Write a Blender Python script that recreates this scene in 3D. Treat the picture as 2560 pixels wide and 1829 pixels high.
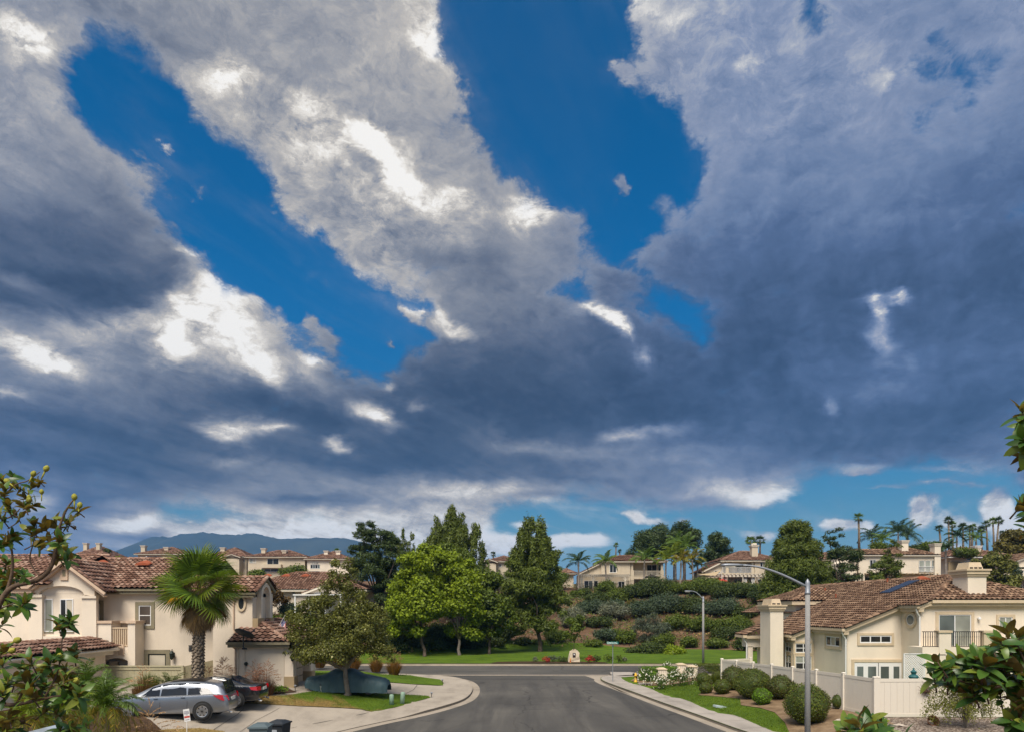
import bpy, bmesh, math, random
import numpy as np
from mathutils import Vector, Matrix, Quaternion
# ------------------------------------------------------------------ clear
for o in list(bpy.data.objects):
 bpy.data.objects.remove(o, do_unlink=True)
SC = bpy.context.scene
COL = SC.collection
R = random.Random(7)
# ------------------------------------------------------------------ camera
EYE = 5.85                       # the photographer stands on an upper floor
FPX, CX, HY = 1700.0, 1280.0, 1520.0   # focal length, centre column and horizon row of the 2560 px wide photograph
cam_d = bpy.data.cameras.new('camera')
cam = bpy.data.objects.new('camera', cam_d)
COL.objects.link(cam)
cam.location = (0, 0, EYE)
cam.rotation_euler = (math.radians(90), 0, 0)
cam_d.sensor_width = 36.0
cam_d.lens = 36.0 * FPX / 2560.0
cam_d.shift_y = (HY - 914.5) / 2560.0
cam_d.clip_start = 0.1
cam_d.clip_end = 20000.0
SC.camera = cam
# ------------------------------------------------------------------ exposure
vs = SC.view_settings
vs.view_transform = 'Standard'
vs.look = 'None'
vs.gamma = 1.0
vs.use_curve_mapping = False
EXPO = 1.8
vs.exposure = EXPO
# ------------------------------------------------------------------ sun
SUN_EL, SUN_AZ = math.radians(54), math.radians(-166)   # azimuth from +Y towards +X: behind the camera, a thin veil of cloud over the sun
sd = bpy.data.lights.new('sun', 'SUN')
sd.energy = 1.5
sd.angle = math.radians(30)
sd.color = (1.0, 0.925, 0.82)
sun = bpy.data.objects.new('sun', sd)
COL.objects.link(sun)
sun_dir = Vector((math.sin(SUN_AZ) * math.cos(SUN_EL), math.cos(SUN_AZ) * math.cos(SUN_EL), math.sin(SUN_EL)))
sun.rotation_euler = (-sun_dir).to_track_quat('-Z', 'Y').to_euler()
sun.location = sun_dir * 100
# ------------------------------------------------------------------ node helper
class NT:
 """Small wrapper that builds shader nodes."""
 def __init__(self, tree):
  self.t = tree
  tree.nodes.clear()
 def n(self, typ, **kw):
  nd = self.t.nodes.new(typ)
  for k, v in kw.items():
   setattr(nd, k, v)
  return nd
 def put(self, sock, v):
  if v is None:
   return
  if isinstance(v, bpy.types.NodeSocket):
   self.t.links.new(v, sock)
  else:
   if hasattr(sock.default_value, '__len__') and hasattr(v, '__len__') and len(sock.default_value) == 4 and len(v) == 3:
    v = (*v, 1.0)
   sock.default_value = v
 def m(self, op, a, b=None, c=None, clamp=False):
  nd = self.n('ShaderNodeMath', operation=op, use_clamp=clamp)
  for i, v in enumerate((a, b, c)):
   self.put(nd.inputs[i], v)
  return nd.outputs[0]
 def v(self, op, a, b=None, c=None):
  nd = self.n('ShaderNodeVectorMath', operation=op)
  self.put(nd.inputs[0], a)
  if b is not None:
   self.put(nd.inputs[3] if op == 'SCALE' else nd.inputs[1], b)
  if c is not None:
   self.put(nd.inputs[2], c)
  return nd.outputs['Value'] if op in ('DOT_PRODUCT', 'LENGTH') else nd.outputs['Vector']
 def mix(self, f, a, b, blend='MIX'):
  nd = self.n('ShaderNodeMix', data_type='RGBA', blend_type=blend)
  self.put(nd.inputs[0], f)
  self.put(nd.inputs[6], a)
  self.put(nd.inputs[7], b)
  return nd.outputs[2]
 def step(self, x, lo, hi, a=0.0, b=1.0, kind='SMOOTHSTEP'):
  nd = self.n('ShaderNodeMapRange', interpolation_type=kind)
  nd.clamp = True if kind == 'LINEAR' else nd.clamp
  for i, v in enumerate((x, lo, hi, a, b)):
   self.put(nd.inputs[i], v)
  return nd.outputs[0]
 def noise(self, vec, scale, detail=4.0, rough=0.5, dist=0.0, lac=2.0, dims='3D', w=None):
  nd = self.n('ShaderNodeTexNoise', noise_dimensions=dims)
  self.put(nd.inputs['Vector'], vec)
  for k, v in (('Scale', scale), ('Detail', detail), ('Roughness', rough), ('Distortion', dist), ('Lacunarity', lac)):
   self.put(nd.inputs[k], v)
  if w is not None:
   self.put(nd.inputs['W'], w)
  return nd
 def ramp(self, f, stops, interp='LINEAR'):
  nd = self.n('ShaderNodeValToRGB')
  cr = nd.color_ramp
  cr.interpolation = interp
  while len(cr.elements) > 1:
   cr.elements.remove(cr.elements[0])
  cr.elements[0].position = stops[0][0]
  cr.elements[0].color = (*stops[0][1], 1)
  for p, c in stops[1:]:
   e = cr.elements.new(p)
   e.color = (*c, 1)
  self.put(nd.inputs[0], f)
  return nd.outputs[0]
 def xyz(self, x=0.0, y=0.0, z=0.0):
  nd = self.n('ShaderNodeCombineXYZ')
  for i, v in enumerate((x, y, z)):
   self.put(nd.inputs[i], v)
  return nd.outputs[0]
def lin(r, g, b):
 """sRGB 0..255 to linear."""
 f = lambda c: c / 12.92 if c <= 0.04045 else ((c + 0.055) / 1.055) ** 2.4
 return (f(r / 255.0), f(g / 255.0), f(b / 255.0))
# ------------------------------------------------------------------ sky: Nishita air with a deck of broken clouds
world = bpy.data.worlds.new('World')
SC.world = world
world.use_nodes = True
def sky_maps():
 """Cloud cover and cloud brightness over the western half of the sky, on a coarse (azimuth, height) grid.
 Shapes are listed on a 2273 x 1624 sheet whose horizon lies at 1350 and whose scale is 1509 units per tangent of angle."""
 U0, U1, V0, V1, W, H = -0.80, 0.80, -0.02, 0.95, 176, 108
 uu = np.linspace(U0, U1, W)
 vv = np.linspace(V0, V1, H)
 X, Y = np.meshgrid(1136.5 + uu * 1509.4, 1349.5 - vv * 1509.4)       # sheet coordinates, [row, col]
 def poly(pts):
  ins = np.zeros(X.shape, bool)
  n = len(pts)
  for i in range(n):
   x1, y1 = pts[i]; x2, y2 = pts[(i + 1) % n]
   if y1 == y2:
    continue
   c = ((y1 > Y) != (y2 > Y)) & (X < (x2 - x1) * (Y - y1) / (y2 - y1) + x1)
   ins ^= c
  return ins.astype(float)
 def blur(a, s):
  r = int(3 * s + 1)
  k = np.exp(-0.5 * (np.arange(-r, r + 1) / s) ** 2); k /= k.sum()
  p = np.pad(a, r, mode='edge')
  p = np.apply_along_axis(lambda m: np.convolve(m, k, 'valid'), 0, p)
  return np.apply_along_axis(lambda m: np.convolve(m, k, 'valid'), 1, p)
 # ---- cover
 C = np.ones(X.shape)
 gaps = [
  (1.0, [(190,150),(215,110),(225,150),(262,150),(300,190),(360,195),(395,225),(425,265),(450,300),(500,345),(560,395),(600,455),(620,515),(680,535),(735,545),(760,590),(775,640),(830,660),(900,668),(935,650),(985,650),(990,690),(1000,745),(950,775),(890,775),(845,830),(810,842),(765,800),(715,765),(690,742),(640,742),(622,705),(590,690),(560,655),(520,650),(480,620),(460,600),(435,550),(385,525),(345,500),(330,440),(335,425),(420,440),(430,415),(400,395),(330,350),(240,290),(205,250),(150,145)]),
  (0.45, [(150,60),(230,50),(300,90),(370,100),(300,190),(225,150),(190,150),(140,100)]),
  (1.0, [(1003,-40),(995,60),(1003,100),(1045,170),(1052,220),(1095,280),(1120,320),(1130,370),(1140,398),(1190,400),(1210,440),(1245,460),(1260,480),(1310,478),(1330,520),(1370,570),(1400,590),(1430,600),(1450,640),(1480,682),(1530,720),(1560,740),(1590,795),(1625,805),(1595,740),(1578,682),(1535,655),(1500,632),(1450,612),(1440,560),(1450,510),(1412,485),(1402,460),(1440,420),(1492,452),(1530,412),(1562,350),(1560,320),(1520,290),(1500,250),(1472,215),(1430,212),(1400,205),(1345,190),(1340,150),(1380,140),(1430,160),(1445,120),(1422,50),(1420,-40)]),
  (0.9, [(1232,640),(1262,610),(1310,622),(1345,655),(1320,676),(1275,660),(1245,668)]),
  (0.8, [(1440,650),(1480,690),(1460,700),(1430,670)]),
  (1.0, [(1770,50),(1785,-20),(1850,-20),(1825,20),(1810,50),(1790,60)]),
  (0.9, [(2055,110),(2065,70),(2110,58),(2135,70),(2105,115),(2075,125)]),
  (0.75, [(1985,150),(2030,145),(2085,170),(2110,190),(2060,195),(2010,180)]),
  (0.45, [(2100,150),(2240,70),(2273,100),(2200,200),(2140,240),(2110,200)]),
  (0.75, [(2160,310),(2200,295),(2222,345),(2190,358)]),
  (0.4, [(2000,255),(2080,250),(2100,300),(2060,310)]),
  (0.5, [(2115,445),(2150,445),(2150,490),(2120,485)]),
  (0.8, [(1600,788),(1630,790),(1625,806),(1600,802)]),
  (0.35, [(1960,930),(2060,935),(2060,955),(1960,950)]), (0.45, [(2135,970),(2273,950),(2273,1000),(2160,992)]),
  (0.95, [(340,1112),(470,1108),(560,1130),(640,1142),(780,1150),(1000,1165),(860,1172),(600,1158),(430,1152),(340,1150)]),
  (0.25, [(0,960),(120,970),(250,1060),(350,1110),(250,1130),(0,1100)]),
  (0.95, [(1090,1128),(1300,1118),(1350,1116),(1480,1132),(1640,1128),(1820,1112),(1790,1082),(1735,1066),(1830,1060),(1960,1052),(2020,1070),(2290,1085),(2290,1420),(1090,1420)]),
  (0.8, [(1780,1060),(1900,1048),(2100,1045),(2273,1040),(2273,1075),(2000,1075)]),
 ]
 for amt, p in gaps:
  C = C * (1 - amt * poly(p))
 puffs = [  # small clouds standing in the gaps: x, y, rx, ry, turn, amount
  (375,345,28,22,0,.9),(345,270,40,16,60,.35),(300,250,50,18,60,.4),(400,270,18,14,0,.3),(440,445,40,10,20,.7),(415,395,30,18,30,.6),(640,565,18,9,0,.5),(675,612,14,9,0,.5),(700,640,10,8,0,.4),
  (1355,405,18,26,20,.75),(1332,395,6,8,0,.3),(1385,170,34,26,-20,.9),(1200,430,16,30,-30,.7),(690,735,26,40,-30,.9),(720,760,40,30,30,.9),(850,760,12,14,0,.7),
  (430,560,14,50,-10,.5),(920,690,50,22,30,.8),(1000,725,60,30,25,.85),
  (560,1170,260,22,0,1),(900,1185,160,25,0,1),(270,1165,75,28,0,1),(100,1180,120,60,0,1),(1120,1205,150,26,0,1),(1290,1195,90,18,0,.95),(1180,1165,60,10,0,.9),(1410,1138,45,14,20,.95),(1460,1152,40,10,10,.9),(1510,1145,25,10,0,.8),
  (1640,1170,70,7,12,.6),(1690,1190,50,16,0,.8),(1870,1168,46,18,0,1),(1920,1172,34,16,0,1),(1830,1178,20,10,0,.8),(2040,1140,34,36,0,1),(2050,1115,50,16,-15,.8),(2150,1160,90,12,22,.75),(2215,1130,44,50,10,1),(2250,1180,60,50,0,.9),(2000,1125,14,6,0,.6),(2110,1180,60,40,0,.5),(2080,1212,90,14,0,.8),
  (1350,1172,70,7,3,.45),(1260,1165,40,6,0,.4),(1730,1145,14,5,20,.4),(2120,1050,160,9,-3,.7),(2080,1082,180,8,-2,.8),(1960,1092,90,6,3,.6),(1910,1048,60,8,0,.9),(2100,1150,60,24,20,.7),(1850,1190,60,10,0,.6),(1560,1190,80,7,0,.5),(1280,1150,50,5,0,.4),(1980,1180,40,14,10,.6),(2160,1110,40,12,-20,.6),
 ]
 def ell(x, y, rx, ry, a, p=1.0):
  c, s = math.cos(math.radians(a)), math.sin(math.radians(a))
  dx, dy = X - x, Y - y
  q = ((dx * c + dy * s) / rx) ** 2 + ((-dx * s + dy * c) / ry) ** 2
  return np.exp(-0.7 * q ** p)
 C = 0.30 * blur(C, 1.0) + 0.35 * blur(C, 2.8) + 0.35 * blur(C, 5.5)
 for x, y, rx, ry, a, amt in puffs:
  C = np.maximum(C, ell(x, y, rx, ry, a, 1.6) * amt)
 # ---- brightness
 gx = np.linspace(0, 2273, 13)
 gy = np.array([0, 130, 260, 390, 520, 650, 780, 910, 1040, 1170])
 G = np.array([
  [.60,.60,.56,.60,.60,.62,.56,.56,.66,.60,.56,.52,.60],
  [.60,.55,.54,.56,.60,.62,.54,.54,.60,.60,.60,.54,.55],
  [.58,.55,.54,.62,.66,.58,.54,.52,.56,.57,.59,.52,.52],
  [.55,.55,.55,.60,.66,.62,.55,.50,.53,.53,.52,.49,.46],
  [.42,.42,.52,.64,.66,.62,.57,.51,.50,.47,.45,.45,.43],
  [.37,.36,.45,.66,.62,.58,.52,.46,.42,.40,.37,.40,.40],
  [.62,.58,.66,.60,.48,.42,.40,.40,.40,.38,.42,.45,.42],
  [.44,.42,.40,.40,.40,.36,.34,.33,.36,.38,.40,.39,.38],
  [.42,.39,.39,.44,.42,.39,.42,.50,.50,.46,.39,.41,.42],
  [.50,.60,.80,.82,.84,.86,.86,.84,.72,.74,.80,.78,.82]])
 rows = np.array([np.interp(X[0], gx, g) for g in G])
 Lm = np.array([np.interp(Y[:, 0], gy, rows[:, j]) for j in range(W)]).T
 lights = [  # x, y, rx, ry, turn, value, amount
  (35,75,50,22,50,.95,.8),(85,105,40,20,40,.95,.8),(30,140,20,30,0,.85,.5),(120,215,22,40,-40,.72,.5),(30,190,100,40,60,.62,.4),
  (515,175,46,44,0,1.0,1.0),(455,155,60,40,0,.8,.7),(430,200,60,30,50,.72,.5),(540,250,70,28,40,.72,.6),(965,75,34,26,30,1.0,.95),(945,40,20,30,0,.8,.6),
  (700,235,60,26,40,.9,.75),(740,240,40,24,30,.95,.7),(820,290,40,24,30,1.0,.85),(865,330,60,30,45,1.0,1.0),(905,390,55,26,48,1.0,1.0),(950,435,45,22,45,.98,.9),(670,330,46,50,0,.86,.8),(760,330,70,40,30,.86,.7),(850,455,75,36,40,.86,.75),(900,520,70,40,40,.84,.7),(790,420,110,40,40,.74,.6),(1010,480,40,20,40,.9,.7),(1050,460,40,12,35,.9,.6),(1020,530,50,14,40,.86,.6),
  (825,370,40,12,42,.55,.9),(780,350,50,8,20,.66,.6),(870,420,30,7,40,.58,.7),(960,560,90,22,40,.46,.7),(1090,570,80,40,30,.46,.6),(1190,490,42,26,0,1.0,1.0),(1165,475,30,18,0,.8,.5),(1160,560,50,30,20,.55,.5),
  (600,430,100,24,45,.62,.4),(760,600,140,24,35,.66,.5),(1030,735,24,16,10,.95,.85),(1000,700,30,14,40,.85,.7),(1060,735,20,12,0,.9,.7),(915,670,26,12,10,.8,.6),(935,690,18,10,0,.8,.6),
  (395,555,16,12,0,1.,.8),(420,575,14,10,0,.9,.7),(370,340,26,20,0,.85,.8),
  (110,600,130,24,16,.46,.5),(180,650,170,30,12,.33,.8),(380,660,60,34,60,.36,.8),(40,640,70,20,20,.56,.6),
  (465,660,50,34,35,1.0,1.0),(420,700,60,28,0,.95,.8),(385,740,30,54,0,1.05,1.0),(395,775,34,24,0,1.05,.9),(500,730,60,40,50,.95,.85),(560,780,50,20,45,.95,.8),(600,820,36,16,60,.95,.8),(300,720,90,24,-10,.82,.7),(180,740,80,18,10,.75,.6),(95,800,80,24,12,1.02,1.0),(60,785,60,14,10,.85,.6),(20,875,34,7,5,.95,.8),(680,790,26,12,30,.95,.8),(660,815,40,10,40,.8,.6),(540,690,18,16,0,.7,.5),
  (330,800,90,22,20,.50,.8),(480,850,150,22,14,.42,.7),(600,900,140,20,12,.34,.9),(700,930,100,18,10,.32,.9),(230,900,240,16,4,.47,.5),
  (490,955,40,18,10,1.0,.95),(520,950,40,12,0,.9,.6),(590,955,40,10,0,.85,.8),(830,925,46,16,25,.95,.9),(790,905,30,20,40,.75,.6),(745,990,26,8,12,1.0,.95),(915,912,20,8,20,.75,.6),(840,860,14,5,20,.9,.7),
  (360,985,60,14,-20,.36,.7),(250,960,200,20,8,.35,.7),(560,1045,180,12,10,.56,.7),(480,1020,120,8,12,.52,.5),(700,1050,140,10,8,.52,.5),(510,1025,30,6,5,.7,.5),
  (1060,1094,90,14,4,.98,1.0),(1010,1085,100,8,8,.7,.7),(960,1098,60,6,0,.75,.6),(1125,1080,20,6,0,.8,.5),
  (1340,680,24,10,10,1.0,.9),(1370,700,28,12,20,1.05,1.0),(1388,720,8,18,0,.95,.8),(1300,710,20,20,0,.5,.5),(1420,785,24,20,30,.62,.7),(1425,790,6,8,0,.8,.6),
  (1960,685,40,8,0,.72,.7),(1962,702,14,26,-20,.95,.9),(2012,678,20,10,20,.9,.8),(1975,755,26,18,20,.92,.9),(1945,750,16,5,0,.85,.7),(1970,800,30,14,0,.6,.6),(2030,800,14,18,0,.6,.5),(1980,860,80,26,-10,.50,.7),(1880,870,80,20,0,.50,.5),(1840,905,12,16,30,.75,.7),
  (1400,965,50,9,-5,.75,.8),(1365,963,30,7,0,.85,.7),(1480,958,40,9,0,.66,.7),(1540,948,30,6,0,.72,.7),(1250,1000,150,14,5,.56,.8),(1450,1005,150,18,3,.58,.7),(1560,1030,100,8,5,.55,.5),(1170,998,30,6,0,.62,.5),
  (1640,1090,130,18,3,.84,.9),(1750,1105,60,9,5,.90,.9),(1540,1085,150,9,-6,.7,.7),(1660,1060,60,8,-5,.72,.6),(1450,1100,160,9,4,.42,.8),(1560,1118,100,6,3,.5,.6),(1300,1068,200,14,2,.40,.7),
  (1225,1105,120,10,0,.40,.8),(1150,1130,80,8,4,.55,.8),
  (700,1110,160,12,4,.38,.8),(330,1040,160,24,10,.40,.6),(200,1100,180,24,4,.38,.7),(270,1168,60,16,-10,1.0,.9),(310,1155,20,10,30,1.,.8),(240,1190,110,14,6,.48,.8),(330,1190,30,20,0,.46,.8),(250,1117,34,3,2,.9,.6),(80,1110,40,14,0,.95,.8),
  (1960,380,120,60,0,.50,.3),(1500,30,70,34,0,.72,.5),(1480,20,40,14,0,.78,.5),(1660,110,30,16,30,.68,.6),(1660,170,30,20,30,.78,.7),(1640,155,12,10,0,.8,.6),(1775,90,16,30,0,.72,.7),(1960,195,40,24,0,.78,.8),(1970,185,16,14,0,.85,.7),(1900,170,60,30,0,.6,.4),(2260,30,40,30,0,.66,.6),
  (1370,170,30,20,0,.62,.6),(1480,480,46,60,20,.56,.6),(1560,560,60,80,0,.5,.3),(1800,560,200,60,10,.42,.5),(1780,760,140,30,6,.34,.8),(1950,760,300,24,0,.42,.3),
  (1900,1043,60,8,0,.85,.7),(2100,1050,200,6,-3,.66,.7),(1950,1096,60,5,2,.85,.6),(2050,1120,60,40,0,.92,.6),(2220,1130,50,50,0,.97,.8),(2120,1095,200,10,-2,.46,.8),(2180,1170,40,14,20,.68,.6),(1880,1165,50,10,0,.96,.6),(1890,1190,60,12,0,.62,.7),
  (1420,1135,30,9,20,1.0,.8),(1440,1150,60,10,14,.85,.6),(1290,1190,90,12,0,1.0,.7),
 ]
 for x, y, rx, ry, a, val, amt in lights:
  g = ell(x, y, rx, ry, a, 1.2) * amt
  Lm = Lm * (1 - g) + val * g
 return C, Lm, (U0, U1, V0, V1)
def build_sky():
 C, Lm, (U0, U1, V0, V1) = sky_maps()
 g = NT(world.node_tree)
 out = g.n('ShaderNodeOutputWorld')
 bg = g.n('ShaderNodeBackground')
 bg.inputs['Strength'].default_value = 0.1
 g.t.links.new(bg.outputs[0], out.inputs['Surface'])
 geo = g.n('ShaderNodeTexCoord')
 d = geo.outputs['Generated']
 sep = g.n('ShaderNodeSeparateXYZ')
 g.put(sep.inputs[0], d)
 x, y, z = sep.outputs
 # cloud-deck coordinates: where the view direction meets a layer overhead (curved, so that the horizon stays finite)
 zc = g.m('ADD', g.m('MAXIMUM', z, 0.0), 0.10)
 deck = g.xyz(g.m('DIVIDE', x, zc), g.m('DIVIDE', y, zc), 0.0)
 # the deck is combed into bands that run away to the north-east
 along = g.v('DOT_PRODUCT', deck, (0.45, 0.89, 0.0))
 across = g.v('DOT_PRODUCT', deck, (0.89, -0.45, 0.0))
 comb = g.xyz(across, g.m('MULTIPLY', along, 0.30), 0.0)
 # a second set of coordinates on the sphere of directions, for puffs that stand up
 sph = g.v('MULTIPLY', d, (1.0, 1.0, 1.6))
 wn = g.noise(sph, 5.0, 7.0, 0.60)
 wd = g.noise(comb, 1.7, 6.0, 0.58, 0.3)
 warp = g.v('ADD', g.v('SCALE', g.v('SUBTRACT', wn.outputs['Color'], (.5, .5, .5)), 0.15),
               g.v('SCALE', g.v('SUBTRACT', wd.outputs['Color'], (.5, .5, .5)), 0.045))
 wf = g.noise(sph, 15.0, 6.0, 0.66, 0.4)
 warp = g.v('ADD', warp, g.v('SCALE', g.v('SUBTRACT', wf.outputs['Color'], (.5, .5, .5)), 0.060))
 ys = g.m('MAXIMUM', y, 0.05)
 u = g.m('DIVIDE', x, ys)
 v = g.m('DIVIDE', z, ys)
 wsep = g.n('ShaderNodeSeparateXYZ')
 g.put(wsep.inputs[0], warp)
 amp = g.step(v, 0.05, 0.55, 0.30, 1.0, 'LINEAR')
 ampv = g.step(v, 0.05, 0.60, 0.14, 1.0, 'LINEAR')
 uw = g.m('MULTIPLY_ADD', wsep.outputs[0], amp, u)
 vw = g.m('MULTIPLY_ADD', wsep.outputs[1], ampv, v)
 us = g.m('DIVIDE', g.m('SUBTRACT', uw, U0), U1 - U0, clamp=True)
 vs_ = g.m('DIVIDE', g.m('SUBTRACT', vw, V0), V1 - V0, clamp=True)
 uvec, vvec = g.xyz(us, us, us), g.xyz(vs_, vs_, vs_)
 def curve3(vec, cols):
  nd = g.n('ShaderNodeRGBCurve')
  mp = nd.mapping
  for k in range(3):
   c = mp.curves[k]
   y_ = cols[k]
   n = len(y_)
   c.points[0].location = (0.0, float(y_[0]))
   c.points[1].location = (1.0, float(y_[-1]))
   for i in range(1, n - 1):
    c.points.new(i / (n - 1), float(y_[i]))
   for p in c.points:
    p.handle_type = 'VECTOR'
  mp.update()
  g.put(nd.inputs['Color'], vec)
  return nd.outputs[0]
 def field(F, rank):
  Us, S, Vt = np.linalg.svd(F, full_matrices=False)      # F[row=v, col=u]
  acc = None
  for k in range(0, rank, 3):
   av, au, w = [], [], []
   for j in range(k, k + 3):
    a, b = Us[:, j], Vt[j]
    ma, mb = np.abs(a).max(), np.abs(b).max()
    av.append(a / ma * .5 + .5); au.append(b / mb * .5 + .5)
    w.append(float(S[j] * ma * mb))
   A = curve3(vvec, av)
   B = curve3(uvec, au)
   A = g.v('MULTIPLY_ADD', A, (2, 2, 2), (-1, -1, -1))
   B = g.v('MULTIPLY_ADD', B, tuple(2 * q for q in w), tuple(-q for q in w))
   dt = g.v('DOT_PRODUCT', A, B)
   acc = dt if acc is None else g.m('ADD', acc, dt)
  return acc
 cov = field(C, 42)
 lum = field(Lm, 42)
 # outside the mapped part of the sky the broken deck goes on from noise alone
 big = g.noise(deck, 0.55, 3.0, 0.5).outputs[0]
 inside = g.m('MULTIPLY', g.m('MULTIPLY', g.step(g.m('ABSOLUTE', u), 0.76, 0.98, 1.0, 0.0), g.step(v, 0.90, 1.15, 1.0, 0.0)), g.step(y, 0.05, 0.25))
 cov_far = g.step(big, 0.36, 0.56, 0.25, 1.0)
 lum_far = g.step(big, 0.35, 0.65, 0.92, 0.58, 'LINEAR')  # unseen clouds made brighter than the mapped ones to add fill light
 def fmix(f, a, b):
  return g.m('ADD', a, g.m('MULTIPLY', f, g.m('SUBTRACT', b, a)))
 cov = fmix(inside, cov_far, cov)
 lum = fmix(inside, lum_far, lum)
 # billows: soft fractal noise for the wisps, inverted cell noise for the rounded heads
 n1 = g.noise(sph, 9.0, 8.0, 0.60, 0.25).outputs[0]
 n2 = g.noise(comb, 3.0, 8.0, 0.62, 0.5).outputs[0]
 n3 = g.noise(sph, 26.0, 6.0, 0.66, 0.5).outputs[0]
 bw = g.v('ADD', sph, g.v('SCALE', g.v('SUBTRACT', wf.outputs['Color'], (.5, .5, .5)), 0.10))
 def puff(vec, det):
  nd = g.n('ShaderNodeTexVoronoi', feature='F1')
  nd.normalize = True
  g.put(nd.inputs['Vector'], vec)
  for k, q in (('Scale', 9.0), ('Detail', det), ('Roughness', 0.62), ('Lacunarity', 2.3)):
   g.put(nd.inputs[k], q)
  return g.m('SUBTRACT', 1.0, nd.outputs['Distance'])
 b1 = puff(bw, 4.0)
 b2 = puff(g.v('ADD', bw, (-0.010, 0.0, 0.016)), 3.0)
 edge = g.m('ADD', g.m('MULTIPLY', g.m('SUBTRACT', n1, .5), 1.25), g.m('MULTIPLY', g.m('SUBTRACT', n2, .5), 0.35))
 edge = g.m('ADD', edge, g.m('MULTIPLY', g.m('SUBTRACT', n3, .5), 0.95))
 edge = g.m('ADD', edge, g.m('MULTIPLY', g.m('SUBTRACT', b1, .74), 1.1))
 edge = g.m('MULTIPLY', edge, g.step(v, 0.05, 0.35, 0.45, 1.0))
 dens = g.m('ADD', g.m('MULTIPLY_ADD', cov, 1.75, -0.42), edge)
 alpha = g.step(dens, 0.28, 1.06)
 alpha = g.m('MAXIMUM', alpha, g.m('MULTIPLY', g.step(n2, 0.46, 0.72), g.step(cov, 0.0, 0.5, 0.06, 0.30)))
 relief = g.m('SUBTRACT', b1, b2)
 bright = g.step(lum, 0.52, 0.84, 0.15, 1.0, 'LINEAR')
 lum = g.m('MULTIPLY_ADD', g.m('SUBTRACT', lum, 0.5), 1.28, 0.495)
 lum = g.m('ADD', lum, g.m('MULTIPLY', g.m('SUBTRACT', n2, .5), 0.26))
 fade = g.step(v, 0.06, 0.3, 0.45, 1.0)
 lum2 = g.m('ADD', lum, g.m('MULTIPLY', g.m('MULTIPLY', relief, 1.7), g.m('MULTIPLY', bright, fade)))
 lum2 = g.m('ADD', lum2, g.m('MULTIPLY', g.m('SUBTRACT', b1, .73), g.m('MULTIPLY', bright, 0.60)))
 lum2 = g.m('ADD', lum2, g.m('MULTIPLY', g.m('SUBTRACT', n2, .5), g.m('MULTIPLY', bright, 0.55)))
 lum2 = g.m('ADD', lum2, g.m('MULTIPLY', g.m('SUBTRACT', n3, .5), g.m('MULTIPLY', bright, 0.20)))
 # thin edges of thick cloud catch the light
 rim = g.m('MULTIPLY', g.step(dens, 0.60, 0.85), g.step(dens, 0.85, 1.25, 1.0, 0.0))
 lum2 = g.m('ADD', lum2, g.m('MULTIPLY', rim, 0.07), clamp=True)
 warm = g.ramp(lum2, [(0.28, lin(56, 68, 90)), (0.36, lin(72, 84, 105)), (0.44, lin(97, 104, 120)), (0.52, lin(125, 129, 139)), (0.62, lin(155, 155, 158)), (0.76, lin(196, 190, 182)), (0.90, lin(236, 230, 220)), (1.0, lin(254, 251, 246))])
 cool = g.ramp(lum2, [(0.28, lin(52, 70, 100)), (0.36, lin(68, 88, 122)), (0.44, lin(84, 106, 145)), (0.52, lin(110, 130, 166)), (0.62, lin(138, 152, 182)), (0.76, lin(182, 187, 198)), (0.90, lin(232, 230, 226)), (1.0, lin(254, 251, 246))])
 tint = g.m('MULTIPLY', g.step(u, -0.05, 0.36, 0.10, 0.90), g.step(v, 0.16, 0.36, 0.55, 1.0))
 tint = g.m('ADD', tint, g.m('MULTIPLY', g.step(u, -0.75, -0.45, 0.45, 0.0), g.step(v, 0.20, 0.34, 1.0, 0.3)), clamp=True)
 cloud = g.mix(tint, warm, cool)
 cloud = g.v('SCALE', cloud, 10.0 / 2 ** EXPO)
 # air
 sk = g.n('ShaderNodeTexSky', sky_type='NISHITA')
 sk.sun_disc = False
 sk.sun_elevation = SUN_EL
 sk.sun_rotation = SUN_AZ
 sk.altitude = 300
 sk.air_density = 1.0
 sk.dust_density = 0.3
 sk.ozone_density = 3.0
 hs = g.n('ShaderNodeHueSaturation')
 hs.inputs['Hue'].default_value = 0.485
 hs.inputs['Saturation'].default_value = 1.45
 hs.inputs['Value'].default_value = 1.0
 g.put(hs.inputs['Color'], sk.outputs[0])
 air = g.v('MULTIPLY', hs.outputs[0], g.mix(g.step(v, 0.08, 0.35), (1.0, 1.0, 0.95), (0.55, 0.84, 1.0)))
 air = g.v('MAXIMUM', air, (0, 0, 0))
 air = g.v('SCALE', air, g.step(v, 0.06, 0.5, 0.36 * 2 ** (.75 - EXPO), 0.62 * 2 ** (.75 - EXPO)))
 col = g.mix(alpha, air, cloud)
 g.put(bg.inputs['Color'], col)
build_sky()
# ================================================================== helpers
def P(px, py, d):
 """World point seen at (px, py) of the photograph when it lies d metres away: used only to read off where things stand."""
 return Vector(((px - CX) / FPX * d, d, EYE - (py - HY) / FPX * d))
MATS = {}
def mat(name, color=(.5, .5, .5), rough=0.7, metal=0.0, spec=0.4, build=None, coat=0.0):
 if name in MATS:
  return MATS[name]
 m = bpy.data.materials.new(name)
 m.use_nodes = True
 g = NT(m.node_tree)
 out = g.n('ShaderNodeOutputMaterial')
 b = g.n('ShaderNodeBsdfPrincipled')
 b.inputs['Base Color'].default_value = (*color, 1)
 b.inputs['Roughness'].default_value = rough
 b.inputs['Metallic'].default_value = metal
 b.inputs['Specular IOR Level'].default_value = spec
 b.inputs['Coat Weight'].default_value = coat
 b.inputs['Coat Roughness'].default_value = 0.05
 g.t.links.new(b.outputs[0], out.inputs['Surface'])
 if build:
  build(g, b, out)
 MATS[name] = m
 return m
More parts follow.
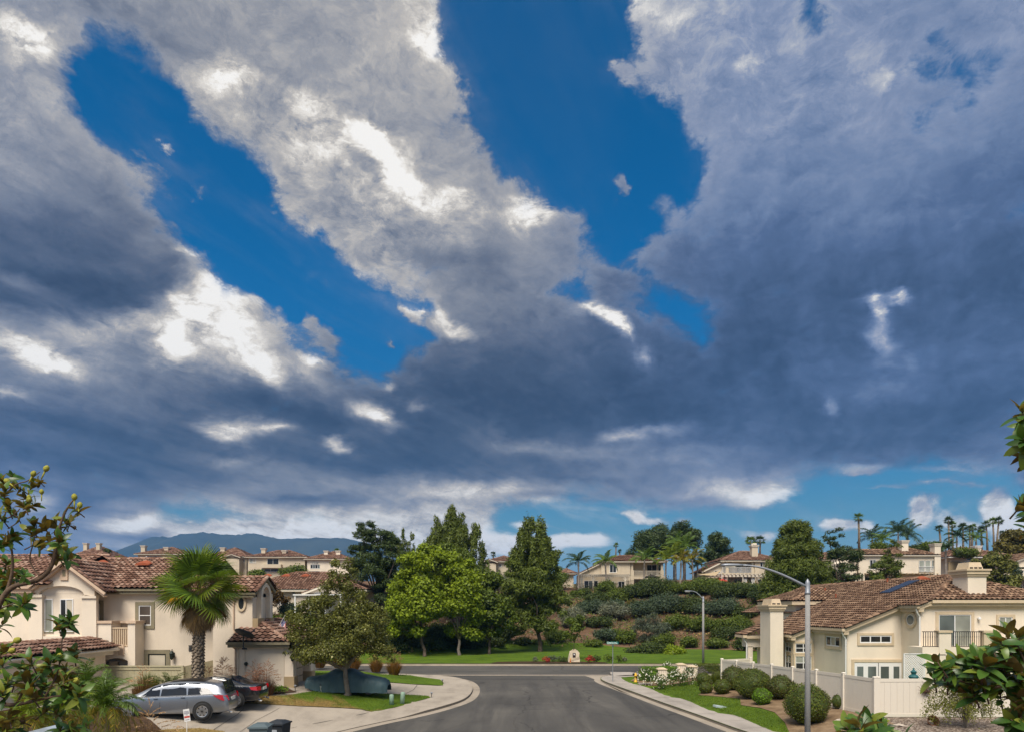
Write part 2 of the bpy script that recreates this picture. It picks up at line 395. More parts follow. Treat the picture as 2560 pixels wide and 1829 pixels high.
def pos(g):
 return g.n('ShaderNodeNewGeometry').outputs['Position']
def island(g):
 return g.n('ShaderNodeNewGeometry').outputs['Random Per Island']
def objrand(g):
 return g.n('ShaderNodeObjectInfo').outputs['Random']
def bump(g, b, h, strength=0.3, dist=0.02):
 nd = g.n('ShaderNodeBump')
 nd.inputs['Strength'].default_value = strength
 nd.inputs['Distance'].default_value = dist
 g.put(nd.inputs['Height'], h)
 g.put(b.inputs['Normal'], nd.outputs[0])
def stucco(name, c, var=0.10):
 def bd(g, b, out):
  p = pos(g)
  n = g.noise(p, 0.55, 5, .6).outputs[0]
  st = g.noise(g.v('MULTIPLY', p, (1.4, 1.4, .16)), 1.0, 4, .6).outputs[0]
  f = g.m('ADD', g.m('MULTIPLY', n, .6), g.m('MULTIPLY', st, .4))
  dk = tuple(x * (1 - 2.2 * var) for x in c); lt = tuple(min(1, x * (1 + var)) for x in c)
  g.put(b.inputs['Base Color'], g.ramp(f, [(.30, dk), (.52, c), (.72, lt)]))
  bump(g, b, g.noise(p, 55, 3, .6).outputs[0], .25, .01)
 return mat(name, c, .9, build=bd, spec=.2)
def foliage(name, c, var=.45, trans=.30, hue=(.0, .0, .0), rough=.55, tip=None, tipf=.12, spec=.3):
 """Leaves: colour varies from leaf to leaf and from branch to branch; some light passes through."""
 def bd(g, b, out):
  r = island(g)
  p = pos(g)
  n = g.noise(p, .9, 3, .6).outputs[0]
  f = g.m('ADD', g.m('MULTIPLY', r, .6), g.m('MULTIPLY', n, .5))
  dk = tuple(x * (1 - var) for x in c)
  lt = (min(1, c[0] * (1 + var * 1.2)), min(1, c[1] * (1 + var)), c[2] * (1 + var * .3))
  col = g.ramp(f, [(.20, dk), (.5, c), (.88, lt)])
  if tip:
   col = g.mix(g.step(r, 1 - tipf, 1 - tipf + .02), col, tip)
  g.put(b.inputs['Base Color'], col)
  t = g.n('ShaderNodeBsdfTranslucent')
  g.put(t.inputs['Color'], g.v('MULTIPLY', col, (1.5, 1.4, .7)))
  mx = g.n('ShaderNodeMixShader')
  mx.inputs[0].default_value = trans
  g.t.links.new(b.outputs[0], mx.inputs[1])
  g.t.links.new(t.outputs[0], mx.inputs[2])
  g.t.links.new(mx.outputs[0], out.inputs['Surface'])
 return mat(name, c, rough, build=bd, spec=spec)
def noisy(name, a, b_, scale=2.0, rough=.85, bs=.3, bscale=40, spec=.3, bd_=.01, detail=6, coat=0, metal=0):
 def bd(g, b, out):
  p = pos(g)
  n = g.noise(p, scale, detail, .62).outputs[0]
  g.put(b.inputs['Base Color'], g.ramp(n, [(.32, a), (.68, b_)]))
  if bs:
   bump(g, b, g.noise(p, bscale, 4, .6).outputs[0], bs, bd_)
 return mat(name, a, rough, build=bd, spec=spec, coat=coat, metal=metal)
def tile_mat(name, cols):
 """Concrete roof tile: every tile has its own shade, with lichen and soot in patches."""
 def bd(g, b, out):
  r = g.m('FRACT', g.m('ADD', island(g), objrand(g)))
  p = pos(g)
  n = g.noise(p, .7, 5, .65).outputs[0]
  f = g.m('ADD', g.m('MULTIPLY', r, .62), g.m('MULTIPLY', n, .42))
  col = g.ramp(f, [(.16, cols[0]), (.40, cols[1]), (.62, cols[2]), (.86, cols[3])])
  fine = g.noise(p, 22, 4, .7).outputs[0]
  col = g.mix(g.step(fine, .46, .74, 0, .45), col, (.07, .055, .042), 'MIX')
  g.put(b.inputs['Base Color'], col)
  bump(g, b, fine, .25, .01)
 return mat(name, cols[1], .9, build=bd, spec=.2)
# ------------------------------------------------------------------ objects
def link(o, parent=None):
 COL.objects.link(o)
 if parent is not None:
  o.parent = parent
 return o
def tag(o, label, cat, group=None):
 o['label'] = label
 o['category'] = cat
 if group:
  o['group'] = group
 return o
def thing(name, label, cat, loc=(0, 0, 0), group=None, rz=0.0):
 o = bpy.data.objects.new(name, None)
 o.empty_display_size = 0.2
 o.location = loc
 o.rotation_euler = (0, 0, rz)
 COL.objects.link(o)
 return tag(o, label, cat, group)
def origin_of(p):
 v = Vector((0, 0, 0))
 while p is not None:
  v = v + p.location
  p = p.parent
 return v
def mobj(name, me, parent=None, kind=None):
 o = bpy.data.objects.new(name, me)
 link(o, parent)
 if kind:
  o['kind'] = kind
 return o
def copy_tree(o, parent=None):
 c = o.copy()
 COL.objects.link(c)
 c.parent = parent
 for ch in list(o.children):
  copy_tree(ch, c)
 return c
class MB:
 """Collects vertices and faces in world space and links them as ONE mesh object."""
 def __init__(self):
  self.v, self.f, self.mi, self.sm = [], [], [], []
  self.cur, self.smooth = 0, False
 def add(self, vs, fs):
  b = len(self.v)
  self.v.extend([tuple(p) for p in vs])
  for f in fs:
   self.f.append(tuple(b + i for i in f))
   self.mi.append(self.cur)
   self.sm.append(self.smooth)
  return self
 def box(self, x0, x1, y0, y1, z0, z1):
  v = [(x, y, z) for z in (z0, z1) for x, y in ((x0, y0), (x1, y0), (x1, y1), (x0, y1))]
  return self.add(v, [(3, 2, 1, 0), (4, 5, 6, 7), (0, 1, 5, 4), (1, 2, 6, 5), (2, 3, 7, 6), (3, 0, 4, 7)])
 def obox(self, c, sx, sy, sz, M=None):
  """Box centred on c, turned by the 3x3 matrix M."""
  M = M or Matrix.Identity(3)
  v = [Vector(c) + M @ Vector((x * sx / 2, y * sy / 2, z * sz / 2)) for z in (-1, 1) for x, y in ((-1, -1), (1, -1), (1, 1), (-1, 1))]
  return self.add(v, [(3, 2, 1, 0), (4, 5, 6, 7), (0, 1, 5, 4), (1, 2, 6, 5), (2, 3, 7, 6), (3, 0, 4, 7)])
 def taper(self, x0, x1, y0, y1, z0, z1, ins):
  v = [(x0, y0, z0), (x1, y0, z0), (x1, y1, z0), (x0, y1, z0), (x0 + ins, y0 + ins, z1), (x1 - ins, y0 + ins, z1), (x1 - ins, y1 - ins, z1), (x0 + ins, y1 - ins, z1)]
  return self.add(v, [(3, 2, 1, 0), (4, 5, 6, 7), (0, 1, 5, 4), (1, 2, 6, 5), (2, 3, 7, 6), (3, 0, 4, 7)])
 def beam(self, a, b, w, h, up=(0, 0, 1)):
  """Square bar from a to b."""
  a, b = Vector(a), Vector(b)
  d = b - a
  t = d.normalized()
  s = t.cross(Vector(up))
  s = s.normalized() if s.length > 1e-4 else Vector((1, 0, 0))
  u = s.cross(t).normalized()
  M = Matrix((s, t, u)).transposed()
  return self.obox((a + b) / 2, w, d.length, h, M)
 def tube(self, pts, rad, n=8, cap=True):
  pts = [Vector(p) for p in pts]
  if not hasattr(rad, '__len__'):
   rad = [rad] * len(pts)
  rings = []
  ref = None
  for i, p in enumerate(pts):
   t = (pts[min(i + 1, len(pts) - 1)] - pts[max(i - 1, 0)])
   t = t.normalized() if t.length > 1e-9 else Vector((0, 0, 1))
   if ref is None:
    ref = Vector((1, 0, 0)) if abs(t.x) < .8 else Vector((0, 1, 0))
   s = (ref - t * ref.dot(t)).normalized()
   ref = s
   u = t.cross(s)
   rings.append([p + (s * math.cos(2 * math.pi * k / n) + u * math.sin(2 * math.pi * k / n)) * rad[i] for k in range(n)])
  vs = [q for r in rings for q in r]
  fs = []
  for i in range(len(pts) - 1):
   for k in range(n):
    a, b = i * n + k, i * n + (k + 1) % n
    fs.append((a, b, b + n, a + n))
  if cap:
   fs.append(tuple(range(n - 1, -1, -1)))
   fs.append(tuple((len(pts) - 1) * n + k for k in range(n)))
  return self.add(vs, fs)
 def lathe(self, prof, c=(0, 0, 0), n=16, a0=0.0):
  """prof: list of (radius, z)."""
  c = Vector(c)
  vs = [c + Vector((r * math.cos(a0 + 2 * math.pi * k / n), r * math.sin(a0 + 2 * math.pi * k / n), z)) for r, z in prof for k in range(n)]
  fs = []
  for i in range(len(prof) - 1):
   for k in range(n):
    a, b = i * n + k, i * n + (k + 1) % n
    fs.append((a, b, b + n, a + n))
  fs.append(tuple(range(n - 1, -1, -1)))
  fs.append(tuple((len(prof) - 1) * n + k for k in range(n)))
  return self.add(vs, fs)
 def poly(self, pts):
  return self.add(pts, [tuple(range(len(pts)))])
 def extrude(self, pts, vec):
  """Closed prism: the polygon pts swept along vec."""
  n = len(pts)
  vec = Vector(vec)
  vs = [Vector(p) for p in pts] + [Vector(p) + vec for p in pts]
  fs = [tuple(range(n - 1, -1, -1)), tuple(range(n, 2 * n))] + [(i, (i + 1) % n, (i + 1) % n + n, i + n) for i in range(n)]
  return self.add(vs, fs)
 def build(self, name, mats, parent=None, kind=None, fix=True):
  me = self.mesh(name, mats, origin_of(parent), fix)
  return mobj(name, me, parent, kind)
 def mesh(self, name, mats, o=Vector((0, 0, 0)), fix=True):
  me = bpy.data.meshes.new(name)
  me.from_pydata([(p[0] - o.x, p[1] - o.y, p[2] - o.z) for p in self.v], [], self.f)
  for m in (mats if isinstance(mats, (list, tuple)) else [mats]):
   me.materials.append(m)
  me.polygons.foreach_set('material_index', self.mi)
  me.polygons.foreach_set('use_smooth', self.sm)
  if fix:
   bm = bmesh.new()
   bm.from_mesh(me)
   bmesh.ops.recalc_face_normals(bm, faces=bm.faces)
   bm.to_mesh(me)
   bm.free()
  me.update()
  return me
def np_mesh(name, V, F, mats, smooth=False, mi=None):
 """Quads or triangles from arrays (fast)."""
 me = bpy.data.meshes.new(name)
 n, k = F.shape
 me.vertices.add(len(V)); me.loops.add(n * k); me.polygons.add(n)
 me.vertices.foreach_set('co', np.ascontiguousarray(V, dtype=np.float32).ravel())
 me.loops.foreach_set('vertex_index', np.ascontiguousarray(F, dtype=np.int32).ravel())
 me.polygons.foreach_set('loop_start', np.arange(0, n * k, k, dtype=np.int32))
 me.polygons.foreach_set('loop_total', np.full(n, k, dtype=np.int32))
 if smooth:
  me.polygons.foreach_set('use_smooth', np.ones(n, dtype=bool))
 for m in (mats if isinstance(mats, (list, tuple)) else [mats]):
  me.materials.append(m)
 if mi is not None:
  me.polygons.foreach_set('material_index', np.ascontiguousarray(mi, dtype=np.int32))
 me.update(calc_edges=True)
 return me
# ------------------------------------------------------------------ foliage geometry
def unit(a):
 return a / np.maximum(np.linalg.norm(a, axis=1, keepdims=True), 1e-9)
def leaf_quads(pos_, nrm, along, L, Wd, fold=0.18):
 """Diamond leaf per position: 4 points, 2 triangles folded at the midrib."""
 n = unit(nrm)
 t = unit(along - n * np.sum(along * n, axis=1, keepdims=True))
 s = np.cross(n, t)
 L = np.broadcast_to(np.asarray(L, float).reshape(-1, 1), (len(pos_), 1)); Wd = np.broadcast_to(np.asarray(Wd, float).reshape(-1, 1), (len(pos_), 1))
 a = pos_ - t * L * .5
 c = pos_ + t * L * .5
 mid = pos_ + t * L * .04 + n * Wd * fold
 b = mid + s * Wd * .5 - n * Wd * fold
 d = mid - s * Wd * .5 - n * Wd * fold
 V = np.stack([a, b, c, d], 1).reshape(-1, 3)
 i = np.arange(len(pos_))[:, None] * 4
 F = np.concatenate([i, i + 1, i + 2, i + 3], 1)
 return V, F
def clump_leaves(rng, clumps, dens, L, Wd, up=.35, jit=.7, shell=.45, droop=0.0, outward=.5, cap=90000, rough=.10):
 """Leaves in ellipsoid clumps. dens: leaves per square metre of clump surface."""
 PP, NN, AA = [], [], []
 for c, r in clumps:
  r = np.array(r if hasattr(r, '__len__') else (r, r, r), float)
  area = 4 * math.pi * ((r[0] * r[1]) ** 1.6 / 3 + (r[0] * r[2]) ** 1.6 / 3 + (r[1] * r[2]) ** 1.6 / 3) ** (1 / 1.6)
  n = max(8, int(area * dens))
  d = unit(rng.normal(size=(n, 3)))
  rad = shell + (1 - shell) * rng.random((n, 1)) ** .6
  rad = rad * (1 + rough * rng.normal(size=(n, 1)))
  p = np.array(c) + d * rad * r
  nn = unit(d / r * r.mean() * .9 + rng.normal(size=(n, 3)) * jit + np.array([0, 0, up]))
  al = rng.normal(size=(n, 3)) * .8 + d * outward + np.array([0, 0, -droop])
  PP.append(p); NN.append(nn); AA.append(al)
 Pn, Nn, An = np.concatenate(PP), np.concatenate(NN), np.concatenate(AA)
 if len(Pn) > cap:
  k = rng.permutation(len(Pn))[:cap]
  Pn, Nn, An = Pn[k], Nn[k], An[k]
 k = len(Pn)
 sc = .65 + .7 * rng.random(k)
 return leaf_quads(Pn, Nn, An, L * sc, Wd * sc)
def subclumps(rng, c, r, k, s0=.28, s1=.5, bottom=-.75, flat=.85, fill=.35):
 """k clumps spread over an ellipsoid crown, most of them near its surface."""
 c, r = np.array(c, float), np.array(r, float)
 out = []
 while len(out) < k:
  d = rng.normal(size=3); d /= np.linalg.norm(d)
  if d[2] < bottom:
   continue
  q = fill + (1 - fill) * rng.random() ** .5
  s = rng.uniform(s0, s1)
  pnt = c + d * r * q * (1 - s * .6)
  m = r.mean() * s
  out.append((pnt, (m * rng.uniform(.85, 1.2), m * rng.uniform(.85, 1.2), m * flat * rng.uniform(.8, 1.1))))
 return out
def limbs(mb, base, fork, ends, r0, rng, n=7):
 """Tapered trunk from base to fork and limbs to the given ends."""
 base, fork = Vector(base), Vector(fork)
 mb.smooth = True
 pts = [base + (fork - base) * t + Vector((rng.normal() * r0 * .35, rng.normal() * r0 * .35, 0)) * (0 < t < 1) for t in (0, .06, .35, .7, 1)]
 mb.tube(pts, [r0 * 1.45, r0 * 1.08, r0 * .95, r0 * .85, r0 * .75], n)
 for e in ends:
  e = Vector(e)
  m = fork + (e - fork) * .5 + Vector((rng.normal(), rng.normal(), abs(rng.normal()))) * (e - fork).length * .08
  st = fork - (fork - base) * rng.uniform(0, .18)
  mb.tube([st, m, e], [r0 * .5, r0 * .32, r0 * .1], max(4, n - 2))
def tree(name, label, cat, base, clumps, leafmat, barkmat, dens, L, Wd, r0, seed, fork=.35, group=None, nl=8, **kw):
 """A tree: tapered trunk with limbs, and a crown of leaves."""
 rng = np.random.default_rng(seed)
 base = Vector(base)
 t = thing(name, label, cat, base, group)
 cs = [np.array(c) for c, _ in clumps]
 zs = [c[2] for c in cs]
 cen = sum(cs) / len(cs)
 zf = base.z + max(.25, (min(zs) - base.z) * (.9 if fork == .35 else fork * 2))
 fk = Vector((base.x + (cen[0] - base.x) * .4, base.y + (cen[1] - base.y) * .4, zf))
 order = rng.permutation(len(cs))[:nl]
 mb = MB()
 limbs(mb, base, fk, [cs[i] for i in order], r0, rng)
 mb.build('trunk', barkmat, t, fix=False)
 clumps = [(c, np.array(r) * 1.18) for c, r in clumps]
 V, F = clump_leaves(rng, clumps, dens * 1.7, L * 1.12, Wd * 1.12, **kw)
 V = V - np.array(base)
 mobj('crown', np_mesh('crown', V, F, leafmat), t)
 return t
def bush(name, label, base, r, leafmat, dens, L, Wd, seed, k=7, group=None, cat='bush', stem=True, s=(.4, .62), barkmat=None, **kw):
 """A shrub: short stems and a mound of leaf clumps that reaches the ground."""
 rng = np.random.default_rng(seed)
 base = Vector(base)
 t = thing(name, label, cat, base, group)
 r = np.array(r, float)
 cl = subclumps(rng, (base.x, base.y, base.z + r[2] * .55), (r[0], r[1], r[2] * .6), k, s[0], s[1], bottom=-.5, fill=.3)
 V, F = clump_leaves(rng, cl, dens, L, Wd, **kw)
 V[:, 2] = np.maximum(V[:, 2], base.z - .05)
 mobj('foliage', np_mesh('foliage', V - np.array(base), F, leafmat), t)
 mb = MB()
 for c, _ in cl[:4]:
  mb.tube([base + Vector((0, 0, -.1)), Vector(c)], [max(.015, r.mean() * .03), .01], 5)
 mb.build('stem', barkmat or MATS['bark'], t, fix=False)
 return t
def tuft(name, label, base, h, spread, n, matl, seed, plume=None, nplume=0, group=None, cat='grass clump', w=.014, lean=.6):
 """Clump of arching grass blades, with optional plumes on stalks."""
 rng = np.random.default_rng(seed)
 base = Vector(base)
 t = thing(name, label, cat, base, group)
 def blades(n, h0, h1, w, spread, seg=4):
  a = rng.random(n) * 2 * math.pi
  le = rng.uniform(h0, h1, n) * h
  out = (rng.random(n) ** .55) * spread
  ca, sa = np.cos(a), np.sin(a)
  V, F = [], []
  for s in range(seg + 1):
   q = s / seg
   rr = out * (.38 + .62 * q ** 1.1)
   zz = le * (q - lean * .75 * (out / max(spread, 1e-6)) ** 1.5 * q ** 2.2)
   ww = w * (1 - q * .92)
   V.append(np.stack([np.stack([ca * rr - sa * ww, sa * rr + ca * ww, zz], 1), np.stack([ca * rr + sa * ww, sa * rr - ca * ww, zz], 1)], 1))
  V = np.stack(V, 1).reshape(n, (seg + 1) * 2, 3)
  i = np.arange(n)[:, None] * (seg + 1) * 2
  for s in range(seg):
   F.append(np.concatenate([i + 2 * s, i + 2 * s + 1, i + 2 * s + 3, i + 2 * s + 2], 1))
  return V.reshape(-1, 3), np.concatenate(F), V[:, -1]
 V, F, _ = blades(n, .55, 1.0, w, spread)
 mobj('blades', np_mesh('blades', V, F, matl), t)
 if plume:
  V, F, tips = blades(nplume, 1.0, 1.45, w * .5, spread * 1.05)
  mobj('stalks', np_mesh('stalks', V, F, plume), t)
  ends = tips
  PV, PF, b = [], [], 0
  pp = np.repeat(ends, 14, axis=0)
  dirs = unit(ends * np.array([1, 1, .0]) + np.array([0, 0, .25]))
  q = np.tile(np.linspace(-1, .15, 14), nplume)[:, None]
  pp = pp + np.repeat(dirs, 14, axis=0) * q * h * .16 - np.array([0, 0, 1]) * (q + 1) ** 2 * h * .025
  nn = rng.normal(size=pp.shape)
  V, F = leaf_quads(pp, nn, np.repeat(dirs, 14, axis=0) + rng.normal(size=pp.shape) * .5, h * .06, h * .018)
  mobj('plumes', np_mesh('plumes', V, F, plume), t)
 return t
# ------------------------------------------------------------------ palms
def feather_frond(rng, L, n, leaf, w, arch, matl, name='frond', droop=.9, rach=None):
 """Pinnate palm leaf from the origin, leaving along +X and arching down."""
 V, F = [], []
 ts = np.linspace(.10, 1, n)
 curve = lambda q: np.stack([L * q * (1 - .16 * arch * q * q), np.zeros_like(q), L * (.55 * q - .72 * arch * q * q)], 1)
 p = curve(ts)
 tg = unit(curve(ts + .01) - curve(ts - .01))
 pts, nr, al, ll = [], [], [], []
 for side in (-1, 1):
  out = np.stack([np.zeros(n), np.full(n, float(side)), np.zeros(n)], 1)
  dirn = unit(out * .9 + tg * .65 + np.array([0, 0, -droop])[None] * (.35 + .65 * ts[:, None]) + rng.normal(size=(n, 3)) * .10)
  ln = leaf * (.45 + .55 * np.sin(np.pi * np.clip(ts * .92 + .06, 0, 1))) * rng.uniform(.85, 1.1, n)
  pts.append(p + dirn * ln[:, None] * .5)
  al.append(dirn)
  nr.append(unit(np.cross(dirn, tg) * side + rng.normal(size=(n, 3)) * .15))
  ll.append(ln)
 V, F = leaf_quads(np.concatenate(pts), np.concatenate(nr), np.concatenate(al), np.concatenate(ll), w, fold=.1)
 q = np.linspace(0, 1, 7)
 c = curve(q)
 rw = np.linspace(.028, .006, 7) * (L / 2.0 + .3)
 RV = np.stack([c + np.stack([np.zeros(7), rw, np.zeros(7)], 1), c - np.stack([np.zeros(7), rw, np.zeros(7)], 1)], 1).reshape(-1, 3)
 i = np.arange(6)[:, None] * 2
 RF = np.concatenate([i, i + 1, i + 3, i + 2], 1) + len(V)
 mi = np.concatenate([np.zeros(len(F)), np.full(6, 1 if rach else 0)])
 return np_mesh(name, np.concatenate([V, RV]), np.concatenate([F, RF]), [matl] + ([rach] if rach else []), mi=mi)
def fan_frond(rng, stalk, R_, nseg, matl, name='frond', spread=2.5, droop=.25, rach=None, cup=.25):
 """Palmate leaf: a stalk along +X and a pleated fan of narrow segments with free tips."""
 V, F, mi = [], [], []
 hub = np.array([stalk, 0, 0.0])
 for k in range(nseg):
  a = -spread + 2 * spread * (k + .5) / nseg
  ln = R_ * (1 - .28 * abs(a / spread) ** 2) * rng.uniform(.94, 1.04)
  d = np.array([math.cos(a), math.sin(a), 0.0])
  s = np.array([-math.sin(a), math.cos(a), 0.0])
  half = spread / nseg
  b = len(V)
  for q in (.02, .35, .60, .84, 1.0):
   rr = ln * q
   wd = rr * half * (.98 if q < .5 else max(0.02, (1 - q) / .4 * .80))
   z = cup * ln * q * q * .4 - droop * ln * max(0, q - .5) ** 1.6 * 2 + (.0)
   c = hub + d * rr + np.array([0, 0, z - .10 * abs(a / spread) * ln * q])
   lift = .10 * wd
   V.append(c + s * wd + np.array([0, 0, -lift])); V.append(c + np.array([0, 0, lift])); V.append(c - s * wd + np.array([0, 0, -lift]))
  for j in range(4):
   o = b + j * 3
   F += [(o, o + 1, o + 4, o + 3), (o + 1, o + 2, o + 5, o + 4)]
   mi += [0, 0]
 b = len(V)
 for q in (0, .5, 1):
  w = .035 - .018 * q
  V += [np.array([stalk * q, w, .0]), np.array([stalk * q, -w, .0])]
 F += [(b, b + 1, b + 3, b + 2), (b + 2, b + 3, b + 5, b + 4)]
 mi += [1 if rach else 0] * 2
 return np_mesh(name, np.array(V), np.array(F), [matl] + ([rach] if rach else []), mi=np.array(mi))
def place_frond(me, parent, at, az, el, roll=0.0, sc=1.0, name='frond', label=None):
 o = mobj(name, me, parent)
 o.location = at
 o.rotation_mode = 'QUATERNION'
 o.rotation_quaternion = Quaternion((0, 0, 1), az) @ Quaternion((0, 1, 0), -el) @ Quaternion((1, 0, 0), roll)
 o.scale = (sc, sc, sc)
 if label:
  o['label'] = label
 return o
# ------------------------------------------------------------------ draped sheets
from mathutils.geometry import delaunay_2d_cdt
def inside_poly(pts, x, y):
 r = False
 n = len(pts)
 for i in range(n):
  x1, y1 = pts[i]; x2, y2 = pts[(i + 1) % n]
  if (y1 > y) != (y2 > y) and x < (x2 - x1) * (y - y1) / (y2 - y1) + x1:
   r = not r
 return r
def smooth_path(pts, n=6, closed=False):
 """Catmull-Rom through the points."""
 out = []
 m = len(pts)
 rng_ = range(m if closed else m - 1)
 g = lambda i: Vector(pts[i % m]) if closed else Vector(pts[min(max(i, 0), m - 1)])
 for i in rng_:
  p0, p1, p2, p3 = g(i - 1), g(i), g(i + 1), g(i + 2)
  for k in range(n):
   t = k / n
   out.append(tuple(.5 * ((2 * p1) + (p2 - p0) * t + (2 * p0 - 5 * p1 + 4 * p2 - p3) * t * t + (3 * p1 - p0 - 3 * p2 + p3) * t ** 3)))
 if not closed:
  out.append(tuple(pts[-1]))
 return out
def drape(name, poly, h, off, matl, step=1.0, parent=None, kind=None):
 """Sheet over the polygon (x, y), at height h(x, y) + off."""
 pts = []
 n = len(poly)
 for i in range(n):
  a, b = Vector(poly[i]), Vector(poly[(i + 1) % n])
  k = max(1, int((b - a).length / step))
  pts += [tuple(a + (b - a) * j / k) for j in range(k)]
 m = len(pts)
 xs = [p[0] for p in pts]; ys = [p[1] for p in pts]
 inner = []
 x = math.floor(min(xs)) + step * .5
 while x < max(xs):
  y = math.floor(min(ys)) + step * .37
  while y < max(ys):
   if inside_poly(pts, x, y):
    inner.append((x, y))
   y += step
  x += step
 co = [Vector((p[0], p[1])) for p in pts + inner]
 r = delaunay_2d_cdt(co, [(i, (i + 1) % m) for i in range(m)], [list(range(m))], 1, 1e-4)
 vs, fs = r[0], r[2]
 mb = MB()
 mb.smooth = True
 mb.add([(v.x, v.y, h(v.x, v.y) + off) for v in vs], fs)
 o = origin_of(parent)
 me = mb.mesh(name, matl, o)
 if len(me.polygons) and sum(p.normal.z for p in me.polygons) < 0:
  me.flip_normals()
 return mobj(name, me, parent, kind)
def strip(mb, path, w0, w1, h, off0, off1):
 """Ribbon beside a path (x, y): from offset w0 to w1 to its left, heights h + off."""
 L_, R_ = [], []
 for i, p in enumerate(path):
  a, b = Vector(path[max(0, i - 1)][:2]), Vector(path[min(len(path) - 1, i + 1)][:2])
  t = (b - a).normalized()
  nrm = Vector((-t.y, t.x))
  q0, q1 = Vector(p[:2]) + nrm * w0, Vector(p[:2]) + nrm * w1
  L_.append((q0.x, q0.y, h(q0.x, q0.y) + off0)); R_.append((q1.x, q1.y, h(q1.x, q1.y) + off1))
 n = len(path)
 mb.add(L_ + R_, [(i, i + 1, n + i + 1, n + i) for i in range(n - 1)])
 return mb
# ================================================================== ground
def lerp(x, xs, ys):
 if x <= xs[0]: return ys[0]
 for i in range(1, len(xs)):
  if x <= xs[i]:
   t = (x - xs[i - 1]) / (xs[i] - xs[i - 1])
   return ys[i - 1] + (ys[i] - ys[i - 1]) * t
 return ys[-1]
def sst(a, b, x):
 t = min(1, max(0, (x - a) / (b - a)))
 return t * t * (3 - 2 * t)
KL = [(-8.6, 18), (-9.5, 22), (-9.9, 26), (-9.4, 29.3), (-8.1, 32.4), (-6.66, 35.0), (-5.4, 37.0), (-4.1, 39.7), (-3.05, 43), (-2.77, 47), (-3.05, 51.3), (-3.9, 55), (-5.6, 57.6), (-9, 59.2), (-16, 59.7), (-75, 60)]
KR = [(13.6, 20), (12.6, 24), (11.9, 27), (11.25, 30), (10.7, 32.3), (9.95, 36.8), (9.1, 41.6), (8.5, 45.4), (7.75, 50), (7.3, 53), (7.2, 55.2), (7.6, 57.0), (8.7, 58.4), (10.6, 59.2), (14, 59.5), (75, 59.5)]
_kly, _klx = [p[1] for p in KL[:13]], [p[0] for p in KL[:13]]
_kry, _krx = [p[1] for p in KR[:12]], [p[0] for p in KR[:12]]
def hl(x, y):
 k = min(lerp(y, _kly, _klx) - x, 59.6 - y)
 base = .04 + .11 * sst(35.5, 38.5, y)
 return base + .13 * min(max(k - 2.2, 0), 7.6)
def fence_x(y):
 return lerp(y, [28, 31.2, 48, 60], [16.9, 16.65, 14.8, 13.6])
def hr(x, y):
 k = min(x - lerp(y, _kry, _krx) - 1.9, 57.2 - y)
 s = lerp(y, [31, 48, 57], [.19, .065, .04])
 top = max(1.0, fence_x(y) - lerp(y, _kry, _krx) - 1.9)
 return .15 + s * min(max(k, 0), top)
_hx = [-60, -22, -8, 0, 20, 40, 60, 120]
def hf(x, y):
 s = lerp(x, _hx, [75, 75, 82, 93, 96, 90, 74, 74])
 e = lerp(x, _hx, [92, 92, 118, 137, 137, 118, 96, 96])
 T = lerp(x, _hx, [6.3, 6.3, 8, 9.7, 9.7, 9.4, 8.2, 8.2])
 t = min(1, max(0, (y - s) / (e - s)))
 t = t * .75 + .25 * t * t * (3 - 2 * t)
 z = .15 + .006 * max(0, min(y, s) - 71) + T * t
 w = sst(e, e + 8, y)
 z += w * .5 * math.sin(x * .7 + y * .3) * .12
 z += .07 * max(0, min(y - e, 90)) * lerp(x, [-60, -20, 0, 60], [1.15, 1.0, .5, .9])
 z += .30 * math.sin(x * .55 + 1.3) * math.sin(y * .41) * t * (1 - t) * 4
 if y > 320:
  z -= sst(320, 900, y) * (z - 2)
 return z
def G(px, py, h, d0=14.0, d1=170.0):
 """Where the line of sight through (px, py) meets the ground h."""
 d, st = d0, .25
 while d < d1:
  p = P(px, py, d)
  if p.z <= h(p.x, p.y):
   lo, hi = d - st, d
   for _ in range(12):
    m = (lo + hi) / 2
    q = P(px, py, m)
    if q.z <= h(q.x, q.y): hi = m
    else: lo = m
   q = P(px, py, hi)
   return Vector((q.x, q.y, h(q.x, q.y)))
  d += st
 p = P(px, py, d1)
 return Vector((p.x, p.y, h(p.x, p.y)))
def GP(h, pts, **k):
 return [tuple(G(a, b, h, **k)[:2]) for a, b in pts]
